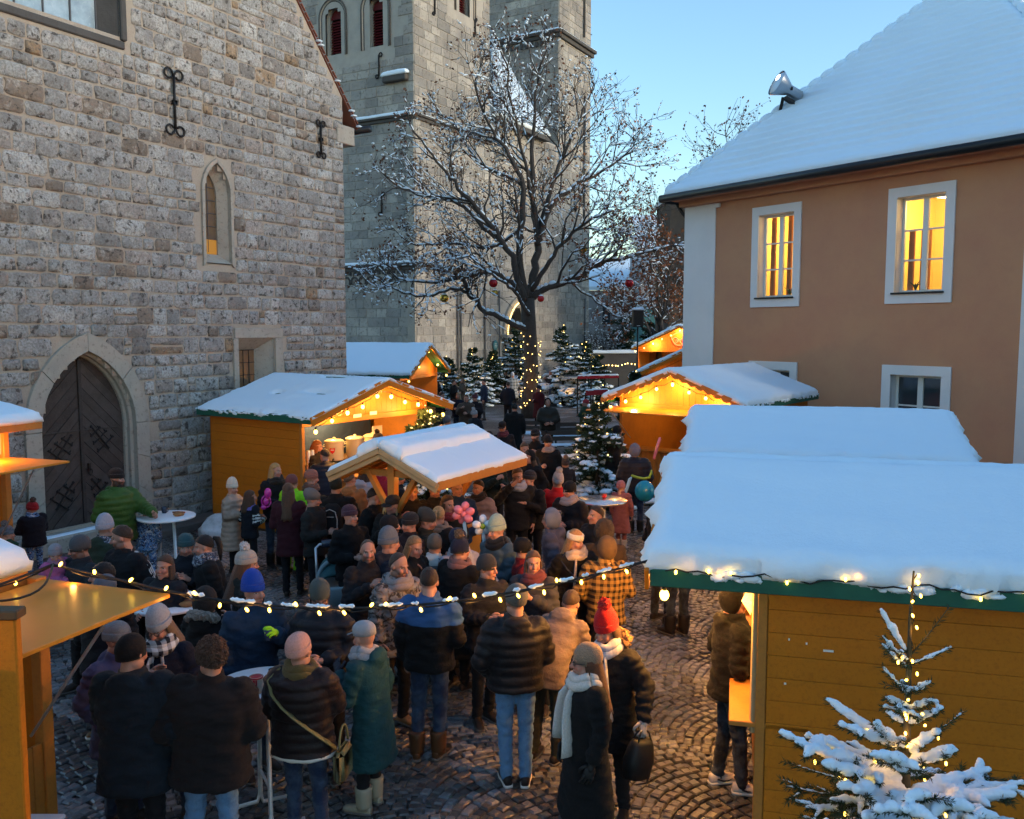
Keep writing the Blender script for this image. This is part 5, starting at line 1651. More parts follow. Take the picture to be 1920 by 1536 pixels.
# ------------------------------------------------------------------ high tables and what stands on them
def high_table(px, py, label, r=.40, z=1.10, rot=0., mtop='white_plastic'):
	c = G(px, py, z)
	root = empty('high_table', M=Matrix.Translation((c.x, c.y, 0)) @ Matrix.Rotation(rot, 4, 'Z'), label=label, cat='table', group='round standing tables')
	n = 40
	rr = [ellring((0, 0, z - .035 + dz), r + dr, r + dr, n) for dz, dr in ((0, -.02), (.005, 0), (.03, 0), (.035, -.006))]
	MB().add(*rings(rr)).build('table_top', mtop, root, True, local=True)
	for k, s in enumerate((-1, 1)):
		L = [(s * .10, -.22, .03), (s * .10, -.20, .03), (s * .04 * s * s, -.20, .5), (-s * .10, -.18, z - .05), (-s * .10, .18, z - .05), (s * .04, .20, .5), (s * .10, .20, .03), (s * .10, .22, .03)]
		L = [(s * .26, -.22 + .02 * k, .025), (s * .02, -.20 + .02 * k, .045), (0, -.19 + .02 * k, .12), (0, -.16 + .02 * k, z - .05), (0, .16 - .02 * k, z - .05), (0, .19 - .02 * k, .12), (s * .02, .20 - .02 * k, .045), (s * .26, .22 - .02 * k, .025)]
		MB().add(*tube(L, .017, 8)).build('leg_frame', 'steel_white', root, True, local=True)
	MB().add(*tube([(0, -.2, .33), (0, .2, .33)], .012, 6)).build('cross_bar', 'steel_white', root, True, local=True)
	return c
mat('steel_top', (.5, .52, .56), .22, .8, var=[(7, .4, .6, (.75, .77, .8), .7)])
mat('steel_white', (.62, .63, .65), .35, .2)
def mug(p, label, col='mug_dark', h=.095, r=.038, group='drinks on the tables'):
	root = empty('mug', p, label, 'mug', group)
	prof = [(r * .8, 0), (r * .9, .004), (r, h * .4), (r, h), (r * .9, h), (r * .85, h * .3)]
	V, Fs = rings([ellring((0, 0, z), a, a, 16) for a, z in prof])
	MB().add(V, Fs).build('cup', col, root, True, local=True)
	MB().add(*tube([(r + .022 * math.sin(t), 0, h * .5 - .03 * math.cos(t)) for t in np.linspace(0, math.pi, 8)], .006, 6)).build('handle', col, root, True, local=True)
	V, Fs = ellipsoid((0, 0, h * .82), (r * .88, r * .88, .003), 14, 4); MB().add(V, Fs).build('drink', 'mulled', root, local=True)
	return root
mat('mug_dark', (.02, .028, .05), .25, spec=.5); mat('mulled', (.10, .012, .01), .15); mat('glass_jar', (.42, .36, .28), .15, spec=.6); mat('bread', (.36, .15, .05), .7, bump=(30, .4, 3, .01)); mat('ribbon_red', (.32, .02, .03), .6)
def food(p, label, length=.17, col='bread'):
	root = empty('bread_roll', p, label, 'food')
	V, Fs = ellipsoid((0, 0, .03), (length / 2, .04, .032), 16, 8); V += .006 * vnoise(V, 30)[:, None]
	MB().add(V, Fs).build('roll', col, root, True, local=True)
	MB().add(*tube([(-length * .55, .01, .055), (0, .012, .062), (length * .55, .01, .055)], .014, 8)).build('sausage', 'sausage', root, True, local=True)
mat('sausage', (.25, .08, .03), .4)
t1 = high_table(492, 1285, 'round white table with jar and mug among the foreground group', .40, 1.10, .5)
t2 = high_table(312, 967, 'round table by the church steps where the green-jacketed man stands', .42, 1.10, 1.1)
t3 = high_table(1128, 937, 'silvery round table beside the lit fir tree', .42, 1.10, .2, 'steel_top')
t4 = high_table(318, 1128, 'white table partly hidden behind the pale grey beanie', .40, 1.10, .9)
t5 = high_table(612, 958, 'white table in front of the backpack wearer', .36, 1.10, .3)
t6 = high_table(845, 798, 'small grey table under the firs behind the pavilion', .40, 1.08, .3, 'steel_top')
z = 1.10
jar = empty('storage_jar', G(481, 1298, z), 'clip-top jar with red ribbon on the foreground table', 'jar')
V, Fs = rings([ellring((0, 0, a), r_, r_, 20) for r_, a in ((.050, 0), (.058, .006), (.058, .10), (.050, .115), (.050, .13), (.045, .13), (.045, .12))]); MB().add(V, Fs).build('glass_body', 'glass_jar', jar, True, local=True)
V, Fs = rings([ellring((0, 0, a), r_, r_, 20) for r_, a in ((.054, .118), (.056, .122), (.054, .128))]); MB().add(V, Fs).build('rubber_ring', 'ribbon_red', jar, True, local=True)
b = MB(); b.add(*cbox(-.008, .008, -.063, -.057, .03, .118, .002)); b.add(*cbox(.012, .024, -.062, -.056, .05, .118, .002)); b.build('ribbon', 'ribbon_red', jar, local=True)
mug(G(513, 1276, z), 'dark mug on the foreground table beside the jar')
mug(G(308, 962, z), 'dark mug in the reach of the green-jacketed man')
food(G(335, 968, z), 'bread roll on the table by the church steps')
food(G(352, 1138, z), 'sausage roll on the table behind the pale grey beanie')
mug(G(342, 1120, z), 'red lidded drink on the table below the garland', 'heart_red')
food(G(1133, 934, z), 'small red snack box on the silvery table', .08, 'heart_red')

# ------------------------------------------------------------------ urns and goods inside the mulled wine hut
def urn(p, label, logo=False):
	root = empty('mulled_wine_urn', p, label, 'urn', 'mulled wine urns')
	V, Fs = rings([ellring((0, 0, a), r_, r_, 24) for r_, a in ((.17, 0), (.19, .02), (.19, .36), (.195, .37), (.20, .375), (.20, .385))]); MB().add(V, Fs).build('pot', 'enamel', root, True, local=True)
	V, Fs = rings([ellring((0, 0, a), r_, r_, 24) for r_, a in ((.205, .385), (.205, .40), (.15, .43), (.03, .445), (.03, .47), (.02, .475))]); MB().add(V, Fs).build('lid', 'enamel', root, True, local=True)
	MB().add(*tube([(.02, -.19, .05), (.02, -.25, .05), (.02, -.25, .02)], .016, 6)).build('tap', 'iron', root, True, local=True)
	for s in (-1, 1): MB().add(*tube([(s * .19, 0, .28), (s * .23, 0, .28), (s * .23, 0, .32), (s * .19, 0, .32)], .012, 6)).build('handle', 'enamel', root, True, local=True)
	if logo:
		pts = [(-.055, .25), (-.05, .28), (0, .265), (.05, .28), (.055, .25), (.045, .20), (0, .15), (-.045, .20)]
		V, Fs = extrude(pts, .192, .196); MB().add(np.c_[V[:, 0], -V[:, 2], V[:, 1]], [f[:, ::-1] for f in Fs]).build('heart_logo', 'heart_red', root, local=True)
		MB().add(*cbox(-.035, .035, -.199, -.196, .225, .245, .0005)).build('logo_band', 'paper_white', root, local=True)
def in_hut(x, y, z):
	return wm(hutL) @ Vector((x, y, z))
sh = MB(); V, Fs = cbox(1.35, 1.95, -1.5, 1.5, 1.18, 1.22); sh.add(V, Fs); sh.build('back_shelf', 'wood_dark', hutL, local=True)
V, Fs = cbox(2.05, 2.07, -1.6, 1.6, .9, 2.25); V[:, 0] += .02 * np.sin(V[:, 1] * 5); MB().add(V, Fs).build('tarpaulin', 'blue_tarp', hutL, local=True)
urn(in_hut(1.35, .18, 1.225), 'cream urn with red heart logo in the mulled wine hut', True)
urn(in_hut(1.35, -.42, 1.225), 'cream urn behind the bobble hat in the mulled wine hut')
urn(in_hut(1.35, -.95, 1.225), 'cream urn nearest the paper notice in the mulled wine hut')
for k in range(4):
	V, Fs = rings([ellring((0, 0, a), r_, r_, 14) for r_, a in ((.04, 0), (.042, .01), (.042, .5), (.035, .52))])
	MB().add(V, Fs).build('cup_stack', 'steel_tube', hutL, True, local=True, M=Matrix.Translation((1.0, 1.2 - k * .1, 1.05)))
bx = empty('green_box', in_hut(.75, .05, 1.04), 'small green box on the mulled wine counter', 'box')
MB().add(*cbox(-.10, .10, -.16, .16, 0, .13)).build('carton', 'green_box', bx, local=True)

for k, (y, zz, w, h) in enumerate(((.35, 2.17, .22, .07), (-.1, 2.19, .2, .07), (-1.05, 1.55, .30, .28))):
	MB().add(*cbox(.50 if k < 2 else 1.3, .508 if k < 2 else 1.31, y - w / 2, y + w / 2, zz, zz + h, .001)).build('paper_notice', 'paper_white', hutL, local=True)

# ------------------------------------------------------------------ voxel skin helper
def remesh_jobs(jobs):
	"""jobs: list of (V, faces, voxel, smooth iterations) -> list of (V, quads, normals)"""
	objs = []
	for V, Fs, vox, it in jobs:
		me = mk('tmp', V, Fs)
		o = bpy.data.objects.new('tmp', me)
		COL.objects.link(o)
		m = o.modifiers.new('r', 'REMESH'); m.mode = 'VOXEL'; m.voxel_size = vox; m.adaptivity = 0
		if it:
			s = o.modifiers.new('s', 'SMOOTH'); s.factor = .5; s.iterations = it
		objs.append(o)
	dg = bpy.context.evaluated_depsgraph_get()
	dg.update()
	out = []
	for o in objs:
		ev = o.evaluated_get(dg)
		me = ev.data
		n = len(me.vertices)
		V = np.empty(n * 3, np.float32); me.vertices.foreach_get('co', V)
		N = np.empty(n * 3, np.float32); me.vertices.foreach_get('normal', N)
		k = len(me.polygons)
		tot = np.empty(k, np.int32); me.polygons.foreach_get('loop_total', tot)
		li = np.empty(len(me.loops), np.int32); me.loops.foreach_get('vertex_index', li)
		st = np.concatenate([[0], np.cumsum(tot)[:-1]])
		quads = li[(st[tot == 4][:, None] + np.arange(4))] if (tot == 4).any() else np.zeros((0, 4), int)
		tris = li[(st[tot == 3][:, None] + np.arange(3))] if (tot == 3).any() else np.zeros((0, 3), int)
		out.append((V.reshape(-1, 3).astype(float), [f for f in (quads, tris) if len(f)], N.reshape(-1, 3).astype(float)))
	for o in objs:
		me = o.data
		bpy.data.objects.remove(o)
		bpy.data.meshes.remove(me)
	return out

# ------------------------------------------------------------------ bare trees
mat('bark', (.055, .046, .040), .9, var=[(6, .45, .7, (.09, .08, .07), .5)], bump=(18, .8, 6, .03))
mat('twig', (.035, .027, .023), .9)
mat('leaf_brown', rough=.8, src='attr')
mat('ball_red', (.42, .008, .012), .12, spec=.7, metal=.4); mat('ball_gold', (.60, .36, .06), .14, metal=.9)
mat('needle', rough=.75, src='attr')
class Tree:
	def __init__(s, seed):
		s.rg = np.random.default_rng(seed); s.wood = MB(); s.snow = MB(); s.leafV = []; s.leafT = []
	def leaf(s, p, size, tone):
		d = s.rg.normal(0, 1, 3); d /= np.linalg.norm(d); e = np.cross(d, s.rg.normal(0, 1, 3)); e /= np.linalg.norm(e)
		q = np.array([p, p + d * size * .5 + e * size * .35, p + d * size + np.cross(d, e) * size * .15, p + d * size * .5 - e * size * .35])
		s.leafV.append(q); s.leafT.append(np.repeat(np.array(tone)[None], 4, 0))
	def branch(s, P, R_, n=6, snow=1.0, sides=True):
		P = np.array([tuple(p) for p in P], float)
		s.wood.add(*tube(P, R_, n))
		if snow > 0:
			for i in range(len(P) - 1):
				d = P[i + 1] - P[i]; L = np.linalg.norm(d)
				if L < 1e-4: continue
				slope = abs(d[2]) / L
				if slope > .93 or s.rg.random() > snow: continue
				t = (1 - slope) ** .6
				ra, rb = R_[i], R_[i + 1]
				k0, k1 = s.rg.uniform(0, .12), s.rg.uniform(.85, 1.0)
				a, b = P[i] + d * k0, P[i] + d * k1
				up = np.array([0, 0, 1.0])
				h = lambda r: (r * .75 + .022) * (0.5 + .5 * t)
				m = (a + b) / 2
				s.snow.add(*tube([a + up * ra * .75, a * .75 + b * .25 + up * (ra * .9 + .004), m + up * ((ra + rb) / 2 * .9 + .008), a * .25 + b * .75 + up * (rb * .9 + .004), b + up * rb * .75],
								 np.array([h(ra) * .5, h(ra), h((ra + rb) / 2) * 1.08, h(rb), h(rb) * .5]), 5))
	def grow(s, p, d, L, r, level, maxl, leafp, tone, snow, up=.25, leafsize=.13):
		rg = s.rg
		n = 4 if level < maxl else 3
		P = [np.array(p)]; d = np.array(d, float)
		for k in range(n):
			d = d + rg.normal(0, .22, 3) + np.array([0, 0, up * .35])
			d /= np.linalg.norm(d)
			P.append(P[-1] + d * L / n)
		R_ = np.linspace(r, max(r * .35, .007), n + 1)
		s.branch(P, R_, 5 if level < maxl else 3, snow * (1, .8, .5, .15)[min(level, 3)])
		if level < maxl:
			kids = rg.integers(4, 7) if level == 1 else rg.integers(3, 6)
			for k in range(kids):
				t = rg.uniform(.25, 1.0); i = min(int(t * n), n - 1)
				q = P[i] + (P[i + 1] - P[i]) * (t * n - i)
				ax = rg.normal(0, 1, 3); dd = P[i + 1] - P[i]; dd /= np.linalg.norm(dd)
				ax -= dd * ax.dot(dd); ax /= np.linalg.norm(ax)
				nd = dd * .75 + ax * .75
				s.grow(q, nd, L * rg.uniform(.42, .68), r * .45, level + 1, maxl, leafp, tone, snow, up, leafsize)
		else:
			for k in range(3):
				if rg.random() < leafp:
					s.leaf(P[-1 - (k % 2)] + rg.normal(0, .05, 3), leafsize * rg.uniform(.6, 1.3), np.array(tone) * rg.uniform(.6, 1.3))
				if rg.random() < snow * .14:
					c = P[-1 - (k % 3)]; q = rg.uniform(.03, .065)
					s.snow.add(*ellipsoid(c + [0, 0, q * .4], (q * 1.3, q * 1.3, q * .8), 6, 4))
	def finish(s, root, names=('branches', 'snow', 'leaves')):
		s.wood.build(names[0], 'bark', root, True)
		if s.snow.n: s.snow.build(names[1], 'snow', root, True, kind='stuff')
		if s.leafV:
			V = np.concatenate(s.leafV); n = len(V) // 4
			link(names[2], mk(names[2], V, [np.arange(n * 4).reshape(-1, 4)], ['leaf_brown'], None, False, np.concatenate(s.leafT)), root, kind='stuff')
def oak():
	Y = 38.9
	base = G(995, 783)
	root = empty('oak_tree', (base.x, base.y, 0), 'big bare oak with snow on its branches and last brown leaves', 'tree')
	T = Tree(12)
	def limb(pts, r0, r1, dy=0.0, dy1=0.0, kids=9, klen=(2.0, 3.6), leafp=.6, tone=(.11, .045, .022), level=1):
		n = len(pts)
		P = [np.array(D(x, y, Y + dy + (dy1 - dy) * i / (n - 1))) for i, (x, y) in enumerate(pts)]
		# smooth
		t = np.linspace(0, n - 1, (n - 1) * 4 + 1)
		A = np.array(P); S = np.stack([np.interp(t, np.arange(n), A[:, k]) for k in range(3)], -1)
		for _ in range(3): S[1:-1] = (S[:-2] + 2 * S[1:-1] + S[2:]) / 4
		S[1:-1] += T.rg.normal(0, .04, S[1:-1].shape)
		R_ = np.linspace(r0, r1, len(S)) * .78
		T.branch(S, R_, 8 if r0 > .12 else 6, .96)
		for k in range(kids):
			q = T.rg.uniform(.22, 1.0) * (len(S) - 1); i = min(int(q), len(S) - 2)
			p = S[i] + (S[i + 1] - S[i]) * (q - i)
			dd = S[i + 1] - S[i]; dd /= np.linalg.norm(dd)
			ax = T.rg.normal(0, 1, 3); ax -= dd * ax.dot(dd); ax /= np.linalg.norm(ax)
			f = 1 - .45 * q / len(S)
			T.grow(p, dd * .7 + ax * .8 + np.array([0, 0, .25]), T.rg.uniform(*klen) * f * 1.12, R_[i] * .42 + .012, level, 3, leafp, tone, .8)
		T.grow(S[-1], S[-1] - S[-2], klen[0] * .8, r1, 1, 3, leafp, tone, .8)
	tr = [(995, 790), (994, 740), (996, 690), (994, 640), (991, 600), (989, 560)]
	P = [np.array(D(x, y, Y)) for x, y in tr]; P[0][2] = -.1
	T.wood.add(*tube(P, np.array([.46, .35, .32, .31, .32, .31]), 14))
	RT = (.20, .07, .03)
	limb([(989, 560), (1004, 505), (1010, 440), (998, 370), (996, 300), (1000, 220), (1010, 130)], .26, .05, 0, .8, 13, (2.2, 3.6))
	limb([(988, 562), (972, 505), (976, 430), (984, 350), (955, 288), (925, 250), (893, 170)], .24, .05, 0, -.9, 13, (2.2, 3.6))
	limb([(985, 565), (965, 492), (935, 445), (899, 397), (859, 350), (830, 317), (790, 262)], .20, .05, -.2, -1.6, 11, (2.0, 3.4))
	limb([(940, 452), (895, 419), (866, 379), (793, 368), (742, 346)], .13, .04, -.6, .8, 10, (1.8, 3.0))
	limb([(988, 560), (950, 520), (910, 507), (860, 525), (800, 532), (745, 522)], .15, .04, -.2, -1.8, 11, (1.8, 3.0))
	limb([(996, 622), (965, 609), (930, 592), (892, 572), (878, 548)], .17, .11, -.1, -1.0, 3, (1.4, 2.2))
	limb([(878, 548), (850, 540), (800, 560), (745, 545), (700, 520)], .10, .03, -1.0, -1.8, 8, (1.6, 2.6))
	limb([(992, 590), (975, 560), (958, 535), (925, 520), (880, 480)], .12, .04, -.3, -2.4, 7, (1.8, 2.8))
	limb([(994, 560), (1016, 542), (1070, 529), (1114, 500), (1158, 485), (1225, 470)], .21, .06, .1, -.8, 12, (1.8, 3.0), .9, RT)
	limb([(1008, 460), (1030, 383), (1070, 354), (1129, 321), (1185, 285)], .16, .05, .1, .6, 11, (2.0, 3.2), .6, RT)
	limb([(996, 545), (1030, 490), (1063, 445), (1100, 415), (1150, 395)], .15, .05, 0, -1.6, 11, (1.9, 3.0), .8, RT)
	limb([(1010, 440), (1040, 330), (1075, 250), (1100, 190)], .14, .05, .3, 1.8, 11, (2.0, 3.2), .4)
	limb([(984, 350), (940, 330), (890, 300), (850, 225)], .11, .04, 0, 1.6, 10, (1.9, 3.0))
	limb([(1000, 400), (985, 300), (960, 200), (950, 120)], .11, .04, .4, -1.4, 10, (1.8, 2.8))
	limb([(976, 430), (920, 470), (850, 455), (780, 460)], .10, .04, -.3, 1.8, 10, (1.8, 2.8))
	limb([(1070, 529), (1110, 560), (1150, 590), (1180, 600)], .06, .03, .0, -1.2, 8, (1.4, 2.2), 1.0, RT)
	T.finish(root)
	# lights wound round the trunk
	lr = empty('fairy_light_string', (base.x, base.y, 1.0), 'fairy lights wound round the oak trunk', 'string lights', 'fairy light strings')
	mb = mk('bulb', *ellipsoid((0, 0, 0), (.020, .020, .026), 6, 4), ['far_on'], None, True)
	pts = []
	for k in range(260):
		a = k * .163 + .3 * math.sin(k * .37); z = .35 + 3.4 * k / 260 + .10 * math.sin(k * .9)
		r = .44 + .09 * max(0, 1 - z / .7)
		pts.append((base.x + r * math.cos(a), base.y + r * math.sin(a), z + .08 * math.sin(a * 1.3)))
		if (k * 7) % 5 < 2 and math.sin(a) < .3: link('bulb', mb, lr, Matrix.Translation(pts[-1]))
	MB().add(*tube(pts, .008, 4)).build('cable', 'black_cable', lr)
	point_light(lr, (base.x, base.y - 1.0, 1.6), 5, W1, .1)
	# giant baubles
	for (px, py, r, m, nm) in ((925, 531, .19, 'ball_red', 'large red bauble with a snow cap left of the oak trunk'), (1180, 531, .19, 'ball_red', 'red bauble at the tip of the long limb reaching the house'),
							   (1014, 560, .15, 'ball_red', 'dark red bauble close beside the oak trunk'), (833, 559, .19, 'ball_gold', 'gold bauble at the far end of the low limb over the hut'),
							   (928, 549, .14, 'ball_gold', 'small gold bauble under the large red bauble'), (1093, 468, .18, 'ball_gold', 'gold bauble with snow cap high among the house-side branches')):
		c = D(px, py, Y - 1.0)
		bo = empty('bauble', c, nm, 'bauble', 'baubles in the oak')
		MB().add(*ellipsoid((0, 0, 0), (r, r, r), 20, 12)).build('ball', m, bo, True, local=True)
		MB().add(*tube([(0, 0, r), (0, 0, r + .05)], .04, 8)).build('cap', 'steel', bo, local=True)
		MB().add(*tube([(0, 0, r + .05), (0, .3, r + .7)], .006, 4)).build('hanging_wire', 'black_cable', bo, local=True)
		MB().add(*ellipsoid((0, 0, r * .75), (r * .66, r * .66, r * .32), 12, 6)).build('snow_cap', 'snow', bo, True, local=True)
oak()
def bare_tree(base, h, spread, seed, label, leafp, tone, snow, nl=9, leafsize=.16, r=.25, name='bare_tree'):
	root = empty(name, base, label, 'tree')
	T = Tree(seed)
	b = np.array(base)
	T.wood.add(*tube([b, b + [0, 0, h * .25], b + [.1, 0, h * .45]], np.array([r, r * .8, r * .6]), 8))
	for k in range(nl):
		a = 2 * math.pi * k / nl + T.rg.uniform(-.4, .4); e = T.rg.uniform(.5, 1.25)
		d = np.array([math.cos(a) * math.cos(e), math.sin(a) * math.cos(e), math.sin(e)])
		T.grow(b + [0, 0, h * T.rg.uniform(.22, .45)], d, spread * T.rg.uniform(.8, 1.1), r * .45, 0, 3, leafp, tone, snow, .3, leafsize)
	T.finish(root)
p = G(1385, 640.0, 3.0);
bare_tree((D(1390, 300, 62).x, 62, 0), 18.5, 7.4, 5, 'bare brownish tree rising behind the left hip of the house roof', .9, (.10, .06, .05), .10, 18, .2, .3)
bare_tree((D(1238, 500, 54).x, 54, 0), 9.5, 4.6, 9, 'tree with rusty leaves and snow between oak and house', 1.0, (.20, .07, .028), .55, 10, .2, .22)
bare_tree((D(1135, 600, 66).x, 66, 0), 4.2, 2.4, 15, 'leafless shrub in front of the grey far house', .1, (.08, .06, .05), .3, 9, .1, .08, 'bare_shrub')

# ------------------------------------------------------------------ firs
def needles_along(a, b, n, length, rg, width=.35, lift=.25):
	"""n blades leaving the twig a->b"""
	a, b = np.asarray(a), np.asarray(b)
	d = b - a; L = np.linalg.norm(d); d = d / L
	t = rg.uniform(.05, 1, n)[:, None]
	ax = rg.normal(0, 1, (n, 3)); ax[:, 2] += lift * .6
	ax -= (ax @ d)[:, None] * d; ax /= np.linalg.norm(ax, axis=1, keepdims=True)
	dr = ax * .8 + d * .75; dr /= np.linalg.norm(dr, axis=1, keepdims=True)
	p = a + t * (b - a)
	side = np.cross(dr, rg.normal(0, 1, (n, 3))); side /= np.linalg.norm(side, axis=1, keepdims=True)
	ln = length * rg.uniform(.7, 1.25, n)[:, None]
	w = ln * width * .5
	return np.stack([p, p + dr * ln * .5 + side * w, p + dr * ln, p + dr * ln * .5 - side * w], 1)
def fir(base, h, r, seed, label, whorls=12, per=9, needle=.15, nn=17, snow=.8, lights=70, lit='far_on', lr=.022, group='snowy firs with fairy lights', glow=3, width=.35):
	rg = np.random.default_rng(seed)
	base = np.array(tuple(base), float)
	root = empty('fir_tree', tuple(base), label, 'tree', group)
	MB().add(*tube([base, base + [0, 0, h * .5], base + [0, 0, h]], np.array([.05 + h * .008, .03 + h * .004, .008]), 7)).build('trunk', 'bark', root, True)
	N, S, W_, Lp = [], MB(), MB(), []
	for k in range(whorls):
		t = (k + .3) / whorls
		rr = r * (1 - t) ** .85 + .05
		for j in range(max(3, int(per * (1 - .45 * t)))):
			a = rg.uniform(0, 2 * math.pi); ln = rr * rg.uniform(.6, 1.2); z = h * (.05 + .90 * (t + rg.uniform(-.55, .55) / whorls))
			rise = .10 + .55 * t
			P = [base + [0, 0, z]]
			d = np.array([math.cos(a), math.sin(a), 0])
			for q in (.35, .7, 1.0):
				P.append(base + d * ln * q + [0, 0, z + ln * (rise * q - .42 * (1 - t * .7) * q * q)])
			P = np.array(P)
			W_.add(*tube(P, np.linspace(.012, .004, 4), 3))
			sd = np.cross(d, [0, 0, 1.0])
			for q in range(1, 4):
				N.append(needles_along(P[q - 1], P[q], nn, needle, rg, width))
				for s in (-1, 1):
					e = P[q] + (sd * s * .55 + d * .45) * ln * .34 * (1.15 - q * .2) + [0, 0, -.03 * ln]
					N.append(needles_along(P[q] * .6 + P[q - 1] * .4, e, nn, needle * .9, rg, width))
					if rg.random() < snow * .75:
						m = (P[q] + e) / 2 + [0, 0, needle * .22]
						u = ln * rg.uniform(.05, .13) + .02
						V, Fs = ellipsoid((0, 0, 0), (u * 1.5, u * .8, u * .45), 7, 5); V[:, 2] += .01 * vnoise(V, 20, seed)
						ang = math.atan2(e[1] - P[q][1], e[0] - P[q][0]); c, s_ = math.cos(ang), math.sin(ang)
						V = np.stack([V[:, 0] * c - V[:, 1] * s_, V[:, 0] * s_ + V[:, 1] * c, V[:, 2]], -1)
						S.add(V + m, Fs)
				if rg.random() < snow:
					u = ln * rg.uniform(.06, .14) + .02
					V, Fs = ellipsoid((0, 0, 0), (u * 1.7, u * .9, u * .5), 7, 5)
					c, s_ = math.cos(a), math.sin(a); V = np.stack([V[:, 0] * c - V[:, 1] * s_, V[:, 0] * s_ + V[:, 1] * c, V[:, 2]], -1)
					S.add(V + P[q] * .8 + P[q - 1] * .2 + [0, 0, needle * .25], Fs)
			Lp.append(P)
	W_.build('branches', 'twig', root)
	V = np.concatenate(N).reshape(-1, 3); n = len(V) // 4
	tone = rg.uniform(.6, 1.5, n)[:, None] * np.array([.022, .045, .022])
	link('needles', mk('needles', V, [np.arange(n * 4).reshape(-1, 4)], ['needle'], None, False, np.repeat(tone, 4, 0)), root, kind='stuff')
	if S.n: S.build('snow', 'snow', root, True, kind='stuff')
	if lights:
		B = MB(); V0, F0 = ellipsoid((0, 0, 0), (lr, lr, lr * 1.3), 5, 4)
		for k in range(lights):
			P = Lp[rg.integers(len(Lp))]; q = rg.uniform(1.2, 2.95); i = int(q)
			p = P[i] + (P[min(i + 1, 3)] - P[i]) * (q - i) + [0, 0, .03] + rg.normal(0, .03, 3)
			B.add(V0 + p, F0)
		for k in range(5): B.add(V0 + base + [0, 0, h * (.86 + .03 * k)] + rg.normal(0, .03, 3), F0)
		B.build('fairy_lights', lit, root, kind='stuff')
		for k in range(glow):
			a = rg.uniform(math.pi, 2 * math.pi)
			point_light(root, tuple(base + [math.cos(a) * r * .75, math.sin(a) * r * .75, h * (.25 + .25 * k)]), 1.6, W1, .1)
	return root
def fir_at(px, ytop, Y, r, seed, label, **kw):
	t = D(px, ytop, Y)
	fir((t.x, Y, 0), t.z, r, seed, label, **kw)
fir_at(838, 668, 45.5, 1.05, 1, 'short lit fir nearest the dark tower corner', lights=45, glow=2)
fir_at(886, 650, 44.5, 1.25, 2, 'lit fir with long bare leader against the church wall', lights=60, glow=2)
fir_at(925, 655, 46.5, .95, 3, 'slim lit fir between the leader fir and the portal', lights=40, glow=1)
fir_at(967, 603, 47.5, 1.35, 4, 'dense fir directly in front of the church portal', lights=60, glow=1, whorls=13)
fir_at(1056, 606, 46.0, 1.6, 5, 'tallest lit fir, close to the oak trunk on its house side', lights=90, glow=2, whorls=14)
fir_at(1098, 640, 45.0, 1.35, 6, 'lit fir behind the red railing', lights=80, glow=2)
fir_at(1124, 664, 44.0, 1.0, 7, 'small snowy fir at the end of the red railing', lights=30, glow=1, snow=1.0)
fir_at(1122, 752, 19.3, 1.0, 8, 'densely lit fir beside the scalloped hut flap', lights=130, lr=.014, needle=.12, nn=26, whorls=15, per=11, glow=3, width=.28, snow=.6)
fir_at(800, 760, 18.6, .95, 9, 'snowy fir at the corner of the mulled wine hut', lights=25, lr=.014, needle=.13, nn=22, snow=1.0, glow=0)
fir_at(1190, 690, 26.0, .55, 10, 'thin fir tip poking up behind the scalloped hut', lights=12, snow=.3, glow=0, lr=.018)
def small_bush(px, py, Y, h, r, seed, label, snow=1.0):
	t = G(px, 640, 3.5)
	fir((D(px, py, Y).x, Y, 0), h, r, seed, label, whorls=9, per=10, needle=.3, nn=12, snow=snow, lights=0, group='evergreens behind the wall')
small_bush(1168, 600, 72, 7.4, 1.5, 31, 'dark ivy clad conifer in front of the far house', .35)
small_bush(1222, 600, 70, 4.6, 2.2, 32, 'snow covered bush in front of the turquoise building', 1.0)
small_bush(1262, 600, 69, 4.4, 1.6, 33, 'snow covered bush beside the dark gatehouse', 1.0)

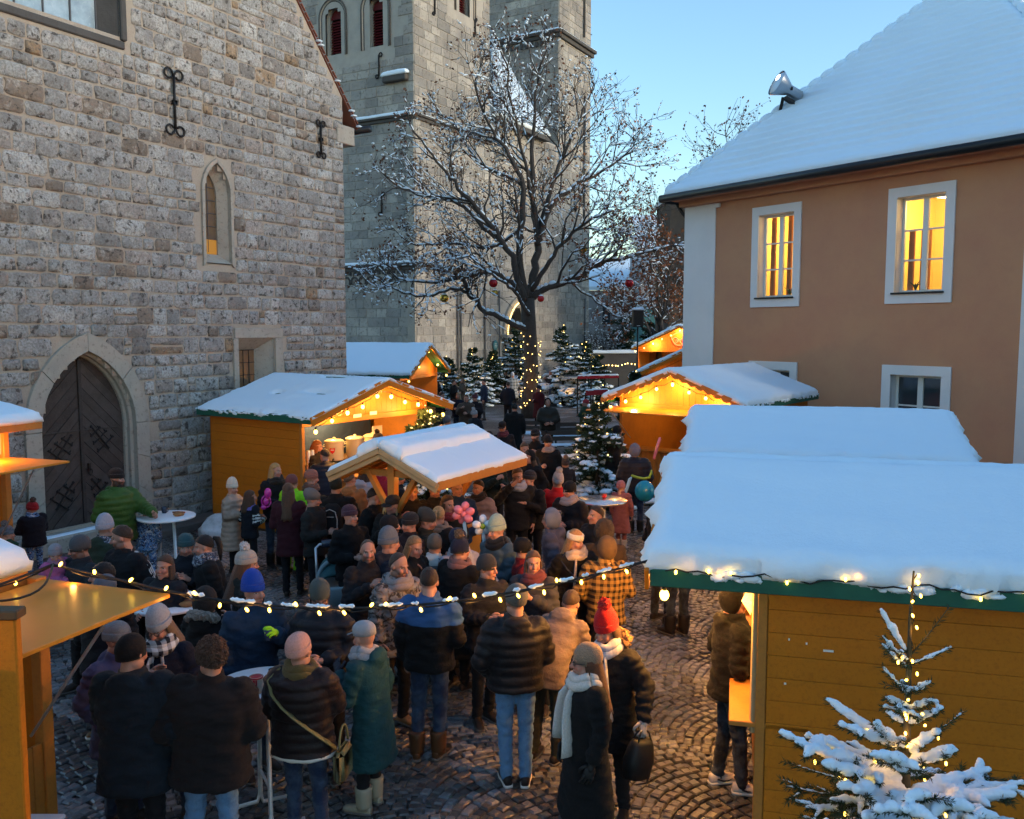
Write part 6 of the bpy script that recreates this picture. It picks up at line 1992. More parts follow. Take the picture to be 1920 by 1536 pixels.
# ------------------------------------------------------------------ the snow laden fir in the foreground
def near_fir():
	rg = np.random.default_rng(77)
	Y0 = 4.25
	Zp = lambda x, y: (1220 + x / 2.743, 976 + y / 2.743)
	def pt(x, y, dy): px, py = Zp(x, y); return np.array(D(px, py, Y0 + dy))
	foot = pt(1305, 1560, 0)
	root = empty('fir_tree', (foot[0], foot[1], 0), 'foreground fir top heavy with fresh snow and warm lights', 'tree')
	ax = [pt(1353, 260, 0), pt(1335, 500, 0), pt(1330, 700, 0), pt(1320, 1000, 0), pt(1312, 1300, 0), pt(1305, 1560, 0)]
	ax = [a * [0, 0, 1] + [a[0], Y0, 0] for a in ax]
	base = ax[-1].copy(); base[2] = 0
	trunk = [base, ax[5], ax[4], ax[3], ax[2], ax[1], ax[0]]
	MB().add(*tube(trunk, np.array([.05, .030, .024, .018, .013, .009, .005]), 8)).build('trunk', 'bark_green', root, True)
	W_, N, S, lightp = MB(), [], MB(), []
	def axis_at(y):
		p = pt(1320, y, 0); z = p[2]
		A = np.array(trunk[::-1]); return np.array([np.interp(-z, -A[:, 2], A[:, 0]), Y0, z])
	def twig(P, r, sn, nd, nl=.034, dens=900):
		P = np.array(P); W_.add(*tube(P, np.linspace(r, r * .4, len(P)), 5))
		for i in range(len(P) - 1):
			L = np.linalg.norm(P[i + 1] - P[i])
			if nd: N.append(needles_along(P[i], P[i + 1], max(3, int(L * dens * nd)), nl, rg, .12, -.2))
		if sn > 0:
			t = np.linspace(.10, 1.03, 9); A = P; k = np.linspace(0, 1, len(A))
			Q = np.stack([np.interp(t, k, A[:, c]) for c in range(3)], -1)
			rr = sn * .9 * (.55 + .45 * np.sin(np.clip(t, 0, 1) * 2.6 + .3)) * (1 + .28 * rg.normal(0, 1, 9).clip(-1, 1)); rr[-1] *= .75
			Q[:, 2] += rr * .55 + .004
			for a, b, ra, rb in zip(Q, Q[1:], rr, rr[1:]): S.add(*capsule(a, b, ra, rb, 10))
	def bough(y0, tip, dy, sn, nd=1.0, side=3, r=.008, sag=.03):
		a = axis_at(y0); b = pt(tip[0], tip[1], dy)
		m = (a + b) / 2 + [0, 0, -sag * np.linalg.norm(b - a)]
		P = [a, a * .6 + b * .4 + (m - (a + b) / 2) * .9, a * .3 + b * .7 + (m - (a + b) / 2) * .8, b]
		twig(P, r, sn, nd)
		d = b - a; L = np.linalg.norm(d); d /= L
		sd = np.cross(d, [0, 0, 1.0]); sd /= np.linalg.norm(sd)
		for k in range(side):
			t = .35 + .5 * k / max(side - 1, 1); p = a + (b - a) * t + (m - (a + b) / 2) * .9
			for s in (-1, 1):
				l = L * (.40 - .18 * t) * rg.uniform(.8, 1.25)
				e = p + (d * .72 + sd * s * .70) * l + [0, 0, -.02 * l + rg.normal(0, .01)]
				twig([p, (p + e) / 2 + [0, 0, .01], e], r * .6, sn * .66 if rg.random() < .62 else 0, nd)
				lightp.append(p + [0, 0, -.02])
		lightp.append(a * .5 + b * .5 + [0, 0, -.02])
	B = [  # (start y on trunk, tip (x,y), depth offset, snow radius, needles, side twigs)
		(700, (1535, 445), -.02, 0, .25, 0), (700, (1185, 470), .03, .020, .3, 0), (735, (1190, 600), -.08, .014, .4, 1), (745, (1545, 655), .02, .010, .4, 0), (770, (1190, 640), -.12, .012, .5, 1),
		(890, (1190, 755), .05, .012, .5, 0), (890, (1445, 830), -.1, .016, .5, 1), (960, (1205, 915), -.1, .018, .6, 1), (975, (1450, 930), -.12, .020, .6, 2), (1060, (1210, 985), .1, .018, .6, 1), (1050, (1480, 985), -.15, .022, .7, 2),
		(900, (1290, 830), -.2, .016, .6, 1), (1000, (1270, 960), -.25, .020, .7, 1),
		(1200, (905, 925), .15, .026, .7, 0), (1170, (1030, 1080), -.15, .028, .8, 2), (1180, (1150, 1050), -.2, .026, .8, 1), (1260, (830, 1130), .05, .030, .9, 3), (1330, (750, 1150), -.10, .034, .9, 3), (1340, (890, 1265), -.22, .034, .9, 2),
		(1180, (1610, 985), .2, .006, .5, 0), (1200, (1480, 1090), -.1, .030, .8, 2), (1260, (1540, 1200), -.2, .034, .9, 2), (1290, (1260, 1230), -.38, .036, .9, 2),
		(1400, (1740, 1290), .05, .034, .9, 3), (1420, (1915, 1355), -.05, .030, .9, 3), (1440, (1860, 1420), -.22, .036, .9, 3), (1460, (1700, 1530), -.38, .042, .9, 3), (1440, (1540, 1480), -.45, .042, .9, 2),
		(1390, (1060, 1400), -.30, .044, .9, 2), (1430, (1310, 1500), -.5, .044, .9, 2), (1450, (1100, 1540), -.42, .040, .9, 2), (1420, (1430, 1420), -.45, .040, .9, 2), (1450, (930, 1440), -.15, .024, 1.0, 3), (1400, (680, 1240), .15, .006, .7, 1), (1450, (700, 1370), .05, .008, 1.0, 3),
		(1480, (800, 1480), -.1, .018, 1.0, 4), (1500, (1000, 1600), -.4, .036, 1.0, 3), (1500, (1250, 1620), -.5, .040, 1.0, 3), (1500, (1600, 1620), -.45, .040, 1.0, 3), (1500, (1850, 1580), -.25, .030, 1.0, 3), (1530, (760, 1590), -.1, .016, 1.0, 4),
		(1300, (1180, 1250), .3, .02, 1.0, 3), (1320, (1450, 1280), .3, .02, 1.0, 3), (1380, (1200, 1380), .32, .01, 1.0, 3), (1400, (1500, 1400), .3, .01, 1.0, 3)]
	for y0, tp, dy, sn, nd, sd in B: bough(y0, tp, dy, sn, nd, sd, .007 if sn > .015 else .005)
	for k in range(3, 6):
		for i in range(14):
			a = axis_at(1000 + 40 * i); N.append(needles_along(a, a + [0, 0, -.03], 14, .02, rg, .12))
	W_.build('branches', 'bark_green', root, True)
	V = np.concatenate(N).reshape(-1, 3); n = len(V) // 4
	tone = rg.uniform(.5, 1.5, n)[:, None] * np.array([.022, .040, .012])
	link('needles', mk('needles', V, [np.arange(n * 4).reshape(-1, 4)], ['needle'], None, False, np.repeat(tone, 4, 0)), root, kind='stuff')
	SV = np.concatenate(S.v)
	(Vs, Fs, Ns), = remesh_jobs([(SV, S.f, .0075, 3)])
	Vs = Vs + Ns * (.0035 * vnoise(Vs, 45, 2.) + .0028 * vnoise(Vs, 100, 5.) + .0012 * vnoise(Vs, 230, 7.))[:, None]
	link('snow', mk('snow', Vs, Fs, ['snow'], None, True), root, kind='stuff')
	# light string: along the leader and on the boughs
	V0, F0 = ellipsoid((0, 0, 0), (.0065, .0065, .011), 8, 6)
	mb = mk('bulb', V0, F0, ['mini_on'], None, True)
	P = []
	for i, y in enumerate(np.linspace(275, 1250, 30)):
		a = axis_at(y); P.append(a + [.012 * math.cos(i * 1.7) , -.012 + .012 * math.sin(i * 1.7), 0])
	MB().add(*tube(P, .0028, 4)).build('light_cable', 'black_cable', root)
	pos = [P[i] + [.02 * math.sin(i * 2.6), -.018, 0] for i in (0, 1, 2, 3, 4, 6, 8, 13, 15, 16, 19, 21, 24, 26, 28)]
	idx = rg.permutation(len(lightp))[:46]
	pos += [lightp[i] + [0, -.03, rg.uniform(-.02, .03)] for i in idx]
	for p in pos: link('bulb', mb, root, Matrix.Translation(p) @ Matrix.Rotation(rg.uniform(-1, 1), 4, 'X'))
	for k in range(0, len(pos), 6):
		point_light(root, tuple(pos[k] + [0, -.01, -.02]), .10, W1, .02)
mat('bark_green', (.075, .062, .030), .85, var=[(30, .4, .7, (.04, .03, .02), .6)])
near_fir()


# ------------------------------------------------------------------ people
def cloth(name, rough, bump, var, sheen=.03):
	return mat(name, rough=rough, src='obj', coords='obj', spec=.2, bump=bump, var=var, sheen=sheen)
cloth('cloth_plain', .8, (38, .6, 6, .012), [(7, .4, .7, (.01, .01, .012), .22)])
cloth('cloth_puffer', .5, (30, .6, 5, .010), [(9, .4, .7, (.008, .008, .01), .25)], .05)
cloth('cloth_wool', .95, (160, .8, 4, .008), [(90, .4, .65, (.03, .028, .028), .25)], .03)
cloth('cloth_knit', .95, (130, .9, 2, .01), [(80, .4, .7, (.02, .02, .02), .25)], .1)
cloth('cloth_denim', .85, (45, .7, 5, .012), [(6, .42, .68, (.16, .22, .30), .30), (14, .5, .7, (.012, .016, .03), .35)], .1)
cloth('cloth_fur', .95, (55, 1.0, 6, .03), [(45, .4, .65, (.02, .015, .01), .5)], .1)
cloth('hair_mat', .55, (220, .6, 3, .006), [(70, .4, .7, (.012, .008, .006), .5)], .1)
cloth('leather', .45, (40, .4, 4, .004), [], 0)
mat('lens_frame', (.02, .02, .022), .3, .3)
def plaid(name, c1, c2, scale, sharp=True):
	m, nt, b = _nt(name)
	t = nt.nodes.new('ShaderNodeTexCoord'); sx = nt.nodes.new('ShaderNodeSeparateXYZ'); nt.links.new(t.outputs['Object'], sx.inputs[0])
	def band(o, off): return _math(nt, 'GREATER_THAN', _math(nt, 'SINE', _math(nt, 'MULTIPLY_ADD', o, scale, off)), .1)
	xa = _math(nt, 'ADD', sx.outputs[0], _math(nt, 'MULTIPLY', sx.outputs[1], .7))
	f = _math(nt, 'MULTIPLY', _math(nt, 'ADD', band(xa, .5), band(sx.outputs[2], 1.2)), .5)
	nt.links.new(_mix(nt, f, c1, c2), b.inputs['Base Color'])
	b.inputs['Roughness'].default_value = .9; b.inputs['Specular IOR Level'].default_value = .15
	MATS[name] = m
plaid('plaid_yellow', (.26, .15, .05), (.022, .016, .014), 82); plaid('plaid_pale', (.50, .50, .48), (.16, .17, .16), 40); plaid('scarf_check', (.55, .53, .52), (.28, .29, .36), 55); plaid('stripe_bw', (.60, .60, .58), (.02, .02, .025), 70)
def camo(name, cs, scale):
	m, nt, b = _nt(name)
	t = nt.nodes.new('ShaderNodeTexCoord')
	c = cs[0]
	for k, c2 in enumerate(cs[1:]):
		n = _noise(nt, t.outputs['Object'], scale * (1 + .35 * k), 2, .5, 1.0)
		c = _mix(nt, _ramp(nt, n, .50, .53), c, c2)
	nt.links.new(c, b.inputs['Base Color']); b.inputs['Roughness'].default_value = .8
	MATS[name] = m
camo('camo_blue', [(.03, .07, .20), (.45, .50, .56), (.008, .012, .04), (.10, .22, .42)], 13)
camo('camo_brown', [(.10, .075, .065), (.20, .16, .14), (.02, .017, .016), (.14, .15, .17)], 11)
camo('pattern_scarf', [(.02, .02, .03), (.35, .34, .36), (.05, .06, .10)], 30)
def skin(name, base, beard=None, hair=(.04, .025, .018), lips=(.42, .13, .11)):
	m, nt, b = _nt(name)
	a = nt.nodes.new('ShaderNodeAttribute'); a.attribute_name = 'hp'
	s = nt.nodes.new('ShaderNodeSeparateXYZ'); nt.links.new(a.outputs['Vector'], s.inputs[0])
	x, y, z = s.outputs
	ab = _math(nt, 'ABSOLUTE', x)
	front = _math(nt, 'LESS_THAN', y, -.045)
	def ell(cx, cz, rx, rz, soft=.35):
		u = _math(nt, 'DIVIDE', _math(nt, 'SUBTRACT', ab, cx), rx); v = _math(nt, 'DIVIDE', _math(nt, 'SUBTRACT', z, cz), rz)
		d = _math(nt, 'ADD', _math(nt, 'MULTIPLY', u, u), _math(nt, 'MULTIPLY', v, v))
		mr = nt.nodes.new('ShaderNodeMapRange'); mr.inputs[1].default_value = 1 + soft; mr.inputs[2].default_value = 1 - soft
		nt.links.new(d, mr.inputs[0])
		return _math(nt, 'MULTIPLY', mr.outputs[0], front)
	n = _noise(nt, a.outputs['Vector'], 30, 3)
	c = _mix(nt, _math(nt, 'MULTIPLY', n, .5), base, tuple(v * k for v, k in zip(base, (.92, .72, .66))))
	red = tuple(v * k for v, k in zip(base, (1.0, .55, .48)))
	c = _mix(nt, _math(nt, 'MULTIPLY', ell(.042, -.03, .026, .022, .9), .6), c, red)
	c = _mix(nt, _math(nt, 'MULTIPLY', ell(0, -.024, .018, .022, .8), .55), c, red)
	if beard:
		q = _math(nt, 'ADD', z, _math(nt, 'MULTIPLY', ab, -.35))
		mr = nt.nodes.new('ShaderNodeMapRange'); mr.inputs[1].default_value = -.030; mr.inputs[2].default_value = -.048
		nt.links.new(q, mr.inputs[0])
		yl = _math(nt, 'LESS_THAN', y, .02)
		zl = _math(nt, 'GREATER_THAN', z, -.135)
		c = _mix(nt, _math(nt, 'MULTIPLY', _math(nt, 'MULTIPLY', mr.outputs[0], yl), _math(nt, 'MULTIPLY', zl, .92)), c, beard)
	c = _mix(nt, _math(nt, 'MULTIPLY', ell(0, -.060, .023, .0075), .85), c, lips)
	c = _mix(nt, ell(0, -.0605, .021, .0016, .6), c, (.10, .03, .03))
	c = _mix(nt, _math(nt, 'MULTIPLY', ell(.031, .010, .021, .013, .9), .45), c, tuple(v * .5 for v in base))
	c = _mix(nt, ell(.031, .008, .0135, .0062), c, (.50, .47, .45))
	c = _mix(nt, ell(.031, .0085, .0066, .0066), c, (.03, .025, .022))
	c = _mix(nt, ell(.031, .0135, .0150, .0022, .6), c, (.03, .02, .018))
	c = _mix(nt, _math(nt, 'MULTIPLY', ell(.032, .028, .019, .0042, .8), .85), c, hair)
	nt.links.new(c, b.inputs['Base Color'])
	b.inputs['Roughness'].default_value = .5; b.inputs['Specular IOR Level'].default_value = .35
	MATS[name] = m
SK = (.40, .215, .155)
skin('skin_fair', SK); skin('skin_blond', (.43, .235, .17), None, (.16, .10, .05)); skin('skin_beard', SK, (.030, .020, .016)); skin('skin_stubble', (.38, .205, .15), (.15, .085, .065)); skin('skin_warm', (.42, .22, .15))

# --- templates in head space (front is -y)
def head_template(vox):
	b = MB()
	def E(c, r): b.add(*ellipsoid(c, r, 18, 12))
	E((0, .012, .025), (.076, .095, .098)); E((0, -.030, -.035), (.061, .064, .083)); E((0, -.064, -.093), (.031, .029, .026))
	E((0, -.080, .024), (.050, .016, .012)); E((.036, -.066, -.030), (.026, .025, .028)); E((-.036, -.066, -.030), (.026, .025, .028))
	E((0, -.092, -.060), (.023, .010, .011)); E((.077, .006, -.008), (.011, .020, .031)); E((-.077, .006, -.008), (.011, .020, .031))
	b.add(*capsule((0, -.090, .014), (0, -.112, -.024), .010, .0155, 10)); E((.012, -.100, -.028), (.010, .012, .009)); E((-.012, -.100, -.028), (.010, .012, .009))
	E((.05, -.01, -.07), (.022, .05, .035)); E((-.05, -.01, -.07), (.022, .05, .035))
	b.add(*capsule((0, .016, -.05), (0, .026, -.19), .054, .060, 14))
	(V, Fs, N), = remesh_jobs([(np.concatenate(b.v), b.f, vox, 2)])
	# press in the eye sockets
	for sx in (-1, 1):
		d = (V - np.array([sx * .031, -.092, .008])) / [.017, .05, .011]
		V[:, 1] += .007 * np.exp(-(d ** 2).sum(1))
	return V, Fs
HEADS = [head_template(.0062), head_template(.0095), head_template(.016)]
def lathe(prof, rx=.083, ry=.103, n=48, rib=0, amp=.02, cy=.012, top=True, shift=0.0):
	rr = []
	for f, z in prof:
		a = np.linspace(0, 2 * np.pi, n, endpoint=False)
		k = f * (1 + amp * np.cos(rib * a) * (1 if rib else 0))
		rr.append(np.stack([rx * k * np.cos(a), cy + shift * max(0, z - .05) + ry * k * np.sin(a), np.full(n, z)], -1))
	return rings(rr)
def T_mesh(name, parts, mats, smooth=True):
	b = MB()
	for (V, Fs), m in parts: b.add(V, Fs, m)
	return b.mesh(name, mats, smooth)
CUFF = [(1.0, .012), (1.08, .010), (1.115, .018), (1.115, .062), (1.08, .070)]
def dome(z0, z1, f0, n=7, p=2.0): return [(f0 * (1 - (k / n) ** p) ** .5 + .02, z0 + (z1 - z0) * k / n) for k in range(n + 1)]
HATM = {}
HATM['beanie'] = T_mesh('beanie', [(lathe(CUFF + dome(.068, .158, 1.06), rib=24, amp=.014), 0)], ['cloth_knit'])
HATM['tall'] = T_mesh('beanie', [(lathe(CUFF + dome(.068, .205, 1.06, 8, 1.7), rib=24, amp=.014), 0)], ['cloth_knit'])
HATM['smooth'] = T_mesh('beanie', [(lathe([(1.0, -.01), (1.05, -.012), (1.06, .03)] + dome(.04, .150, 1.06, 8), rib=0), 0)], ['cloth_knit'])
HATM['slouch'] = T_mesh('beanie', [(lathe([(1.0, .005), (1.06, .004), (1.07, .04)] + dome(.05, .175, 1.12, 8, 2.3), rib=20, amp=.02, shift=.35), 0)], ['cloth_knit'])
HATM['fitted'] = T_mesh('beanie', [(lathe([(1.0, -.02), (1.04, -.022), (1.05, .02)] + dome(.03, .140, 1.05, 8), rib=0), 0)], ['cloth_plain'])
_V, _F = lathe([(1.0, .03), (1.06, .03), (1.07, .06)] + dome(.07, .145, 1.06, 7), rib=0)
_vis = np.array([[.085 * math.sin(t), -.085 - (.085 if i else 0) * math.cos(t) - .0, .035 - (.02 if i else 0) * math.cos(t)] for i in (0, 1) for t in np.linspace(-1.3, 1.3, 12)])
_vf = np.array([[k, k + 1, 13 + k, 12 + k] for k in range(11)])
HATM['cap'] = T_mesh('cap', [((_V, _F), 0), ((np.concatenate([_vis, _vis + [0, 0, .006]]), [_vf, _vf[:, ::-1] + 24]), 0)], ['cloth_plain'])
HATM['headband'] = T_mesh('headband', [(lathe([(1.0, .02), (1.07, .018), (1.10, .04), (1.08, .075), (1.0, .085)], rib=0), 0), (ellipsoid((0, -.095, .055), (.03, .018, .035)), 0)], ['cloth_knit'])
def pompom(r, seed=1):
	V, Fs = ellipsoid((0, 0, 0), (1, 1, 1), 22, 14)
	rg = np.random.default_rng(seed); V = V * (1 + rg.normal(0, .13, len(V)))[:, None] * r
	return V, Fs
POM = T_mesh('pompom', [(pompom(.052), 0)], ['cloth_fur'], False)
def shell(axis, c, r, a0, a1, n=13, m=36, thick=.010, jag=0.0, seed=0, strands=0):
	"""part of an ellipsoid around an axis, with thickness"""
	ax = Vector(axis).normalized(); X = Vector((1, 0, 0)); X = (X - ax * X.dot(ax)).normalized(); Yv = ax.cross(X)
	rg = np.random.default_rng(seed)
	out = []
	for lay, k in ((0, 1.0), (1, None)):
		for i in range(n):
			t = a0 + (a1 - a0) * (i / (n - 1) if lay == 0 else 1 - i / (n - 1))
			ring = []
			for j in range(m):
				b_ = 2 * math.pi * j / m
				d = ax * math.cos(t) + (X * math.cos(b_) + Yv * math.sin(b_)) * math.sin(t)
				ring.append(tuple(d))
			ring = np.array(ring)
			rr = np.array(r) * (1 if lay == 0 else 1 - thick / .1)
			amp = 1 + jag * vnoise(ring * 1.0, 9, seed) + (strands * np.cos(20 * np.arange(m) * 2 * np.pi / m) if strands else 0)
			out.append(ring * rr * (amp[:, None] if np.ndim(amp) else amp) + np.array(c))
	return rings(out)
HAIRM = {}
cap = lambda j=.03, s=1, k=1.0, a1=88: shell((0, .55, .83), (0, .012, .025), (.084 * k, .104 * k, .108 * k), R(4), R(a1), jag=j, seed=s)
HAIRM['short'] = T_mesh('hair', [(cap(.05, 2), 0)], ['hair_mat'])
HAIRM['thin'] = T_mesh('hair', [(shell((0, .75, .5), (0, .012, .022), (.080, .100, .102), R(4), R(84), jag=.02, seed=3), 0)], ['hair_mat'])
def curtain(L, ang=125, flare=.03, r0=.088, seed=1, zt=.025, back=.0):
	rg = np.random.default_rng(seed)
	rr = []
	n = 34
	zs = np.linspace(zt, -L, 12)
	for z in zs:
		t = (zt - z) / (zt + L)
		a = np.linspace(-R(ang), R(ang), n // 2)
		k = 1 + .03 * np.cos(a * 17 + seed) + .02 * np.sin(a * 31)
		ro = (r0 + flare * t) * k
		dx, dy = ro * np.sin(a), .012 + back * t + (ro * 1.18) * np.cos(a)
		o = np.stack([dx, dy, np.full(len(a), z) + (.02 * np.cos(a * 9 + seed) if z == zs[-1] else 0)], -1)
		ii = np.stack([dx * .82, .012 + back * t + (dy - .012 - back * t) * .82, np.full(len(a), z)], -1)[::-1]
		rr.append(np.concatenate([o, ii]))
	return rings(rr)
HAIRM['bob'] = T_mesh('hair', [(cap(.03, 4), 0), (curtain(.13, 118, .012), 0)], ['hair_mat'])
HAIRM['long'] = T_mesh('hair', [(cap(.03, 5), 0), (curtain(.40, 114, .03, back=.03), 0)], ['hair_mat'])
HAIRM['halflong'] = T_mesh('hair', [(cap(.03, 6), 0), (curtain(.24, 112, .03, back=.02), 0)], ['hair_mat'])
HAIRM['pony'] = T_mesh('hair', [(cap(.03, 7, 1.0, 92), 0), (tube([(0, .11, .07), (0, .155, .05), (0, .165, -.03), (.01, .15, -.12), (.02, .14, -.20)], np.array([.02, .034, .034, .026, .008]), 10), 0)], ['hair_mat'])
HAIRM['bun'] = T_mesh('hair', [(cap(.03, 8, 1.0, 92), 0), ((pompom(.045, 4)[0] + [0, .06, .135], pompom(.045, 4)[1]), 0)], ['hair_mat'])
_V, _F = shell((0, .5, .85), (0, .015, .03), (.108, .126, .126), R(4), R(98), 22, 56, .02)
_rg = np.random.default_rng(5); _V = _V + .010 * np.stack([vnoise(_V, 75, 1), vnoise(_V, 75, 4), vnoise(_V, 75, 7)], -1) + _rg.normal(0, .0035, _V.shape)
HAIRM['curly'] = T_mesh('hair', [((_V, _F), 0)], ['hair_fuzzy'] if 'hair_fuzzy' in MATS else ['cloth_fur'], False)
HOODM = T_mesh('hood', [(shell((0, 1, .05), (0, .028, .015), (.112, .118, .140), R(4), R(112), 15, 40, .014, .03, 2), 0)], ['cloth_plain'])
HOODF = T_mesh('hood', [(shell((0, 1, .05), (0, .028, .015), (.122, .128, .150), R(4), R(112), 20, 48, .016, .05, 3), 0)], ['cloth_fur'])
def fur_ring():
	V, Fs = tube([(.125 * math.cos(t), .05 + .07 * math.sin(t) * 1.2, -.14 + .045 * math.sin(t)) for t in np.linspace(-.25, math.pi + .25, 26)], np.full(26, .042), 12)
	return V + np.random.default_rng(2).normal(0, .008, V.shape), Fs
FURM = T_mesh('fur_trim', [(fur_ring(), 0)], ['cloth_fur'], False)
def hand_parts(curl, mirror):
	b = MB()
	b.add(*ellipsoid((.048, 0, 0), (.052, .041, .0165), 14, 8))
	b.add(*capsule((-.03, 0, 0), (.02, 0, 0), .026, .027, 10))
	for k, (y, L) in enumerate(((-.031, .058), (-.011, .074), (.011, .080), (.031, .072))):
		P = [np.array([.082, y, 0.])]; a = 0
		for seg in (.42, .32, .26):
			a += curl * (1.0 if seg > .4 else 1.15)
			P.append(P[-1] + np.array([math.cos(a), .06 * np.sign(y) * (1 - curl * .6), -math.sin(a)]) * L * seg)
		b.add(*tube([P[0] - [.012, 0, 0]] + P + [P[-1] + (P[-1] - P[-2]) * .12], np.array([.0095, .0098, .0092, .0085, .0075, .003]), 7))
	P = [(.008, .030, -.004), (.034, .054, -.014), (.056, .060, -.026 - .012 * curl), (.074, .052, -.036 - .014 * curl), (.078, .050, -.039 - .014 * curl)]
	b.add(*tube(P, np.array([.013, .0125, .011, .0095, .004]), 7))
	V = np.concatenate(b.v); Fs = b.f
	if mirror:
		V = V * [1, -1, 1]; Fs = [f[:, ::-1] for f in Fs]
	return V, Fs
HANDS = {(c, m): hand_parts(v, m) for c, v in (('relax', .32), ('grip', .85), ('flat', .08)) for m in (False, True)}
def shoe_mesh(boot):
	rr = []
	for y, w, h, zc in ((.085, .022, .03, .045), (.075, .034, .045, .047), (.03, .040, .052, .050), (-.04, .043, .047, .046), (-.10, .047, .036, .036), (-.15, .044, .030, .031), (-.18, .033, .024, .027), (-.195, .014, .014, .022)):
		a = np.linspace(0, 2 * np.pi, 14, endpoint=False)
		rr.append(np.stack([w * np.sign(np.cos(a)) * np.abs(np.cos(a)) ** .7, np.full(14, y), zc + h * np.sin(a)], -1))
	for r in rr: r[:, 2] = np.maximum(r[:, 2], .012)
	sole = []
	for y, w in ((.09, .028), (.07, .040), (-.02, .042), (-.10, .050), (-.16, .046), (-.20, .022)):
		sole.append(np.array([[-w, y, 0], [w, y, 0], [w, y, .022], [-w, y, .022]]))
	parts = [(rings(rr), 0), (rings(sole), 1)]
	if boot: parts.append((rings([ellring((0, .012, z), .070 * k, .076 * k, 14) for z, k in ((.05, .9), (.10, 1.0), (.20, 1.04), (.25, 1.1), (.26, 1.0))]), 0))
	return T_mesh('boot' if boot else 'shoe', parts, ['leather', 'sole'])
mat('sole', (.10, .095, .09), .8); mat('sole_white', (.6, .58, .55), .7)
SHOE, BOOT = shoe_mesh(False), shoe_mesh(True)
SHOEW = SHOE.copy(); SHOEW.materials[1] = MATS['sole_white']

ARM = {'down': ((.255, .03, 1.14), (.255, -.05, .90)), 'pocket': ((.295, .06, 1.13), (.205, -.10, .96)), 'hold': ((.265, .0, 1.12), (.10, -.26, 1.16)), 'cup': ((.26, -.09, 1.14), (.075, -.27, 1.31)),
	   'reach': ((.25, -.22, 1.20), (.17, -.50, 1.17)), 'wave': ((.33, -.10, 1.26), (.13, -.24, 1.52)), 'back': ((.27, .10, 1.14), (.12, .20, .95)), 'side': ((.32, .0, 1.15), (.36, -.16, .95)), 'mouth': ((.27, -.12, 1.17), (.06, -.20, 1.42)), 'carry': ((.28, -.06, 1.12), (.02, -.26, 1.05))}
JK = {'jacket': dict(hem=.80, fat=1.0, fab='cloth_plain', band=0, wr=.007), 'puffer': dict(hem=.80, fat=1.10, fab='cloth_puffer', band=.085, wr=.004), 'parka': dict(hem=.66, fat=1.06, fab='cloth_plain', band=0, wr=.008, hood=1),
	  'coat': dict(hem=.44, fat=1.0, fab='cloth_wool', band=0, wr=.006), 'longpuffer': dict(hem=.46, fat=1.10, fab='cloth_puffer', band=.09, wr=.004), 'wool': dict(hem=.72, fat=1.08, fab='cloth_wool', band=0, wr=.007)}
PEOPLE = []
def person(px, py, H, yaw, label, j='jacket', jc=(.012, .012, .014), legs=(.02, .024, .035), leg='cloth_denim', hat=None, hc=(.02, .02, .022), pom=None, hair=None, hairc=(.05, .03, .02), arms=('down', 'down'), hands=('relax', 'relax'),
		   hyaw=0, pitch=0, lean=0, skinm='skin_fair', fat=1.0, hem=None, hood=None, hooddown=None, fab=None, zones=(), scarf=None, shoes=((.03, .022, .018), 'shoe'), glove=None, extra=None, group='people at the market', at=None, dz=0.0, seed=None, step=0.0):
	i_ = len(PEOPLE); q_ = random.Random(i_ * 17 + 5)
	if hyaw == 0: hyaw = q_.uniform(-32, 32)
	if pitch == 0: pitch = q_.uniform(-2, 13)
	if arms == ('hold', 'hold') and hands == ('relax', 'relax'):
		arms = q_.choice((('hold', 'hold'), ('pocket', 'pocket'), ('cup', 'hold'), ('hold', 'pocket'), ('down', 'cup'), ('pocket', 'cup'), ('hold', 'down')))
	if not lean: lean = q_.uniform(-3, 7)
	tilt_ = q_.uniform(-2.5, 2.5)
	fat *= 1.04 * q_.uniform(.96, 1.06)
	if max(jc) < .06: jc = tuple(c * .62 for c in jc)
	elif max(jc) < .3: jc = tuple(c * .8 for c in jc)
	legs = tuple(c * .8 for c in legs)
	PEOPLE.append(dict(locals()))
def bend(V, th):
	V = np.array(V, float)
	if abs(th) < 1e-4: return V
	k = np.clip((V[:, 2] - .88) / .35, 0, 1); k = k * k * (3 - 2 * k) * th
	y, z = V[:, 1], V[:, 2] - .90
	c, s = np.cos(k), np.sin(k)
	out = V.copy(); m = V[:, 2] > .88
	out[m, 1] = (y * c - z * s)[m]; out[m, 2] = (y * s + z * c)[m] + .90
	return out
def torso_r(z, p):
	"""half width and depth of the jacket at height z (unit person)"""
	f = p['J']['fat'] * p['fat']
	zs = [.40, .60, .80, .95, 1.08, 1.22, 1.34, 1.42, 1.47]
	rx = [.255, .235, .205, .190, .183, .196, .205, .180, .100]; ry = [.190, .175, .155, .142, .138, .148, .146, .120, .085]
	return np.interp(z, zs, rx) * f, np.interp(z, zs, ry) * f
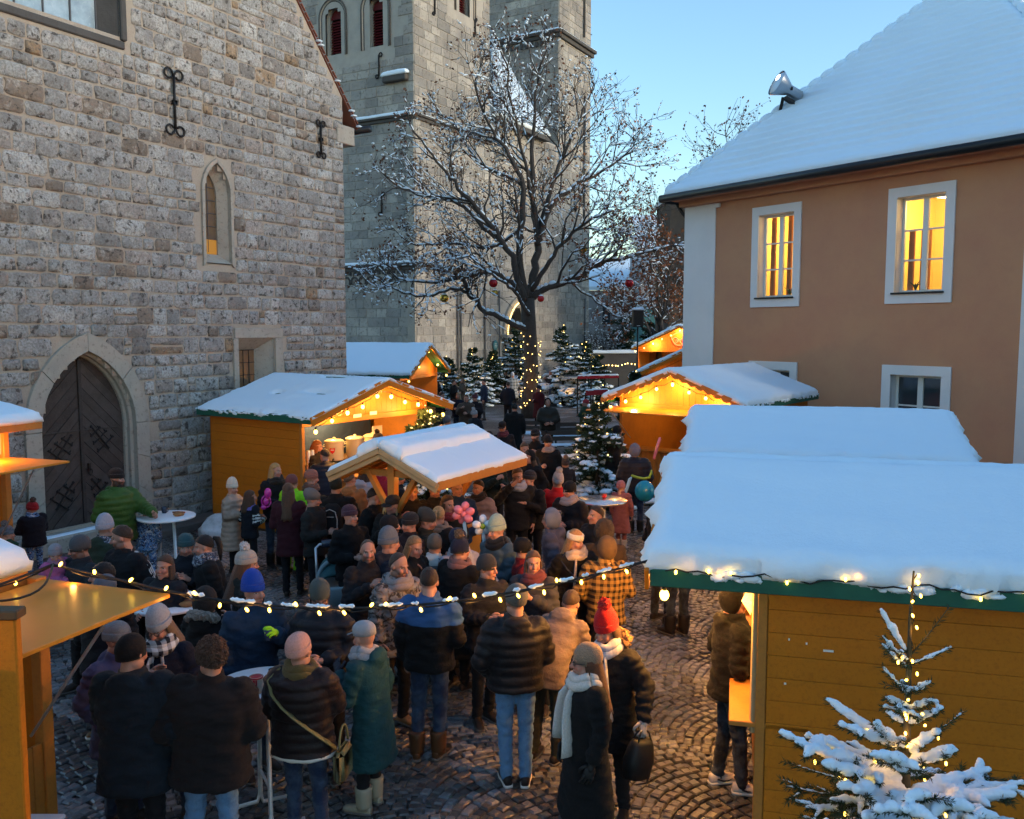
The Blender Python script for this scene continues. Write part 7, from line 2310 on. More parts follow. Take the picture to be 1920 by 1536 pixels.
def build_people():
	jobs = []
	for i, p in enumerate(PEOPLE):
		J = dict(JK[p['j']])
		if p['hem'] is not None: J['hem'] = p['hem']
		if p['fab']: J['fab'] = p['fab']
		if p['hooddown'] is not None: J['hood'] = p['hooddown']
		p['J'] = J
		top = {'beanie': .03, 'tall': .075, 'smooth': .022, 'slouch': .045, 'fitted': .015, 'cap': .02, 'headband': .008}.get(p['hat'], .008) + (.03 if p['hair'] == 'curly' else 0)
		if p['hood']: top = max(top, .03)
		p['loc'] = Vector(p['at']) if p['at'] else G(p['px'], p['py'], p['H'] + top + p['dz']) - Vector((0, 0, p['H'] + top + p['dz']))
		if not p['at']: p['loc'].z = p['dz']
		s = p['H'] / 1.75; p['s'] = s
		d = p['loc'].y; p['d'] = d
		rg = np.random.default_rng(100 + i if p['seed'] is None else p['seed']); p['rg'] = rg
		lod = 0 if d < 9.3 else 1 if d < 16 else 2 if d < 26 else 3
		p['lod'] = lod
		jv, bv = ((.0165, .020), (.021, .026), (.030, .036), (.044, .050))[lod]
		th = R(p['lean'])
		# arms
		A = []
		for k, sx in ((0, -1), (1, 1)):          # arms[0] = the person's right arm (x<0)
			e, w = ARM[p['arms'][k]]
			jit = rg.normal(0, .012, 3)
			sh = np.array([sx * .178 * (.6 + .4 * p['fat']), 0, 1.395])
			A.append((sh, np.array([sx * e[0], e[1], e[2]]) + jit, np.array([sx * w[0], w[1], w[2]]) + jit))
		p['A'] = A
		st = p['step']
		off = [(rg.uniform(-.03, .03), rg.uniform(-.05, .05)) for _ in range(2)]
		Lg = []
		for k, sx in ((0, -1), (1, 1)):
			fy = off[k][1] + (st if k else -st)
			ax_ = sx * (.105 + off[k][0])
			Lg.append((np.array([sx * .092, .005, .90]), np.array([(sx * .098 + ax_) / 2, fy * .4 - .02, .49]), np.array([ax_, fy, .085])))
		p['L'] = Lg
		# body
		b = MB()
		for h_, k_, a_ in Lg:
			b.add(*capsule(h_, k_, .090, .068, 12)); b.add(*capsule(k_, a_, .067, .056, 12))
		b.add(*ellipsoid((0, .006, .93), (.168, .128, .135), 18, 10))
		b.add(*rings([ellring((0, 0, z), rx, ry, 18) for z, rx, ry in ((.95, .14, .10), (1.1, .145, .10), (1.3, .165, .11), (1.42, .12, .085))]))
		b.add(*capsule((0, .004, 1.40), (0, .002, 1.52), .058, .056, 12))
		for sh, e, w in A:
			b.add(*capsule(sh, e, .048, .042, 8)); b.add(*capsule(e, w, .042, .030, 8))
		V = np.concatenate(b.v)
		jobs.append((V, b.f, bv, 2))
		# jacket
		b = MB(); hem = J['hem']; f = J['fat'] * p['fat']
		zs = [hem, hem + .02] + list(np.linspace(hem + .08, 1.38, 8)) + [1.42, 1.455, 1.47]
		rr = []
		for z in zs:
			rx, ry = torso_r(z, p); k = .97 if z == hem else 1
			if st and z < .85: ry = ry + abs(st) * .5
			rr.append(ellring((0, .004, z), rx * k, ry * k, 26, 2.25))
		b.add(*rings(rr))
		for sx in (-1, 1): b.add(*ellipsoid((sx * .150 * f, 0, 1.372), (.088 * f, .085 * f, .082), 14, 8))
		for sh, e, w in A:
			b.add(*capsule(sh, e, .083 * f, .070 * f, 12))
			e2 = w + (w - e) / np.linalg.norm(w - e) * .01
			b.add(*capsule(e, w * .88 + e * .12, .070 * f, .058 * f, 12))
			b.add(*tube([w * .55 + e * .45, w * .85 + e * .15, e2], np.array([.060 * f, .057 * f, .053 * f]), 12))
		b.add(*rings([ellring((0, .006, z), r_, r_ * 1.02, 18) for z, r_ in ((1.42, .105), (1.47, .098), (1.515, .094), (1.53, .088))]))
		if J.get('hood'):
			b.add(*ellipsoid((0, .115, 1.445), (.125, .062, .085), 14, 8)); b.add(*ellipsoid((0, .095, 1.40), (.105, .07, .10), 14, 8))
		V = np.concatenate(b.v)
		jobs.append((V, b.f, jv, 1 if lod else 2))
	res = remesh_jobs(jobs)
	for i, p in enumerate(PEOPLE):
		(BV, BF, BN), (JV, JF, JN) = res[2 * i], res[2 * i + 1]
		s, rg, J, lod = p['s'], p['rg'], p['J'], p['lod']
		th = R(p['lean'])
		M = Matrix.Translation(p['loc']) @ Matrix.Rotation(R(p['yaw']), 4, 'Z') @ Matrix.Rotation(R(p['tilt_']), 4, 'Y') @ Matrix.Diagonal((s, s, s, 1))
		# body skin with head and hands joined in
		BV = BV + BN * (.006 * vnoise(BV * [1, 1, 1.3], 20, i) + .006 * vnoise(BV * [.6, .6, 2.0], 30, i + 3) * (1 + (.1 if p['shoes'][1] == 'boot' else 1.2) * np.exp(-((BV[:, 2] - .13) / .09) ** 2) + .6 * np.exp(-((BV[:, 2] - .48) / .1) ** 2)))[:, None] * (BV[:, 2] < .95)[:, None]
		BV = bend(BV, th)
		HV, HF = HEADS[min(lod, 2)]
		hk = (1 + max(0, 1 - s) * .75)
		hcen = bend(np.array([[0, -.004, 1.627]]), th)[0]
		hcen[2] -= (hk - 1) * .10
		HM = Matrix.Translation(hcen) @ Matrix.Rotation(R(p['hyaw']), 4, 'Z') @ Matrix.Rotation(R(p['pitch']) + th * .6, 4, 'X') @ Matrix.Diagonal((hk * .98, hk, hk, 1))
		Vs, Fs, mi, hp = [BV], list(BF), [np.ones(len(f), int) for f in BF], [np.full((len(BV), 3), 9.)]
		n0 = len(BV)
		Vs.append(xf(HM, HV)); hp.append(HV)
		for f in HF: Fs.append(f + n0); mi.append(np.zeros(len(f), int))
		n0 += len(HV)
		p['handM'] = []
		for k, sx in ((0, -1), (1, 1)):
			sh, e, w = p['A'][k]
			X = (w - e) / np.linalg.norm(w - e); Z = np.array([sx, -.1, .35]); Z = Z - X * Z.dot(X); Z /= np.linalg.norm(Z); Yv = np.cross(Z, X)
			m = frame(w + X * .025, X, Yv, Z)
			p['handM'].append(m)
			if p['arms'][k] in ('pocket', 'back') : continue
			gv, gf = HANDS[p['hands'][k], sx > 0]
			V = bend(xf(m, gv * (1.12 if p['glove'] else 1.0)), th)
			Vs.append(V); hp.append(np.full((len(V), 3), 9.))
			for f in gf: Fs.append(np.asarray(f) + n0); mi.append(np.full(len(f), 2 if p['glove'] else 0))
			n0 += len(V)
		mats_ = [p['skinm'], p['leg']]
		if p['glove']:
			mats_.append(mat('glove_%.3f_%.3f_%.3f' % p['glove'], p['glove'], .7))
		o = link('person', mk('person', np.concatenate(Vs), Fs, mats_, np.concatenate(mi), True, attrs={'hp': np.concatenate(hp)}), None, M, p['legs'], p['label'], 'person', p['group'])
		p['o'] = o
		# jacket cloth: bands or folds
		V = JV.copy()
		disp = np.zeros(len(V))
		arm_d = np.full(len(V), 9.); arm_t = np.zeros(len(V))
		for sh, e, w in p['A']:
			for a, b_, t0 in ((sh, e, 0), (e, w, np.linalg.norm(e - sh))):
				d = b_ - a; L = np.linalg.norm(d); d = d / L
				t = np.clip((V - a) @ d, 0, L); q = np.linalg.norm(V - a - t[:, None] * d, axis=1)
				m = q < arm_d; arm_d[m] = q[m]; arm_t[m] = (t + t0)[m]
		rx, ry = torso_r(V[:, 2], p)
		tor = (np.sqrt((V[:, 0] / rx) ** 2 + (V[:, 1] / ry) ** 2) - 1) * .16
		sleeve = arm_d - .07 < tor
		if J['band']:
			co = np.where(sleeve, arm_t, V[:, 2] + .010 * vnoise(V, 5, i))
			ph = np.abs(np.sin(np.pi * co / J['band']))
			disp += .016 * (ph ** .6 - .75)
		disp += J['wr'] * (vnoise(V * [1, 1, 1.5], 12, i) * 1.3 + vnoise(V * [1, 1, 1.9], 25, i + 2) * .9)
		disp += J['wr'] * .8 * np.where(sleeve, np.sin(arm_t * 75 + 3 * vnoise(V, 8, i)), 0) * (0 if J['band'] else 1)
		V = V + JN * disp[:, None]
		slots = [J['fab']]; idx = None
		if p['zones']:
			cen = np.concatenate([V[f].mean(1) for f in JF]); slv = np.concatenate([sleeve[f].mean(1) > .5 for f in JF]); at_ = np.concatenate([arm_t[f].mean(1) for f in JF])
			idx = np.zeros(len(cen), int)
			for fn, mn in p['zones']:
				slots.append(mn); idx[fn(cen[:, 0], cen[:, 1], cen[:, 2], slv, at_)] = len(slots) - 1
		nm = 'coat' if J['hem'] < .6 else 'jacket'
		jo = link(nm, mk(nm, bend(V, th), JF, slots, idx, True), o, None, p['jc'], local=True)
		p['jo'] = jo
		# shoes
		sc, kind = p['shoes']
		for k, (h_, k_, a_) in enumerate(p['L']):
			m = Matrix.Translation((a_[0], a_[1] - .01, 0)) @ Matrix.Rotation(R((-1, 1)[k] * rg.uniform(4, 16)), 4, 'Z')
			link('boot' if kind == 'boot' else 'shoe', {'boot': BOOT, 'shoe': SHOE, 'white': SHOEW}[kind], o, m, sc, local=True)
		p['HM'] = HM
		if p['hair']:
			hm = HM
			if p['hair'] == 'bun': pass
			link('hair', HAIRM[p['hair']], o, hm, p['hairc'], local=True)
		if p['hat']:
			tilt = Matrix.Rotation(R(-10 + rg.uniform(-4, 4)), 4, 'X') @ Matrix.Rotation(R(rg.uniform(-3, 3)), 4, 'Y')
			if p['hat'] in ('cap',): tilt = Matrix.Rotation(R(-2), 4, 'X')
			ho = link({'cap': 'cap', 'headband': 'headband'}.get(p['hat'], 'beanie'), HATM[p['hat']], o, HM @ tilt, p['hc'], local=True)
			if p['pom']:
				zt = {'tall': .215}.get(p['hat'], .185)
				link('pompom', POM, ho, Matrix.Translation((0, .02, zt)), p['pom'], local=True)
		if p['hood'] is not None:
			link('hood', HOODF if p['hood'] == 'fur' else HOODM, o, HM, p['jc'] if p['hood'] in ('same', 'fur') else p['hood'], local=True)
		if p['scarf']:
			sc_, mname, tails = p['scarf']
			b = MB()
			for zc, r_, tr in ((1.50, .088, .040), (1.455, .105, .042)):
				t = np.linspace(0, 2 * np.pi, 25)
				V, Fs = tube(np.stack([r_ * np.cos(t), -.012 + r_ * 1.05 * np.sin(t), zc + .018 * np.sin(t + 1.5) + .012 * np.cos(3 * t)], -1), np.full(25, tr), 10)
				b.add(V + .006 * np.stack([vnoise(V, 40, i), vnoise(V, 40, i + 2), vnoise(V, 40, i + 4)], -1), Fs)
			for k in range(tails):
				x = (-.05, .05)[k % 2]; rx, ry = torso_r(1.2, p)
				L_ = [(x * .6, -.105, 1.46), (x, -.165 * J['fat'], 1.36), (x * 1.3, -ry - .025, 1.22), (x * 1.5, -ry - .03, 1.08 - .08 * k), (x * 1.7, -ry - .03, 1.0 - .08 * k)]
				V, Fs = tube(L_, np.array([.03, .045, .05, .055, .06]), 10, True, .35)
				b.add(V + .005 * np.stack([vnoise(V, 35, i), vnoise(V, 35, i + 2), vnoise(V, 35, i + 4)], -1), Fs)
			V = bend(np.concatenate(b.v), th)
			link('scarf', mk('scarf', V, b.f, [mname], None, True), o, None, sc_, local=True)
		if p['extra']:
			p['extra'](p, o)

# ------------------------------------------------------------------ things people wear and hold
def glasses(p, o):
	b = MB()
	for sx in (-1, 1):
		b.add(*tube([(sx * .032 + .022 * math.cos(t), -.100 + .004 * abs(math.cos(t)), .008 + .018 * math.sin(t)) for t in np.linspace(0, 2 * math.pi, 15)], .0026, 5, False))
		b.add(*tube([(sx * .054, -.096, .012), (sx * .078, -.05, .012), (sx * .082, .01, .008)], .0026, 4))
	b.add(*tube([(-.011, -.103, .011), (.011, -.103, .011)], .0026, 4))
	b.build('glasses', 'lens_frame', o, local=True, M=p['HM'])
def beard_full(p, o):
	V, Fs = ellipsoid((0, -.055, -.105), (.058, .045, .062), 16, 10); V = V + np.random.default_rng(3).normal(0, .004, V.shape)
	MB().add(V, Fs).build('beard', 'cloth_fur', o, local=True, M=p['HM'], color=p['hairc'])
def fur_collar(col):
	def f(p, o): link('fur_trim', FURM, o, p['HM'], col, local=True)
	return f
def backpack(label, col=(.010, .010, .011), logo=True):
	def f(p, o):
		root = empty('backpack', M=o.matrix_basis.copy(), label=label, cat='backpack')
		rr = []
		for z, rx, ry in ((.95, .10, .05), (.97, .14, .075), (1.10, .15, .085), (1.25, .145, .08), (1.36, .12, .065), (1.40, .07, .03)):
			rr.append(ellring((0, .145 + ry * .9, z), rx, ry, 20, 3.2))
		MB().add(*rings(rr)).build('pack_body', 'cloth_plain', root, True, local=True, color=col)
		MB().add(*tube([(x, .30 - .004, z) for x, z in ((-.10, 1.05), (-.105, 1.2), (-.08, 1.31), (0, 1.345), (.08, 1.31), (.105, 1.2), (.10, 1.05))], .007, 5)).build('piping', 'white_piping', root, local=True)
		if logo: MB().add(*tube([(.05 * math.cos(t), .305, 1.03 + .018 * math.sin(t)) for t in np.linspace(0, 6.28, 16)], .004, 4)).build('logo', 'white_piping', root, local=True)
		MB().add(*cbox(-.06, .06, .302, .309, 1.235, 1.243, .001)).build('zip', 'white_piping', root, local=True)
		for sx in (-1, 1): MB().add(*tube([(sx * .10, .13, 1.36), (sx * .12, .05, 1.475), (sx * .12, -.08, 1.44), (sx * .13, -.16, 1.3), (sx * .17, -.10, 1.1), (sx * .14, .10, 1.0)], .016, 6)).build('strap', 'cloth_plain', root, local=True, color=col)
	return f
mat('white_piping', (.45, .45, .44), .6)
def shoulder_bag(label, col, side=1, front=False):
	def f(p, o):
		root = empty('shoulder_bag', M=o.matrix_basis.copy(), label=label, cat='bag')
		pts = []
		for t in np.linspace(0, 1, 9):
			z = 1.47 - .62 * t; rx, ry = torso_r(z, p); rx += .020; ry += .022
			a = (-1.35 + 2.75 * t) * side
			pts.append((rx * math.sin(a), ry * math.cos(a) * (1 if not front else -1), z))
		q = [(x * 1.0, -y, z) for x, y, z in pts[::-1]][1:]
		MB().add(*tube(pts, np.full(9, .034), 8, True, .25)).build('strap', 'leather', root, True, local=True, color=col)
		x, y, z = pts[-1]
		V, Fs = cbox(-.045, .045, -.13, .13, -.24, .02, .03);
		MB().add(V + [x + .05 * np.sign(x), y - .02, z - .02], Fs).build('bag_body', 'cloth_plain', root, True, local=True, color=col)
		MB().add(*tube([(x + .06 * np.sign(x), y - .02 + .10 * math.cos(t), z + .02 + .16 * math.sin(t)) for t in np.linspace(0, math.pi, 12)], .010, 6)).build('handle', 'leather', root, True, local=True, color=col)
	return f
def handbag(label, col, k):
	def f(p, o):
		m = p['handM'][k]; c = o.matrix_basis @ Vector(m.translation + m.col[0].to_3d() * .07)
		root = empty('handbag', M=Matrix.Translation(c) @ Matrix.Rotation(R(p['yaw'] + 70), 4, 'Z') @ Matrix.Rotation(R(14), 4, 'Y'), label=label, cat='bag')
		rr = [ellring((0, 0, z), rx, ry, 18, 3) for z, rx, ry in ((-.36, .06, .05), (-.35, .12, .07), (-.22, .14, .08), (-.10, .115, .06), (-.06, .10, .03))]
		MB().add(*rings(rr)).build('bag_body', 'leather', root, True, local=True, color=col)
		for yy in (-.03, .03): MB().add(*tube([(-.08, yy, -.08), (-.05, yy * .5, -.01), (0, 0, .01), (.05, yy * .5, -.01), (.08, yy, -.08)], .007, 6)).build('handle', 'leather', root, True, local=True, color=col)
		MB().add(*tube([(.10, .0, -.3), (.2, .02, -.33), (.17, .02, -.42), (.05, .02, -.42)], .006, 5)).build('loose_strap', 'leather', root, True, local=True, color=col)
	return f
def cup(label, k=1, col='mug_dark'):
	def f(p, o):
		m = p['handM'][k]
		q = bend(np.array([tuple(m.translation + m.col[0].to_3d() * .075 - m.col[2].to_3d() * .045)]), R(p['lean']))[0]
		c = o.matrix_basis @ Vector(q)
		mug(c - Vector((0, 0, .05)), label, col, group='mugs in hands')
	return f
def both(*fs):
	def f(p, o):
		for g in fs: g(p, o)
	return f
def marks_tracksuit(p, o):
	"""three white stripes down the sleeves, chest band and a small three-bar mark"""
	b = MB()
	for sx in (1, -1):
		sh, e, w = p['A'][0 if sx < 0 else 1]
		for k in (-1, 0, 1):
			L = [(sx * .09, .016 * k, 1.475), (sx * .15, .018 * k, 1.465), (sx * .205, .020 * k, 1.435)]
			out = np.array([sx, 0, .15])
			for t in np.linspace(.2, 1, 4): L.append(tuple(sh + (e - sh) * t + out * (.090 - .012 * t) + np.array([0, .021 * k, 0])))
			for t in np.linspace(.2, .9, 3): L.append(tuple(e + (w - e) * t + out * .072 + np.array([0, .020 * k, 0])))
			b.add(*tube(L, np.full(len(L), .0065), 5))
	b.build('sleeve_stripes', 'white_piping2', o, local=True)
	b = MB()
	for z0, x0, x1 in ((1.235, -.125, -.015), (1.235, .015, .125)):
		n = 8; V = []
		for i in range(n + 1):
			x = x0 + (x1 - x0) * i / n; rx, ry = torso_r(z0, p); y = -ry * (1 - min(.98, abs(x / rx)) ** 2.25) ** (1 / 2.25) - .012
			V += [(x, y, z0), (x, y, z0 + .035), (x, y + .012, z0 + .035), (x, y + .012, z0)]
		Fq = []
		for i in range(n):
			a = i * 4; Fq += [[a + k, a + (k + 1) % 4, a + 4 + (k + 1) % 4, a + 4 + k] for k in range(4)]
		b.add(V, [np.array(Fq)])
	b.build('chest_band', 'white_piping2', o, local=True)
	b = MB()
	for k in range(3):
		rx, ry = torso_r(1.30, p); x = -.11 + k * .016; y = -ry * (1 - abs(x / rx) ** 2.25) ** (1 / 2.25) - .014
		b.add([(x, y, 1.29), (x + .011, y, 1.29), (x + .004, y, 1.305 + .012 * k), (x - .008, y, 1.300 + .012 * k)], [[0, 1, 2, 3]])
	b.build('chest_mark', 'white_piping2', o, local=True)
mat('white_piping2', (.62, .63, .64), .6)
def swoosh(p, o):
	for k, (h_, k_, a_) in enumerate(p['L']):
		pts = [(.048, .02, .055), (.050, -.03, .040), (.049, -.07, .042), (.045, -.11, .060)]
		for sx in (-1, 1):
			V, Fs = tube([(a_[0] + sx * x, a_[1] - .01 + y, z) for x, y, z in pts], np.array([.009, .008, .006, .002]), 6)
			MB().add(V, Fs).build('shoe_mark', 'mug_dark', o, local=True)

BLK, NAVY, CHAR, OLIVE, BROWN = (.006, .006, .0075), (.007, .012, .030), (.022, .023, .026), (.030, .034, .016), (.040, .024, .016)
JEAN, DJEAN, LJEAN, BLKT = (.04, .085, .18), (.014, .028, .070), (.13, .28, .50), (.012, .012, .015)
Z_blue = mat('zone_blue', (.018, .070, .19), .75, coords='obj', bump=(60, .35, 5, .006))
mat('zone_white', (.55, .55, .53), .8); mat('zone_hemwhite', (.58, .54, .48), .85); mat('zone_lilac', (.14, .10, .30), .8); mat('zone_red', (.4, .02, .02), .7); mat('zone_darkband', (.014, .012, .014), .8); mat('zone_inner_grey', (.20, .20, .22), .8)

# ------------------------------------------------------------------ foreground group
person(252, 1188, 1.80, 176, 'man in dark blue hooded parka and black beanie, back turned, beside the curly-haired man', 'parka', (.012, .020, .030), BLKT, 'cloth_plain', hat='fitted', hc=BLK, arms=('hold', 'hold'), fat=1.10, hem=.70, hyaw=-20)
person(378, 1188, 1.78, 180, 'man with curly brown hair, black wool jacket and pale blue jeans, back turned', 'wool', (.018, .014, .015), LJEAN, hair='curly', hairc=(.055, .028, .016), arms=('hold', 'pocket'), fat=1.14, hem=.76, pitch=4)
person(308, 1128, 1.68, 8, 'woman in pale grey ribbed beanie, glasses and striped scarf looking down', 'jacket', NAVY, DJEAN, hat='tall', hc=(.36, .38, .41), hair='halflong', hairc=(.20, .12, .06), arms=('hold', 'hold'), hands=('grip', 'grip'), pitch=24, scarf=((.5, .5, .5), 'stripe_bw', 2), extra=glasses, skinm='skin_blond')
person(217, 1163, 1.62, 48, 'woman in mottled grey beanie and glasses with lilac blue jacket', 'parka', (.075, .080, .17), DJEAN, hat='beanie', hc=(.21, .21, .215), arms=('pocket', 'pocket'), extra=glasses, pitch=8)
person(470, 1066, 1.76, 42, 'man in bright blue beanie and navy jacket with neon yellow gloves', 'jacket', (.012, .035, .075), DJEAN, hat='tall', hc=(.010, .055, .36), arms=('down', 'cup'), hands=('relax', 'grip'), glove=(.35, .70, .012), hem=.70, fat=1.08, hyaw=12, extra=cup('dark mug held in a neon yellow glove', 1), hair='short', hairc=(.06, .035, .02), skinm='skin_warm')
person(568, 1183, 1.64, 172, 'woman in pink ribbed beanie and brown quilted jacket with olive shoulder strap', 'puffer', (.019, .010, .010), DJEAN, hat='beanie', hc=(.52, .30, .26), arms=('cup', 'hold'), fat=1.12, hem=.78, hyaw=-8, zones=[(lambda x, y, z, s, t: (z < .815) & ~s, 'zone_hemwhite')], scarf=((.10, .075, .025), 'cloth_knit', 0), extra=shoulder_bag('olive shoulder bag on the brown quilted jacket', (.14, .135, .06), -1))
person(697, 1163, 1.56, -112, 'woman in grey peaked cap and long teal coat with pale boots', 'coat', (.010, .060, .070), BLKT, 'cloth_plain', fab='cloth_plain', hat='cap', hc=(.30, .31, .33), arms=('hold', 'hold'), glove=(.02, .02, .03), hooddown=1, scarf=((.33, .33, .35), 'cloth_knit', 0), shoes=((.30, .27, .20), 'boot'), hem=.46, pitch=6)
person(612, 1083, 1.76, -12, 'man in grey-green beanie and glasses looking down, black quilted jacket', 'puffer', (.014, .015, .022), BLKT, 'cloth_plain', hat='smooth', hc=(.060, .075, .070), arms=('hold', 'hold'), hands=('grip', 'grip'), pitch=30, extra=glasses, skinm='skin_stubble', hair='thin')
person(738, 1033, 1.76, 44, 'balding man in camouflage jacket with grey hood lining', 'parka', (.1, .08, .07), BLKT, 'cloth_plain', fab='camo_brown', hair='thin', hairc=(.045, .03, .025), arms=('hold', 'hold'), hyaw=10, pitch=12, skinm='skin_stubble', scarf=((.25, .22, .22), 'cloth_knit', 0), shoes=((.20, .12, .06), 'shoe'), hem=.76)
person(803, 1063, 1.77, 170, 'dark-haired man in black jacket with blue yoke, back turned', 'jacket', BLK, DJEAN, hair='short', hairc=(.022, .014, .011), arms=('hold', 'hold'), hem=.84, fat=1.10, zones=[(lambda x, y, z, s, t: (z > 1.285) & ~((s) & (t > .16)), 'zone_blue')], hooddown=1, shoes=((.075, .032, .014), 'boot'))
person(968, 1088, 1.75, 186, 'man in grey beanie, black quilted jacket and light blue jeans, back turned', 'puffer', (.012, .011, .014), LJEAN, hat='slouch', hc=(.125, .12, .11), arms=('hold', 'pocket'), hem=.87, fat=1.06, hooddown=1, shoes=((.02, .016, .016), 'white'), hyaw=18, hair='short')
person(1100, 1205, 1.63, -72, 'long-haired woman in beige beanie, white scarf and long black coat', 'coat', (.008, .008, .009), BLKT, 'cloth_plain', hat='smooth', hc=(.30, .205, .135), hair='long', hairc=(.095, .040, .020), arms=('down', 'down'), glove=(.012, .012, .012), scarf=((.60, .58, .54), 'cloth_knit', 2), hem=.38, extra=glasses, hyaw=-8, skinm='skin_blond')
person(1154, 1135, 1.66, -28, 'woman in red bobble hat with fur hood, checked scarf and black coat', 'parka', (.012, .011, .013), BLKT, 'cloth_plain', hat='tall', hc=(.50, .010, .012), pom=(.55, .012, .016), hair='halflong', hairc=(.10, .05, .025), arms=('down', 'side'), hands=('relax', 'grip'), glove=(.34, .30, .28), scarf=((.5, .5, .5), 'scarf_check', 2), hem=.62, pitch=16, hyaw=-14, extra=both(fur_collar((.45, .23, .08)), handbag('black leather bag hanging from the red-hatted woman\'s hand', (.012, .012, .013), 1)), hooddown=1)
person(1374, 1093, 1.76, 92, 'hooded man in black jacket and white trainers at the near hut counter', 'parka', (.004, .0035, .0035), (.012, .014, .019), hood=(.0025, .002, .002), arms=('hold', 'pocket'), hem=.82, fat=1.06, shoes=((.50, .46, .43), 'white'), extra=swoosh, step=.05)
person(1138, 1003, 1.64, 172, 'person in brown teddy hood and yellow black plaid jacket, back turned', 'jacket', (.085, .055, .036), BLKT, 'cloth_plain', fab='plaid_yellow', hood=(.085, .054, .032), arms=('hold', 'hold'), fat=1.12, hem=.74)
person(1128, 975, 1.68, 178, 'person in dark brown teddy hood just behind the plaid jacket', 'wool', (.060, .038, .026), BLKT, 'cloth_plain', hood='fur', arms=('hold', 'hold'))
person(1084, 990, 1.66, 14, 'smiling blond woman in white headband and cream scarf', 'jacket', BLK, BLKT, 'cloth_plain', hat='headband', hc=(.66, .60, .52), hair='halflong', hairc=(.36, .19, .075), arms=('hold', 'hold'), scarf=((.60, .45, .33), 'cloth_knit', 1), skinm='skin_blond', extra=shoulder_bag('dark blue cross-body bag of the woman with cream scarf', (.02, .03, .06), 1, True))
person(1044, 950, 1.68, -98, 'woman with raised grey hood and mauve winter coat in profile', 'parka', (.105, .095, .125), DJEAN, hood=(.155, .170, .215), arms=('hold', 'hold'), hem=.60, lean=6)
person(942, 962, 1.70, -42, 'smiling woman in mint green beanie and petrol jacket', 'parka', (.085, .130, .155), DJEAN, hat='tall', hc=(.34, .43, .35), arms=('hold', 'carry'), glove=(.012, .012, .014), hands=('grip', 'grip'), scarf=((.015, .015, .017), 'cloth_knit', 0), hyaw=-14, pitch=8, hair='short', extra=cup('dark mug of the woman in the mint beanie', 0), skinm='skin_blond')
person(1072, 900, 1.72, -38, 'person in black beanie and thick mauve scarf holding a glass', 'jacket', (.016, .013, .016), BLKT, 'cloth_plain', hat='fitted', hc=BLK, arms=('cup', 'hold'), hands=('grip', 'grip'), scarf=((.36, .28, .27), 'cloth_knit', 0), hyaw=-10, fat=1.08, extra=cup('dark mug of the person with the mauve scarf', 0))
person(1044, 880, 1.62, 172, 'person in red jacket and grey bobble hat, back turned', 'jacket', (.50, .012, .012), BLKT, 'cloth_plain', hat='tall', hc=(.38, .34, .34), pom=(.55, .50, .47), arms=('hold', 'hold'), fat=1.05)
person(968, 876, 1.78, 10, 'man shading his face with one hand, black jacket with grey hood', 'jacket', (.010, .011, .015), BLKT, 'cloth_plain', hair='short', hairc=(.10, .05, .022), arms=('wave', 'down'), hands=('flat', 'relax'), pitch=10, scarf=((.30, .31, .36), 'cloth_knit', 0), skinm='skin_stubble')
person(992, 842, 1.68, -24, 'dark-hooded woman between the shading man and the stroller couple', 'jacket', BLK, BLKT, 'cloth_plain', hood=BLK, arms=('pocket', 'pocket'), hair='halflong', hairc=(.02, .012, .01))
person(1006, 803, 1.80, -6, 'bearded man in black beanie standing with a stroller', 'jacket', BLK, BLKT, 'cloth_plain', hat='beanie', hc=BLK, arms=('hold', 'hold'), skinm='skin_beard')
person(1027, 815, 1.70, -10, 'woman in black beanie with pale collar beside the bearded stroller man', 'jacket', BLK, BLKT, 'cloth_plain', hat='slouch', hc=BLK, arms=('hold', 'hold'), scarf=((.30, .21, .18), 'cloth_knit', 0))
person(946, 790, 1.78, 4, 'older man in black cap and glasses behind the pavilion roof', 'jacket', (.014, .014, .020), BLKT, 'cloth_plain', hat='cap', hc=BLK, arms=('down', 'down'), extra=glasses, pitch=14, scarf=((.10, .02, .03), 'cloth_knit', 0), skinm='skin_warm')
person(1028, 746, 1.80, 2, 'man in olive brown jacket and black hood facing the market', 'puffer', (.034, .030, .020), BLKT, 'cloth_plain', hood=(.012, .012, .012), arms=('carry', 'carry'), fat=1.12, skinm='skin_warm')
person(962, 756, 1.78, 176, 'person in long black coat with pale backpack edge, back turned', 'coat', (.012, .013, .014), BLKT, 'cloth_plain', hat='fitted', hc=(.02, .022, .02), arms=('down', 'down'), fat=1.1)
person(952, 716, 1.78, 160, 'man in navy jacket by the oak, back turned', 'jacket', (.012, .017, .030), BLKT, 'cloth_plain', hair='short', arms=('hold', 'hold'))
person(963, 697, 1.70, 176, 'person in pale checked coat and white beanie beside the oak', 'coat', (.4, .4, .4), BLKT, 'cloth_plain', fab='plaid_pale', hat='tall', hc=(.55, .57, .62), arms=('hold', 'hold'), fat=1.1)
person(933, 690, 1.80, 70, 'man in dark jacket under the portal firs', 'jacket', (.014, .018, .028), DJEAN, hair='short', arms=('hold', 'hold'), extra=None)
person(950, 696, 1.66, -30, 'short dark-haired person facing the man under the portal firs', 'jacket', BLK, BLKT, hair='short', arms=('hold', 'hold'))
person(1032, 694, 1.78, -80, 'man in slate jacket and blue jeans next to the tallest fir', 'jacket', (.022, .032, .055), JEAN, hair='short', arms=('cup', 'pocket'))
person(907, 711, 1.78, -80, 'man in navy anorak in front of the leader fir', 'jacket', (.014, .026, .060), (.06, .05, .04), hair='short', hairc=(.03, .02, .015), arms=('hold', 'hold'))
person(866, 709, 1.66, -60, 'woman in brown fur-collared coat at the far tables', 'coat', (.12, .085, .062), (.10, .02, .03), hair='bob', hairc=(.12, .07, .04), arms=('hold', 'hold'))
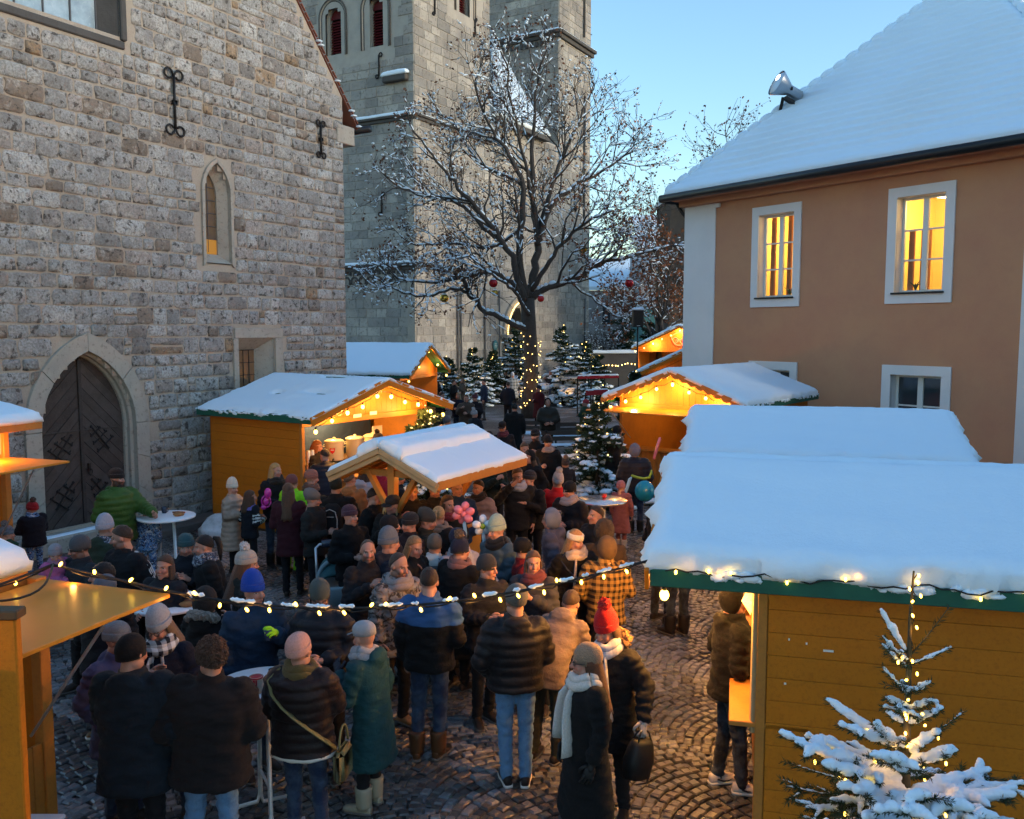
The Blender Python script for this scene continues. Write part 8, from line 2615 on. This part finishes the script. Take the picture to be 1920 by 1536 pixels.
person(851, 712, 1.70, 60, 'dark-coated person beside the brown fur-collared coat', 'jacket', BLK, BLKT, hair='short', arms=('hold', 'hold'))
person(872, 740, 1.76, -14, 'red-faced man in brown jacket eating at the small grey table', 'jacket', (.085, .055, .038), BLKT, hair='short', hairc=(.10, .055, .03), arms=('cup', 'hold'), hands=('grip', 'grip'), fat=1.14, skinm='skin_warm')
person(857, 736, 1.64, -4, 'short blond person beside the man in brown at the grey table', 'jacket', NAVY, BLKT, hair='bob', hairc=(.30, .20, .10), arms=('hold', 'hold'))
person(892, 768, 1.50, 150, 'child in grey beanie with white bobble at the far tables', 'jacket', (.02, .022, .03), BLKT, hat='beanie', hc=(.30, .31, .32), pom=(.6, .6, .6), arms=('hold', 'hold'))
person(837, 779, 1.70, 150, 'person in slate beanie just behind the pavilion ridge', 'jacket', BLK, BLKT, hat='smooth', hc=(.07, .085, .10), arms=('hold', 'hold'))
person(797, 716, 1.66, 10, 'person in green bobble hat and white scarf behind the wine hut', 'jacket', BLK, BLKT, hat='beanie', hc=(.03, .10, .05), pom=(.5, .5, .5), scarf=((.55, .55, .55), 'cloth_knit', 0), arms=('hold', 'hold'))
person(815, 703, 1.78, 170, 'dark figure between wine hut gable and first fir', 'jacket', (.02, .016, .016), BLKT, hair='short', arms=('hold', 'hold'))
person(779, 706, 1.72, 30, 'dark figure half hidden by the wine hut gable', 'jacket', BLK, BLKT, hat='beanie', hc=BLK, arms=('hold', 'hold'))
person(1095, 748, 1.55, -60, 'child in red striped bobble hat and green jacket by the flap', 'jacket', (.020, .060, .030), BLKT, hat='beanie', hc=(.42, .045, .05), arms=('hold', 'hold'))
person(1152, 797, 1.80, 96, 'tall man in black coat and cap facing the scalloped hut', 'parka', (.012, .010, .010), BLKT, 'cloth_plain', hat='fitted', hc=BLK, arms=('down', 'hold'), scarf=((.13, .11, .10), 'cloth_knit', 0), fat=1.12, skinm='skin_warm')
person(1194, 832, 1.70, 168, 'person in dark quilted jacket with pink grey hat carrying balloons', 'puffer', (.020, .016, .024), DJEAN, hat='smooth', hc=(.28, .10, .12), hood=(.17, .15, .18), arms=('hold', 'hold'), fat=1.15, shoes=((.012, .012, .012), 'boot'))
person(1166, 900, 1.22, 160, 'child in dusty pink snowsuit beside the balloon carrier', 'coat', (.24, .085, .095), (.20, .07, .08), 'cloth_plain', fab='cloth_plain', hat='beanie', hc=(.30, .12, .14), arms=('down', 'down'), shoes=((.28, .26, .28), 'boot'))
person(1272, 925, 1.76, -150, 'person in boots and dark trousers hidden by the near snow roof', 'jacket', BLK, (.022, .022, .026), hat='beanie', hc=BLK, arms=('hold', 'hold'), shoes=((.02, .015, .012), 'boot'), at=tuple(G(1270, 1190)))
person(1240, 925, 1.72, 120, 'person in dark shoes beside the boots under the near snow roof', 'jacket', BLK, (.03, .022, .02), hat='beanie', hc=BLK, arms=('hold', 'hold'), at=tuple(G(1238, 1165)))

# ------------------------------------------------------------------ by the church door
person(215, 878, 1.84, 62, 'bearded man in green quilted jacket reaching for a mug on the table', 'puffer', (.045, .115, .018), BLKT, 'cloth_plain', hat='beanie', hc=(.014, .012, .012), arms=('pocket', 'reach'), hands=('relax', 'grip'), hem=.74, fat=1.14, skinm='skin_beard', hairc=(.030, .020, .016), extra=beard_full, hyaw=14, hooddown=1)
person(274, 944, 1.26, 170, 'boy in blue camouflage snowsuit and navy hat at the church table', 'jacket', (.05, .1, .2), (.05, .08, .16), fab='camo_blue', leg='camo_blue', hat='beanie', hc=(.010, .014, .035), arms=('hold', 'hold'), fat=1.12, shoes=((.02, .02, .03), 'boot'))
person(197, 962, 1.64, 152, 'woman in pale lilac beanie and olive parka by the church door', 'parka', (.036, .050, .030), BLKT, 'cloth_plain', hat='tall', hc=(.36, .36, .42), scarf=((.10, .10, .11), 'pattern_scarf', 0), arms=('hold', 'hold'), fat=1.10)
person(150, 1000, 1.72, -28, 'laughing man with glasses in dark grey cap holding a small child', 'jacket', (.028, .032, .040), BLKT, 'cloth_plain', hat='smooth', hc=(.07, .075, .085), arms=('carry', 'carry'), extra=glasses, hyaw=-18, pitch=10, skinm='skin_stubble')
person(104, 1017, 1.00, 62, 'toddler in grey knitted hat and pink snowsuit on the laughing man\'s arm', 'coat', (.34, .10, .25), (.34, .10, .25), 'cloth_plain', fab='cloth_plain', hat='beanie', hc=(.27, .26, .29), arms=('hold', 'hold'), scarf=((.30, .16, .26), 'cloth_knit', 0), dz=.62, fat=1.15, glove=(.34, .10, .25), hands=('grip', 'grip'))
person(244, 983, 1.82, -30, 'man in black tracksuit top with white sleeve stripes', 'jacket', (.008, .009, .013), BLKT, 'cloth_plain', hair='short', hairc=(.035, .022, .015), arms=('pocket', 'pocket'), fat=1.14, hem=.84, hyaw=-48, pitch=8, extra=marks_tracksuit, skinm='skin_stubble', at=None)
person(398, 1003, 1.66, -62, 'black-haired woman in black jacket with patterned scarf', 'jacket', (.012, .011, .011), BLKT, 'cloth_plain', hair='pony', hairc=(.010, .008, .008), arms=('hold', 'hold'), scarf=((.3, .3, .3), 'pattern_scarf', 0), fat=1.12, hyaw=-6, pitch=6)
person(463, 1030, 1.62, 112, 'long-haired woman in cream bobble hat with white pompom', 'parka', (.022, .024, .020), BLKT, 'cloth_plain', hat='beanie', hc=(.42, .37, .32), pom=(.70, .68, .68), hair='long', hairc=(.13, .055, .028), arms=('hold', 'hold'), fat=1.05)
person(62, 940, 1.22, -130, 'child in black red knitted hat with orange mittens', 'jacket', (.012, .012, .022), (.05, .06, .09), hat='beanie', hc=(.33, .012, .018), pom=(.10, .05, .04), arms=('cup', 'cup'), hands=('grip', 'grip'), glove=(.60, .08, .01), fat=1.2, leg='camo_blue', scarf=((.1, .1, .3), 'camo_blue', 0))
person(14, 985, 1.20, 150, 'small child in blue-grey hat and green jacket at the picture edge', 'jacket', (.014, .060, .030), BLKT, hat='beanie', hc=(.13, .16, .21), pom=(.17, .20, .25), arms=('down', 'down'), fat=1.15)
person(395, 1098, 1.60, 168, 'person with pale fur-trimmed hood below the smoking woman', 'parka', (.016, .015, .016), BLKT, 'cloth_plain', hood=(.016, .014, .014), arms=('hold', 'hold'), extra=fur_collar((.32, .28, .24)), fat=1.05)
person(207, 1050, 1.72, -45, 'black-haired person above the orange flap edge', 'jacket', BLK, (.022, .030, .045), hair='short', hairc=(.010, .008, .008), arms=('hold', 'hold'), shoes=((.16, .08, .03), 'white'))
person(188, 1079, 1.66, 170, 'person in blue-grey cap just above the orange flap', 'jacket', (.014, .014, .02), (.05, .065, .09), hat='fitted', hc=(.09, .11, .14), arms=('hold', 'hold'))

# ------------------------------------------------------------------ in front of the wine hut
person(433, 895, 1.48, 80, 'girl in white knitted hat and long beige quilted coat', 'longpuffer', (.40, .27, .20), BLKT, 'cloth_plain', hat='tall', hc=(.60, .54, .45), arms=('hold', 'hold'), hands=('grip', 'grip'), fat=1.08)
person(468, 920, 1.38, 140, 'brown-haired girl in dark jacket with striped sleeves', 'jacket', (.012, .013, .022), BLKT, 'cloth_plain', hair='halflong', hairc=(.075, .032, .016), arms=('hold', 'hold'), zones=[(lambda x, y, z, s, t: s & (t > .12) & (np.sin(t * 105) > .1), 'zone_white'), (lambda x, y, z, s, t: (z > 1.38) & ~s, 'zone_lilac')], hands=('grip', 'grip'))
person(511, 868, 1.72, 44, 'blond woman in black jacket and jeans in front of the ochre hut wall', 'jacket', (.010, .010, .014), DJEAN, hair='bob', hairc=(.42, .24, .09), arms=('hold', 'hold'), hands=('grip', 'grip'), hyaw=22, hem=.78, scarf=((.02, .016, .014), 'cloth_fur', 0), skinm='skin_blond', shoes=((.012, .012, .013), 'boot'))
person(549, 888, 1.60, 150, 'child in neon green snowsuit and maroon cap', 'coat', (.22, .62, .012), (.20, .55, .012), 'cloth_plain', fab='cloth_plain', hat='smooth', hc=(.17, .055, .05), arms=('hold', 'hold'), fat=1.05, hem=.6)
person(546, 905, 1.68, 176, 'long-haired woman in burgundy coat, back turned', 'coat', (.060, .010, .016), BLKT, 'cloth_plain', fab='cloth_plain', hair='long', hairc=(.11, .052, .028), arms=('hold', 'hold'), hem=.64)
person(573, 879, 1.64, 115, 'person in coral beanie and brown coat at the wine queue', 'jacket', (.050, .036, .026), BLKT, 'cloth_plain', hat='beanie', hc=(.33, .12, .085), scarf=((.16, .08, .055), 'cloth_knit', 0), arms=('hold', 'hold'))
person(612, 842, 1.70, -160, 'person in navy quilted jacket leaning at the wine counter', 'puffer', (.012, .013, .030), BLKT, 'cloth_plain', hair='short', hairc=(.03, .02, .016), arms=('reach', 'reach'), lean=14, fat=1.08)
person(633, 893, 1.78, 172, 'man in black beanie wearing a black backpack', 'jacket', (.016, .014, .013), BLKT, 'cloth_plain', hat='fitted', hc=(.014, .018, .014), arms=('hold', 'hold'), hem=.80, fat=1.14, extra=backpack('black backpack with pale piping worn in the queue'))
person(662, 884, 1.70, 160, 'fair-haired person with orange hood lining behind the backpack', 'jacket', (.30, .13, .045), BLKT, 'cloth_plain', hair='short', hairc=(.14, .085, .05), arms=('hold', 'hold'), hooddown=1)
person(676, 872, 1.70, 150, 'dark-haired person in pale grey jacket at the wine queue', 'jacket', (.34, .34, .38), (.22, .19, .17), 'cloth_plain', hair='bob', hairc=(.04, .025, .018), arms=('hold', 'hold'), hooddown=1)
person(714, 868, 1.68, -130, 'grey-haired person in dark red jacket behind the pavilion post', 'jacket', (.30, .010, .030), BLKT, 'cloth_plain', hair='short', hairc=(.25, .22, .20), arms=('hold', 'hold'))
person(741, 880, 1.62, 110, 'child in blue pink cap behind the round sign', 'jacket', (.020, .022, .030), BLKT, 'cloth_plain', hat='smooth', hc=(.10, .20, .25), arms=('hold', 'hold'))
person(700, 915, 1.74, 70, 'broad person in black coat in front of the pavilion post', 'coat', (.009, .009, .010), BLKT, 'cloth_plain', hair='short', hairc=(.02, .014, .012), arms=('hold', 'hold'), fat=1.14)
person(775, 905, 1.74, -12, 'person in black jacket under the pavilion roof', 'jacket', (.013, .012, .012), BLKT, 'cloth_plain', hair='short', arms=('hold', 'hold'), fat=1.1)
person(812, 900, 1.74, 15, 'person in charcoal knit jacket between the pavilion posts', 'wool', (.024, .024, .026), BLKT, 'cloth_plain', hat='beanie', hc=BLK, arms=('hold', 'hold'), fat=1.08)
person(902, 898, 1.64, -30, 'woman in mauve quilted jacket under the eaves, cigarette in hand', 'puffer', (.27, .19, .19), BLKT, 'cloth_plain', hair='short', hairc=(.05, .03, .02), arms=('cup', 'hold'), hands=('grip', 'relax'), scarf=((.02, .016, .018), 'cloth_knit', 0))
person(860, 900, 1.72, 20, 'person in blue jacket deep under the pavilion roof', 'jacket', (.012, .035, .09), BLKT, hair='short', arms=('hold', 'hold'))
# vendors inside the wine hut
person(598, 808, 1.68, 70, 'ginger-haired vendor in dark jacket serving at the wine counter', 'jacket', (.022, .018, .014), BLKT, 'cloth_plain', hair='bob', hairc=(.22, .075, .022), arms=('hold', 'hold'), pitch=18, at=tuple(in_hut(1.0, .95, .06)), skinm='skin_warm', group='vendors in the wine hut')
person(686, 812, 1.66, 60, 'vendor in zigzag bobble hat between the cream urns', 'jacket', (.03, .02, .02), BLKT, 'cloth_plain', hat='beanie', hc=(.022, .016, .018), pom=(.02, .015, .016), arms=('hold', 'hold'), at=tuple(in_hut(.95, -.62, .06)), skinm='skin_warm', group='vendors in the wine hut')

# ------------------------------------------------------------------ middle of the crowd
person(714, 984, 1.74, 112, 'man in slate grey beanie and navy jacket with blue hood', 'jacket', (.016, .022, .040), BLKT, 'cloth_plain', hat='tall', hc=(.125, .145, .175), arms=('hold', 'hold'), fat=1.12, hooddown=1)
person(728, 962, 1.76, 96, 'bearded man in black beanie behind the slate grey beanie', 'jacket', (.022, .016, .024), BLKT, 'cloth_plain', hat='fitted', hc=BLK, arms=('hold', 'hold'), skinm='skin_beard')
person(790, 950, 1.68, 100, 'person in brown knitted beanie and olive jacket', 'jacket', (.030, .028, .018), BLKT, 'cloth_plain', hat='slouch', hc=(.055, .044, .036), arms=('hold', 'hold'))
person(821, 948, 1.66, 150, 'blond person with messy ponytail and dark jacket', 'jacket', (.022, .018, .017), BLKT, 'cloth_plain', hair='pony', hairc=(.38, .23, .10), arms=('hold', 'hold'), scarf=((.22, .17, .14), 'cloth_knit', 0))
person(812, 1002, 1.60, 172, 'person in brown hat with white-collared grey jacket, back turned', 'jacket', (.15, .17, .20), BLKT, 'cloth_plain', hat='smooth', hc=(.13, .10, .08), arms=('hold', 'hold'), hooddown=1, zones=[(lambda x, y, z, s, t: (z > 1.40) & ~s, 'zone_white')])
person(864, 986, 1.68, 40, 'person in navy beanie and glasses with pale lilac jacket', 'jacket', (.33, .32, .37), BLKT, 'cloth_plain', hat='smooth', hc=(.010, .016, .045), arms=('hold', 'reach'), glove=(.012, .012, .013), extra=glasses, scarf=((.42, .40, .42), 'cloth_knit', 0))
person(850, 1008, 1.66, 150, 'woman in navy hat with brown pompom and dusky pink scarf', 'coat', (.010, .010, .011), BLKT, 'cloth_plain', hat='smooth', hc=(.010, .013, .035), pom=(.20, .12, .07), arms=('cup', 'hold'), hands=('grip', 'relax'), scarf=((.20, .10, .095), 'cloth_knit', 0), fat=1.08)
person(1022, 1098, 1.62, 150, 'person in pale beige jacket bending beside the blue jeans', 'jacket', (.23, .17, .15), (.05, .045, .03), 'cloth_plain', hair='short', hairc=(.05, .03, .02), lean=38, arms=('reach', 'reach'), hooddown=1, dz=0)
person(985, 1005, 1.60, 90, 'person in long red coat behind the grey-hooded woman', 'coat', (.16, .006, .010), BLKT, 'cloth_plain', fab='cloth_plain', hat='fitted', hc=BLK, arms=('hold', 'hold'))
person(760, 960, 1.66, -35, 'person in dark plum jacket at the pavilion counter', 'jacket', (.030, .016, .022), BLKT, 'cloth_plain', hat='beanie', hc=(.02, .018, .02), arms=('hold', 'hold'))
# more of the tightly packed crowd
def filler(rows):
	for px, py, H, yaw, lab, j, jc, hat, hc, hair, hairc, kw in rows:
		person(px, py, H, yaw, lab, j, jc, BLKT, 'cloth_plain', hat=hat, hc=hc, hair=hair, hairc=hairc, **kw)
H2 = dict(arms=('hold', 'hold')); HG = dict(arms=('cup', 'hold'), hands=('grip', 'relax')); DK = (.03, .02, .015)
filler([
	(1002, 880, 1.70, -30, 'person in black bomber jacket behind the red jacket', 'jacket', BLK, 'beanie', (.02, .02, .025), None, DK, H2),
	(930, 848, 1.72, 30, 'man in dark green jacket at the rear corner of the pavilion', 'jacket', (.016, .024, .016), None, BLK, 'short', DK, HG),
	(1060, 858, 1.30, -170, 'child in brown bobble hat in front of the stroller couple', 'jacket', (.02, .018, .022), 'beanie', (.05, .035, .03), None, DK, dict(H2, pom=(.25, .17, .11))),
	(1112, 948, 1.70, -60, 'dark-haired man half hidden by the brown teddy hoods', 'jacket', (.02, .016, .016), None, BLK, 'short', DK, H2),
	(1005, 1032, 1.66, -20, 'short-haired woman in grey jacket behind the garland snow', 'jacket', (.05, .05, .06), None, BLK, 'bob', (.09, .05, .03), dict(H2, scarf=((.12, .03, .04), 'cloth_knit', 0))),
	(905, 1040, 1.68, 28, 'person in charcoal beanie below the mint beanie', 'jacket', (.02, .02, .024), 'smooth', (.03, .032, .036), None, DK, H2),
	(772, 1002, 1.66, 60, 'fair woman in black coat between slate and brown beanies', 'jacket', BLK, None, BLK, 'halflong', (.26, .15, .07), H2),
	(690, 1010, 1.70, 30, 'man with receding hair beside the pram', 'jacket', (.016, .016, .02), None, BLK, 'thin', (.08, .05, .035), dict(HG, skinm='skin_stubble')),
	(655, 945, 1.70, 40, 'person in plum beanie and black jacket behind the pram', 'jacket', BLK, 'beanie', (.07, .03, .045), None, DK, H2),
	(590, 915, 1.66, 70, 'person in grey wool hat next to the backpack', 'jacket', (.03, .028, .026), 'slouch', (.13, .13, .13), None, DK, H2),
	(840, 925, 1.68, 20, 'woman in wine red scarf under the pavilion eaves', 'jacket', BLK, None, BLK, 'bob', (.05, .03, .02), dict(H2, scarf=((.16, .02, .03), 'cloth_knit', 0))),
	(735, 925, 1.70, -20, 'man in dark cap facing out from the pavilion', 'jacket', (.02, .018, .016), 'cap', (.02, .02, .022), 'short', DK, HG),
	(985, 828, 1.76, 0, 'man in charcoal jacket behind the dark-hooded woman', 'jacket', (.02, .02, .022), None, BLK, 'short', (.07, .045, .03), dict(H2, skinm='skin_stubble')),
	(918, 808, 1.70, 150, 'person in black beanie just over the pavilion ridge snow', 'jacket', BLK, 'beanie', BLK, None, DK, H2),
	(893, 738, 1.72, -20, 'woman in dark coat by the leader fir', 'coat', (.02, .016, .02), 'beanie', (.10, .03, .04), None, DK, H2),
	(825, 735, 1.70, 60, 'man in black jacket at the wine hut corner', 'jacket', BLK, None, BLK, 'short', DK, H2),
	(1010, 722, 1.70, -40, 'woman in dark red coat at the oak foot', 'coat', (.08, .012, .016), 'beanie', (.02, .02, .02), None, DK, H2),
	(300, 1040, 1.60, -20, 'woman with chin-length hair behind the garland corner', 'jacket', (.02, .02, .026), None, BLK, 'bob', (.06, .035, .022), H2),
	(340, 1000, 1.62, 15, 'person in teal beanie near the church table', 'jacket', (.02, .022, .03), 'beanie', (.03, .08, .09), None, DK, H2)])
build_people()

# ------------------------------------------------------------------ balloons, pram, street furniture
for nm_, c_ in (('balloon_blue', (.01, .22, .34)), ('balloon_pink', (.62, .16, .20)), ('balloon_magenta', (.55, .03, .28)), ('balloon_white', (.66, .66, .68)), ('balloon_lime', (.25, .36, .02)), ('balloon_orange', (.75, .16, .06)), ('balloon_sky', (.30, .50, .66))):
	mat(nm_, c_, .18, spec=.6)
mat('pram_teal', (.012, .075, .085), .7); mat('pram_pale', (.20, .27, .29), .7); mat('rail_red', (.33, .012, .022), .45); mat('bench_wood', (.06, .04, .028), .7)
def balloon(p, r, m, label, parts):
	root = empty('balloon', p, label, 'balloon', 'balloons')
	for nm, V, Fs, mm in parts(r): MB().add(V, Fs).build(nm, mm or m, root, True, local=True)
def round_b(r):
	V, Fs = ellipsoid((0, 0, 0), (r, r, r * 1.08), 26, 16); yield 'ball', V, Fs, None
	V, Fs = tube([(0, 0, -r * 1.05), (0, 0, -r * 1.14), (0, 0, -r * 1.2)], np.array([.012, .008, .016]), 8); yield 'knot', V, Fs, None
balloon(D(1209, 921, 16.0), .185, 'balloon_blue', 'round turquoise balloon held by the balloon carrier', round_b)
def stick(pts, r=.03):
	def f(_):
		V, Fs = tube(pts, np.r_[r * .4, np.full(len(pts) - 2, r), r * .4], 10); yield 'tube', V, Fs, None
	return f
c = D(1182, 920, 16.3)
balloon(c, 0, 'balloon_sky', 'long pale blue modelling balloon beside the turquoise one', stick([(.02, 0, .26), (-.01, 0, .22), (-.08, 0, 0), (-.15, 0, -.24), (-.17, 0, -.28)], .032))
balloon(D(1205, 897, 16.2), 0, 'balloon_lime', 'lime modelling balloon around the carrier\'s waist', stick([(-.22, 0, .05), (-.2, 0, .05), (-.1, -.02, .02), (.02, -.03, 0), (.12, -.02, .02), (.16, 0, .10), (.16, 0, .16)], .025))
balloon(D(1232, 842, 16.4), 0, 'balloon_pink', 'long pale pink balloon pointing up by the scalloped hut', stick([(.06, 0, .22), (.05, 0, .2), (0, 0, .03), (-.05, 0, -.16), (-.06, 0, -.2)], .028))
def flower(n, rr, mm):
	def f(r):
		for k in range(n):
			a = 2 * math.pi * k / n + .3
			V, Fs = ellipsoid((0, 0, 0), (r * .50, r * .44, r * .42), 14, 8); ca, sa = math.cos(a), math.sin(a)
			V = np.stack([V[:, 0] * ca - V[:, 2] * sa, V[:, 1], V[:, 0] * sa + V[:, 2] * ca], -1) + [ca * r * .66, .05 * math.sin(k * 2.1), sa * r * .66]
			yield 'petal', V, Fs, None
		V, Fs = ellipsoid((0, -.03, 0), (r * .32,) * 3, 12, 8); yield 'centre', V, Fs, mm
		V, Fs = tube([(0, .02, -r * .4), (.02, .03, -r * 2), (.01, .03, -r * 3.2)], .022, 8); yield 'stem', V, Fs, 'balloon_sky'
	return f
balloon(D(869, 963, 10.2), .12, 'balloon_pink', 'pink balloon flower on the pavilion counter', flower(6, .1, 'balloon_pink'))
balloon(D(905, 986, 10.1), .11, 'balloon_white', 'white balloon flower with green middle on the pavilion counter', flower(5, .1, 'balloon_lime'))
balloon(D(499, 937, 13.3), .0, 'balloon_magenta', 'magenta balloon figure held by the girl with striped sleeves', lambda r: iter([('head', *ellipsoid((.03, 0, .10), (.055, .05, .085), 14, 10), None), ('body', *ellipsoid((0, 0, -.03), (.045, .045, .07), 12, 8), None), ('foot', *ellipsoid((-.04, 0, -.12), (.045, .04, .04), 12, 8), None), ('loop', *tube([(.07 * math.cos(t), 0, -.03 + .09 * math.sin(t)) for t in np.linspace(0, 6.28, 14)], .014, 6), None)]))
def pram():
	root = empty('pram', M=Matrix.Translation((-2.25, 11.0, 0)) @ Matrix.Rotation(R(14), 4, 'Z'), label='teal pram with dark padded handle in the middle of the crowd', cat='pram')
	a = np.linspace(0, math.pi, 10)
	rr = [np.stack([.24 * np.cos(t) * np.ones(12), np.linspace(-.30, .10, 12), .72 + .30 * np.sin(t) * np.sin(np.linspace(.5, 1.57, 12))], -1) for t in np.linspace(0, math.pi, 16)]
	V = np.concatenate(rr); q = np.array([[i * 12 + j, i * 12 + j + 1, (i + 1) * 12 + j + 1, (i + 1) * 12 + j] for i in range(15) for j in range(11)])
	MB().add(np.concatenate([V, V * [.95, 1, .98]]), [q, q[:, ::-1] + len(V)]).build('canopy', 'pram_teal', root, True, local=True)
	MB().add(*tube([(.245 * math.cos(t), -.14, .725 + .28 * math.sin(t)) for t in np.linspace(0, math.pi, 14)], .03, 8)).build('canopy_piping', 'pram_pale', root, True, local=True)
	MB().add(*rings([ellring((0, .0, z), rx, ry, 22, 3.2) for z, rx, ry in ((.42, .16, .33), (.46, .22, .40), (.70, .245, .44), (.73, .24, .43), (.70, .21, .40))])).build('carry_cot', 'pram_pale', root, True, local=True)
	MB().add(*cbox(-.2, .2, .12, .46, .70, .76, .03)).build('foot_cover', 'pram_teal', root, True, local=True)
	MB().add(*tube([(-.24, .30, .60), (-.25, .52, 1.00), (-.20, .56, 1.04), (.20, .56, 1.04), (.25, .52, 1.00), (.24, .30, .60)], .018, 8)).build('push_bar', 'steel_tube', root, True, local=True)
	MB().add(*tube([(-.17, .56, 1.045), (0, .565, 1.05), (.17, .56, 1.045)], .055, 10)).build('handle_pad', 'mug_dark', root, True, local=True)
	for sx in (-1, 1):
		MB().add(*tube([(sx * .22, .32, .6), (sx * .24, -.36, .15)], .014, 6)).build('frame_tube', 'steel_tube', root, local=True)
		MB().add(*tube([(sx * .22, -.3, .6), (sx * .24, .36, .15)], .014, 6)).build('frame_tube', 'steel_tube', root, local=True)
		for y in (-.38, .38):
			w = empty('wheel'); adopt(w, root, True); w.location = (sx * .26, y, .15)
			MB().add(*tube([(0, .13 * math.cos(t), .13 * math.sin(t)) for t in np.linspace(0, 2 * math.pi, 21)], .02, 8)).build('tyre', 'sole', w, True, local=True)
			b = MB()
			for k in range(5): b.add(*tube([(0, 0, 0), (0, .12 * math.cos(k * 1.257), .12 * math.sin(k * 1.257))], .006, 5))
			b.build('spokes', 'steel_tube', w, local=True)
pram()
def snow_pile():
	c = G(412, 1005)
	V, Fs = ellipsoid((0, 0, 0), (.38, .30, .34), 26, 16)
	V = V * (1 + .16 * vnoise(V, 7, 2) + .08 * vnoise(V, 17, 5))[:, None] + [c.x, c.y, .06]
	MB().add(V, Fs).build('snow_pile', 'snow_dirty', None, True, label='shovelled snow heap at the foot of the ochre hut wall', cat='snow heap')
snow_pile()
def speaker():
	c = D(1196, 597, 33.0)
	r = empty('loudspeaker', (c.x, c.y, 0), 'black loudspeaker with snow on top on a tall pole', 'loudspeaker')
	b = MB(); b.add(*cbox(c.x - .20, c.x + .20, c.y - .18, c.y + .18, c.z - .33, c.z + .33, .03)); b.build('cabinet', 'cabinet_black', r)
	MB().add(*cbox(c.x - .16, c.x + .16, c.y - .20, c.y - .181, c.z - .24, c.z + .28, .01)).build('grille', 'iron', r)
	MB().add(*cbox(c.x - .06, c.x + .06, c.y - .205, c.y - .19, c.z - .29, c.z - .265, .002)).build('badge', 'white_piping', r)
	MB().add(*tube([(c.x, c.y, 0), (c.x, c.y, c.z - .32)], .03, 8)).build('pole', 'iron', r, True)
	V, Fs = snow_slab((c.x - .21, c.y - .18, c.z + .33), (.42, 0, 0), (0, .36, 0), .07, 12, 10, .08, 1., .01); MB().add(V, Fs).build('snow', 'snow', r, True)
mat('cabinet_black', (.006, .006, .006), .5)
speaker()
def railing():
	for n, (x0, x1, y, lab) in enumerate(((1083, 1160, 708, 'red railing of the small stage behind the lit firs'), (1098, 1140, 737, 'lower red stage edge in front of the railing'))):
		Y = 39.5 - 2.5 * n
		a, b_ = D(x0, y, Y), D(x1, y - 2, Y)
		r = empty('railing', (a.x, a.y, 0), lab, 'railing')
		MB().add(*beam(a, b_, .08, .14 if n == 0 else .22)).build('rail', 'rail_red', r)
		for t in (0, .33, .66, 1): MB().add(*tube([a.lerp(b_, t), Vector((a.lerp(b_, t).x, a.lerp(b_, t).y, 0))], .035, 6)).build('post', 'iron', r)
		V, Fs = snow_slab(a + Vector((0, -.04, .07 if n == 0 else .11)), b_ - a, Vector((0, .09, 0)), .05, 20, 4, .04, 2., .01); MB().add(V, Fs).build('snow', 'snow', r, True)
railing()
def bench(px, py, w, label, rot=0.):
	c = G(px, py)
	r = empty('park_bench', M=Matrix.Translation((c.x, c.y, 0)) @ Matrix.Rotation(rot, 4, 'Z'), label=label, cat='bench', group='benches round the oak')
	for k in range(3): MB().add(*cbox(-w / 2, w / 2, -.2 + k * .14, -.08 + k * .14, .42, .45)).build('seat_slat', 'bench_wood', r, local=True)
	for k in range(2): MB().add(*cbox(-w / 2, w / 2, .24, .27, .55 + k * .17, .68 + k * .17)).build('back_slat', 'bench_wood', r, local=True)
	for x in (-w / 2 + .15, w / 2 - .15):
		for y in (-.18, .2): MB().add(*cbox(x - .03, x + .03, y - .03, y + .03, 0, .42 if y < 0 else .88)).build('leg', 'iron', r, local=True)
	V, Fs = snow_slab((-w / 2, -.2, .452), (w, 0, 0), (0, .4, 0), .05, 20, 8, .06, px * .1, .015); MB().add(V, Fs).build('snow', 'snow', r, True, local=True)
bench(1066, 842, 1.8, 'snowy dark bench beside the man in the olive jacket', .1)
bench(1000, 838, 1.8, 'snowy dark bench at the foot of the oak', -.05)
bench(1072, 862, 1.8, 'second bench row nearer the lit fir', .1)
def portal_lights():
	r = empty('fairy_light_string', T_R.pt(11.96, 3.6, .3), 'fairy lights along the church portal arch', 'string lights', 'fairy light strings')
	mb = mk('bulb', *ellipsoid((0, 0, 0), (.04, .04, .05), 6, 4), ['far_on'], None, True)
	o = arch(11.96, 1.9, 1.2, 3.6, 5.85, 14)
	MB().add(*tube([tuple(T_R.pt(u, v, .25)) for u, v in o], .012, 4)).build('cable', 'black_cable', r)
	for (u, v), (u2, v2) in zip(o, o[1:]):
		for t in (0, .5): link('bulb', mb, r, Matrix.Translation(T_R.pt(u + (u2 - u) * t, v + (v2 - v) * t, .28)))
	p = [G(1112, 700, 0) + Vector((0, -1, 0))]
	L = [D(1105 + 18 * k, 683 + (k % 2) * 3 + 2 * math.sin(k), 54) for k in range(11)]
	r = empty('fairy_light_string', L[0], 'fairy lights sagging along the churchyard wall', 'string lights', 'fairy light strings')
	MB().add(*tube(L, .012, 4)).build('cable', 'black_cable', r)
	for a, b_ in zip(L, L[1:]):
		for t in (0, .4, .75): link('bulb', mb, r, Matrix.Translation(a.lerp(b_, t)))
portal_lights()
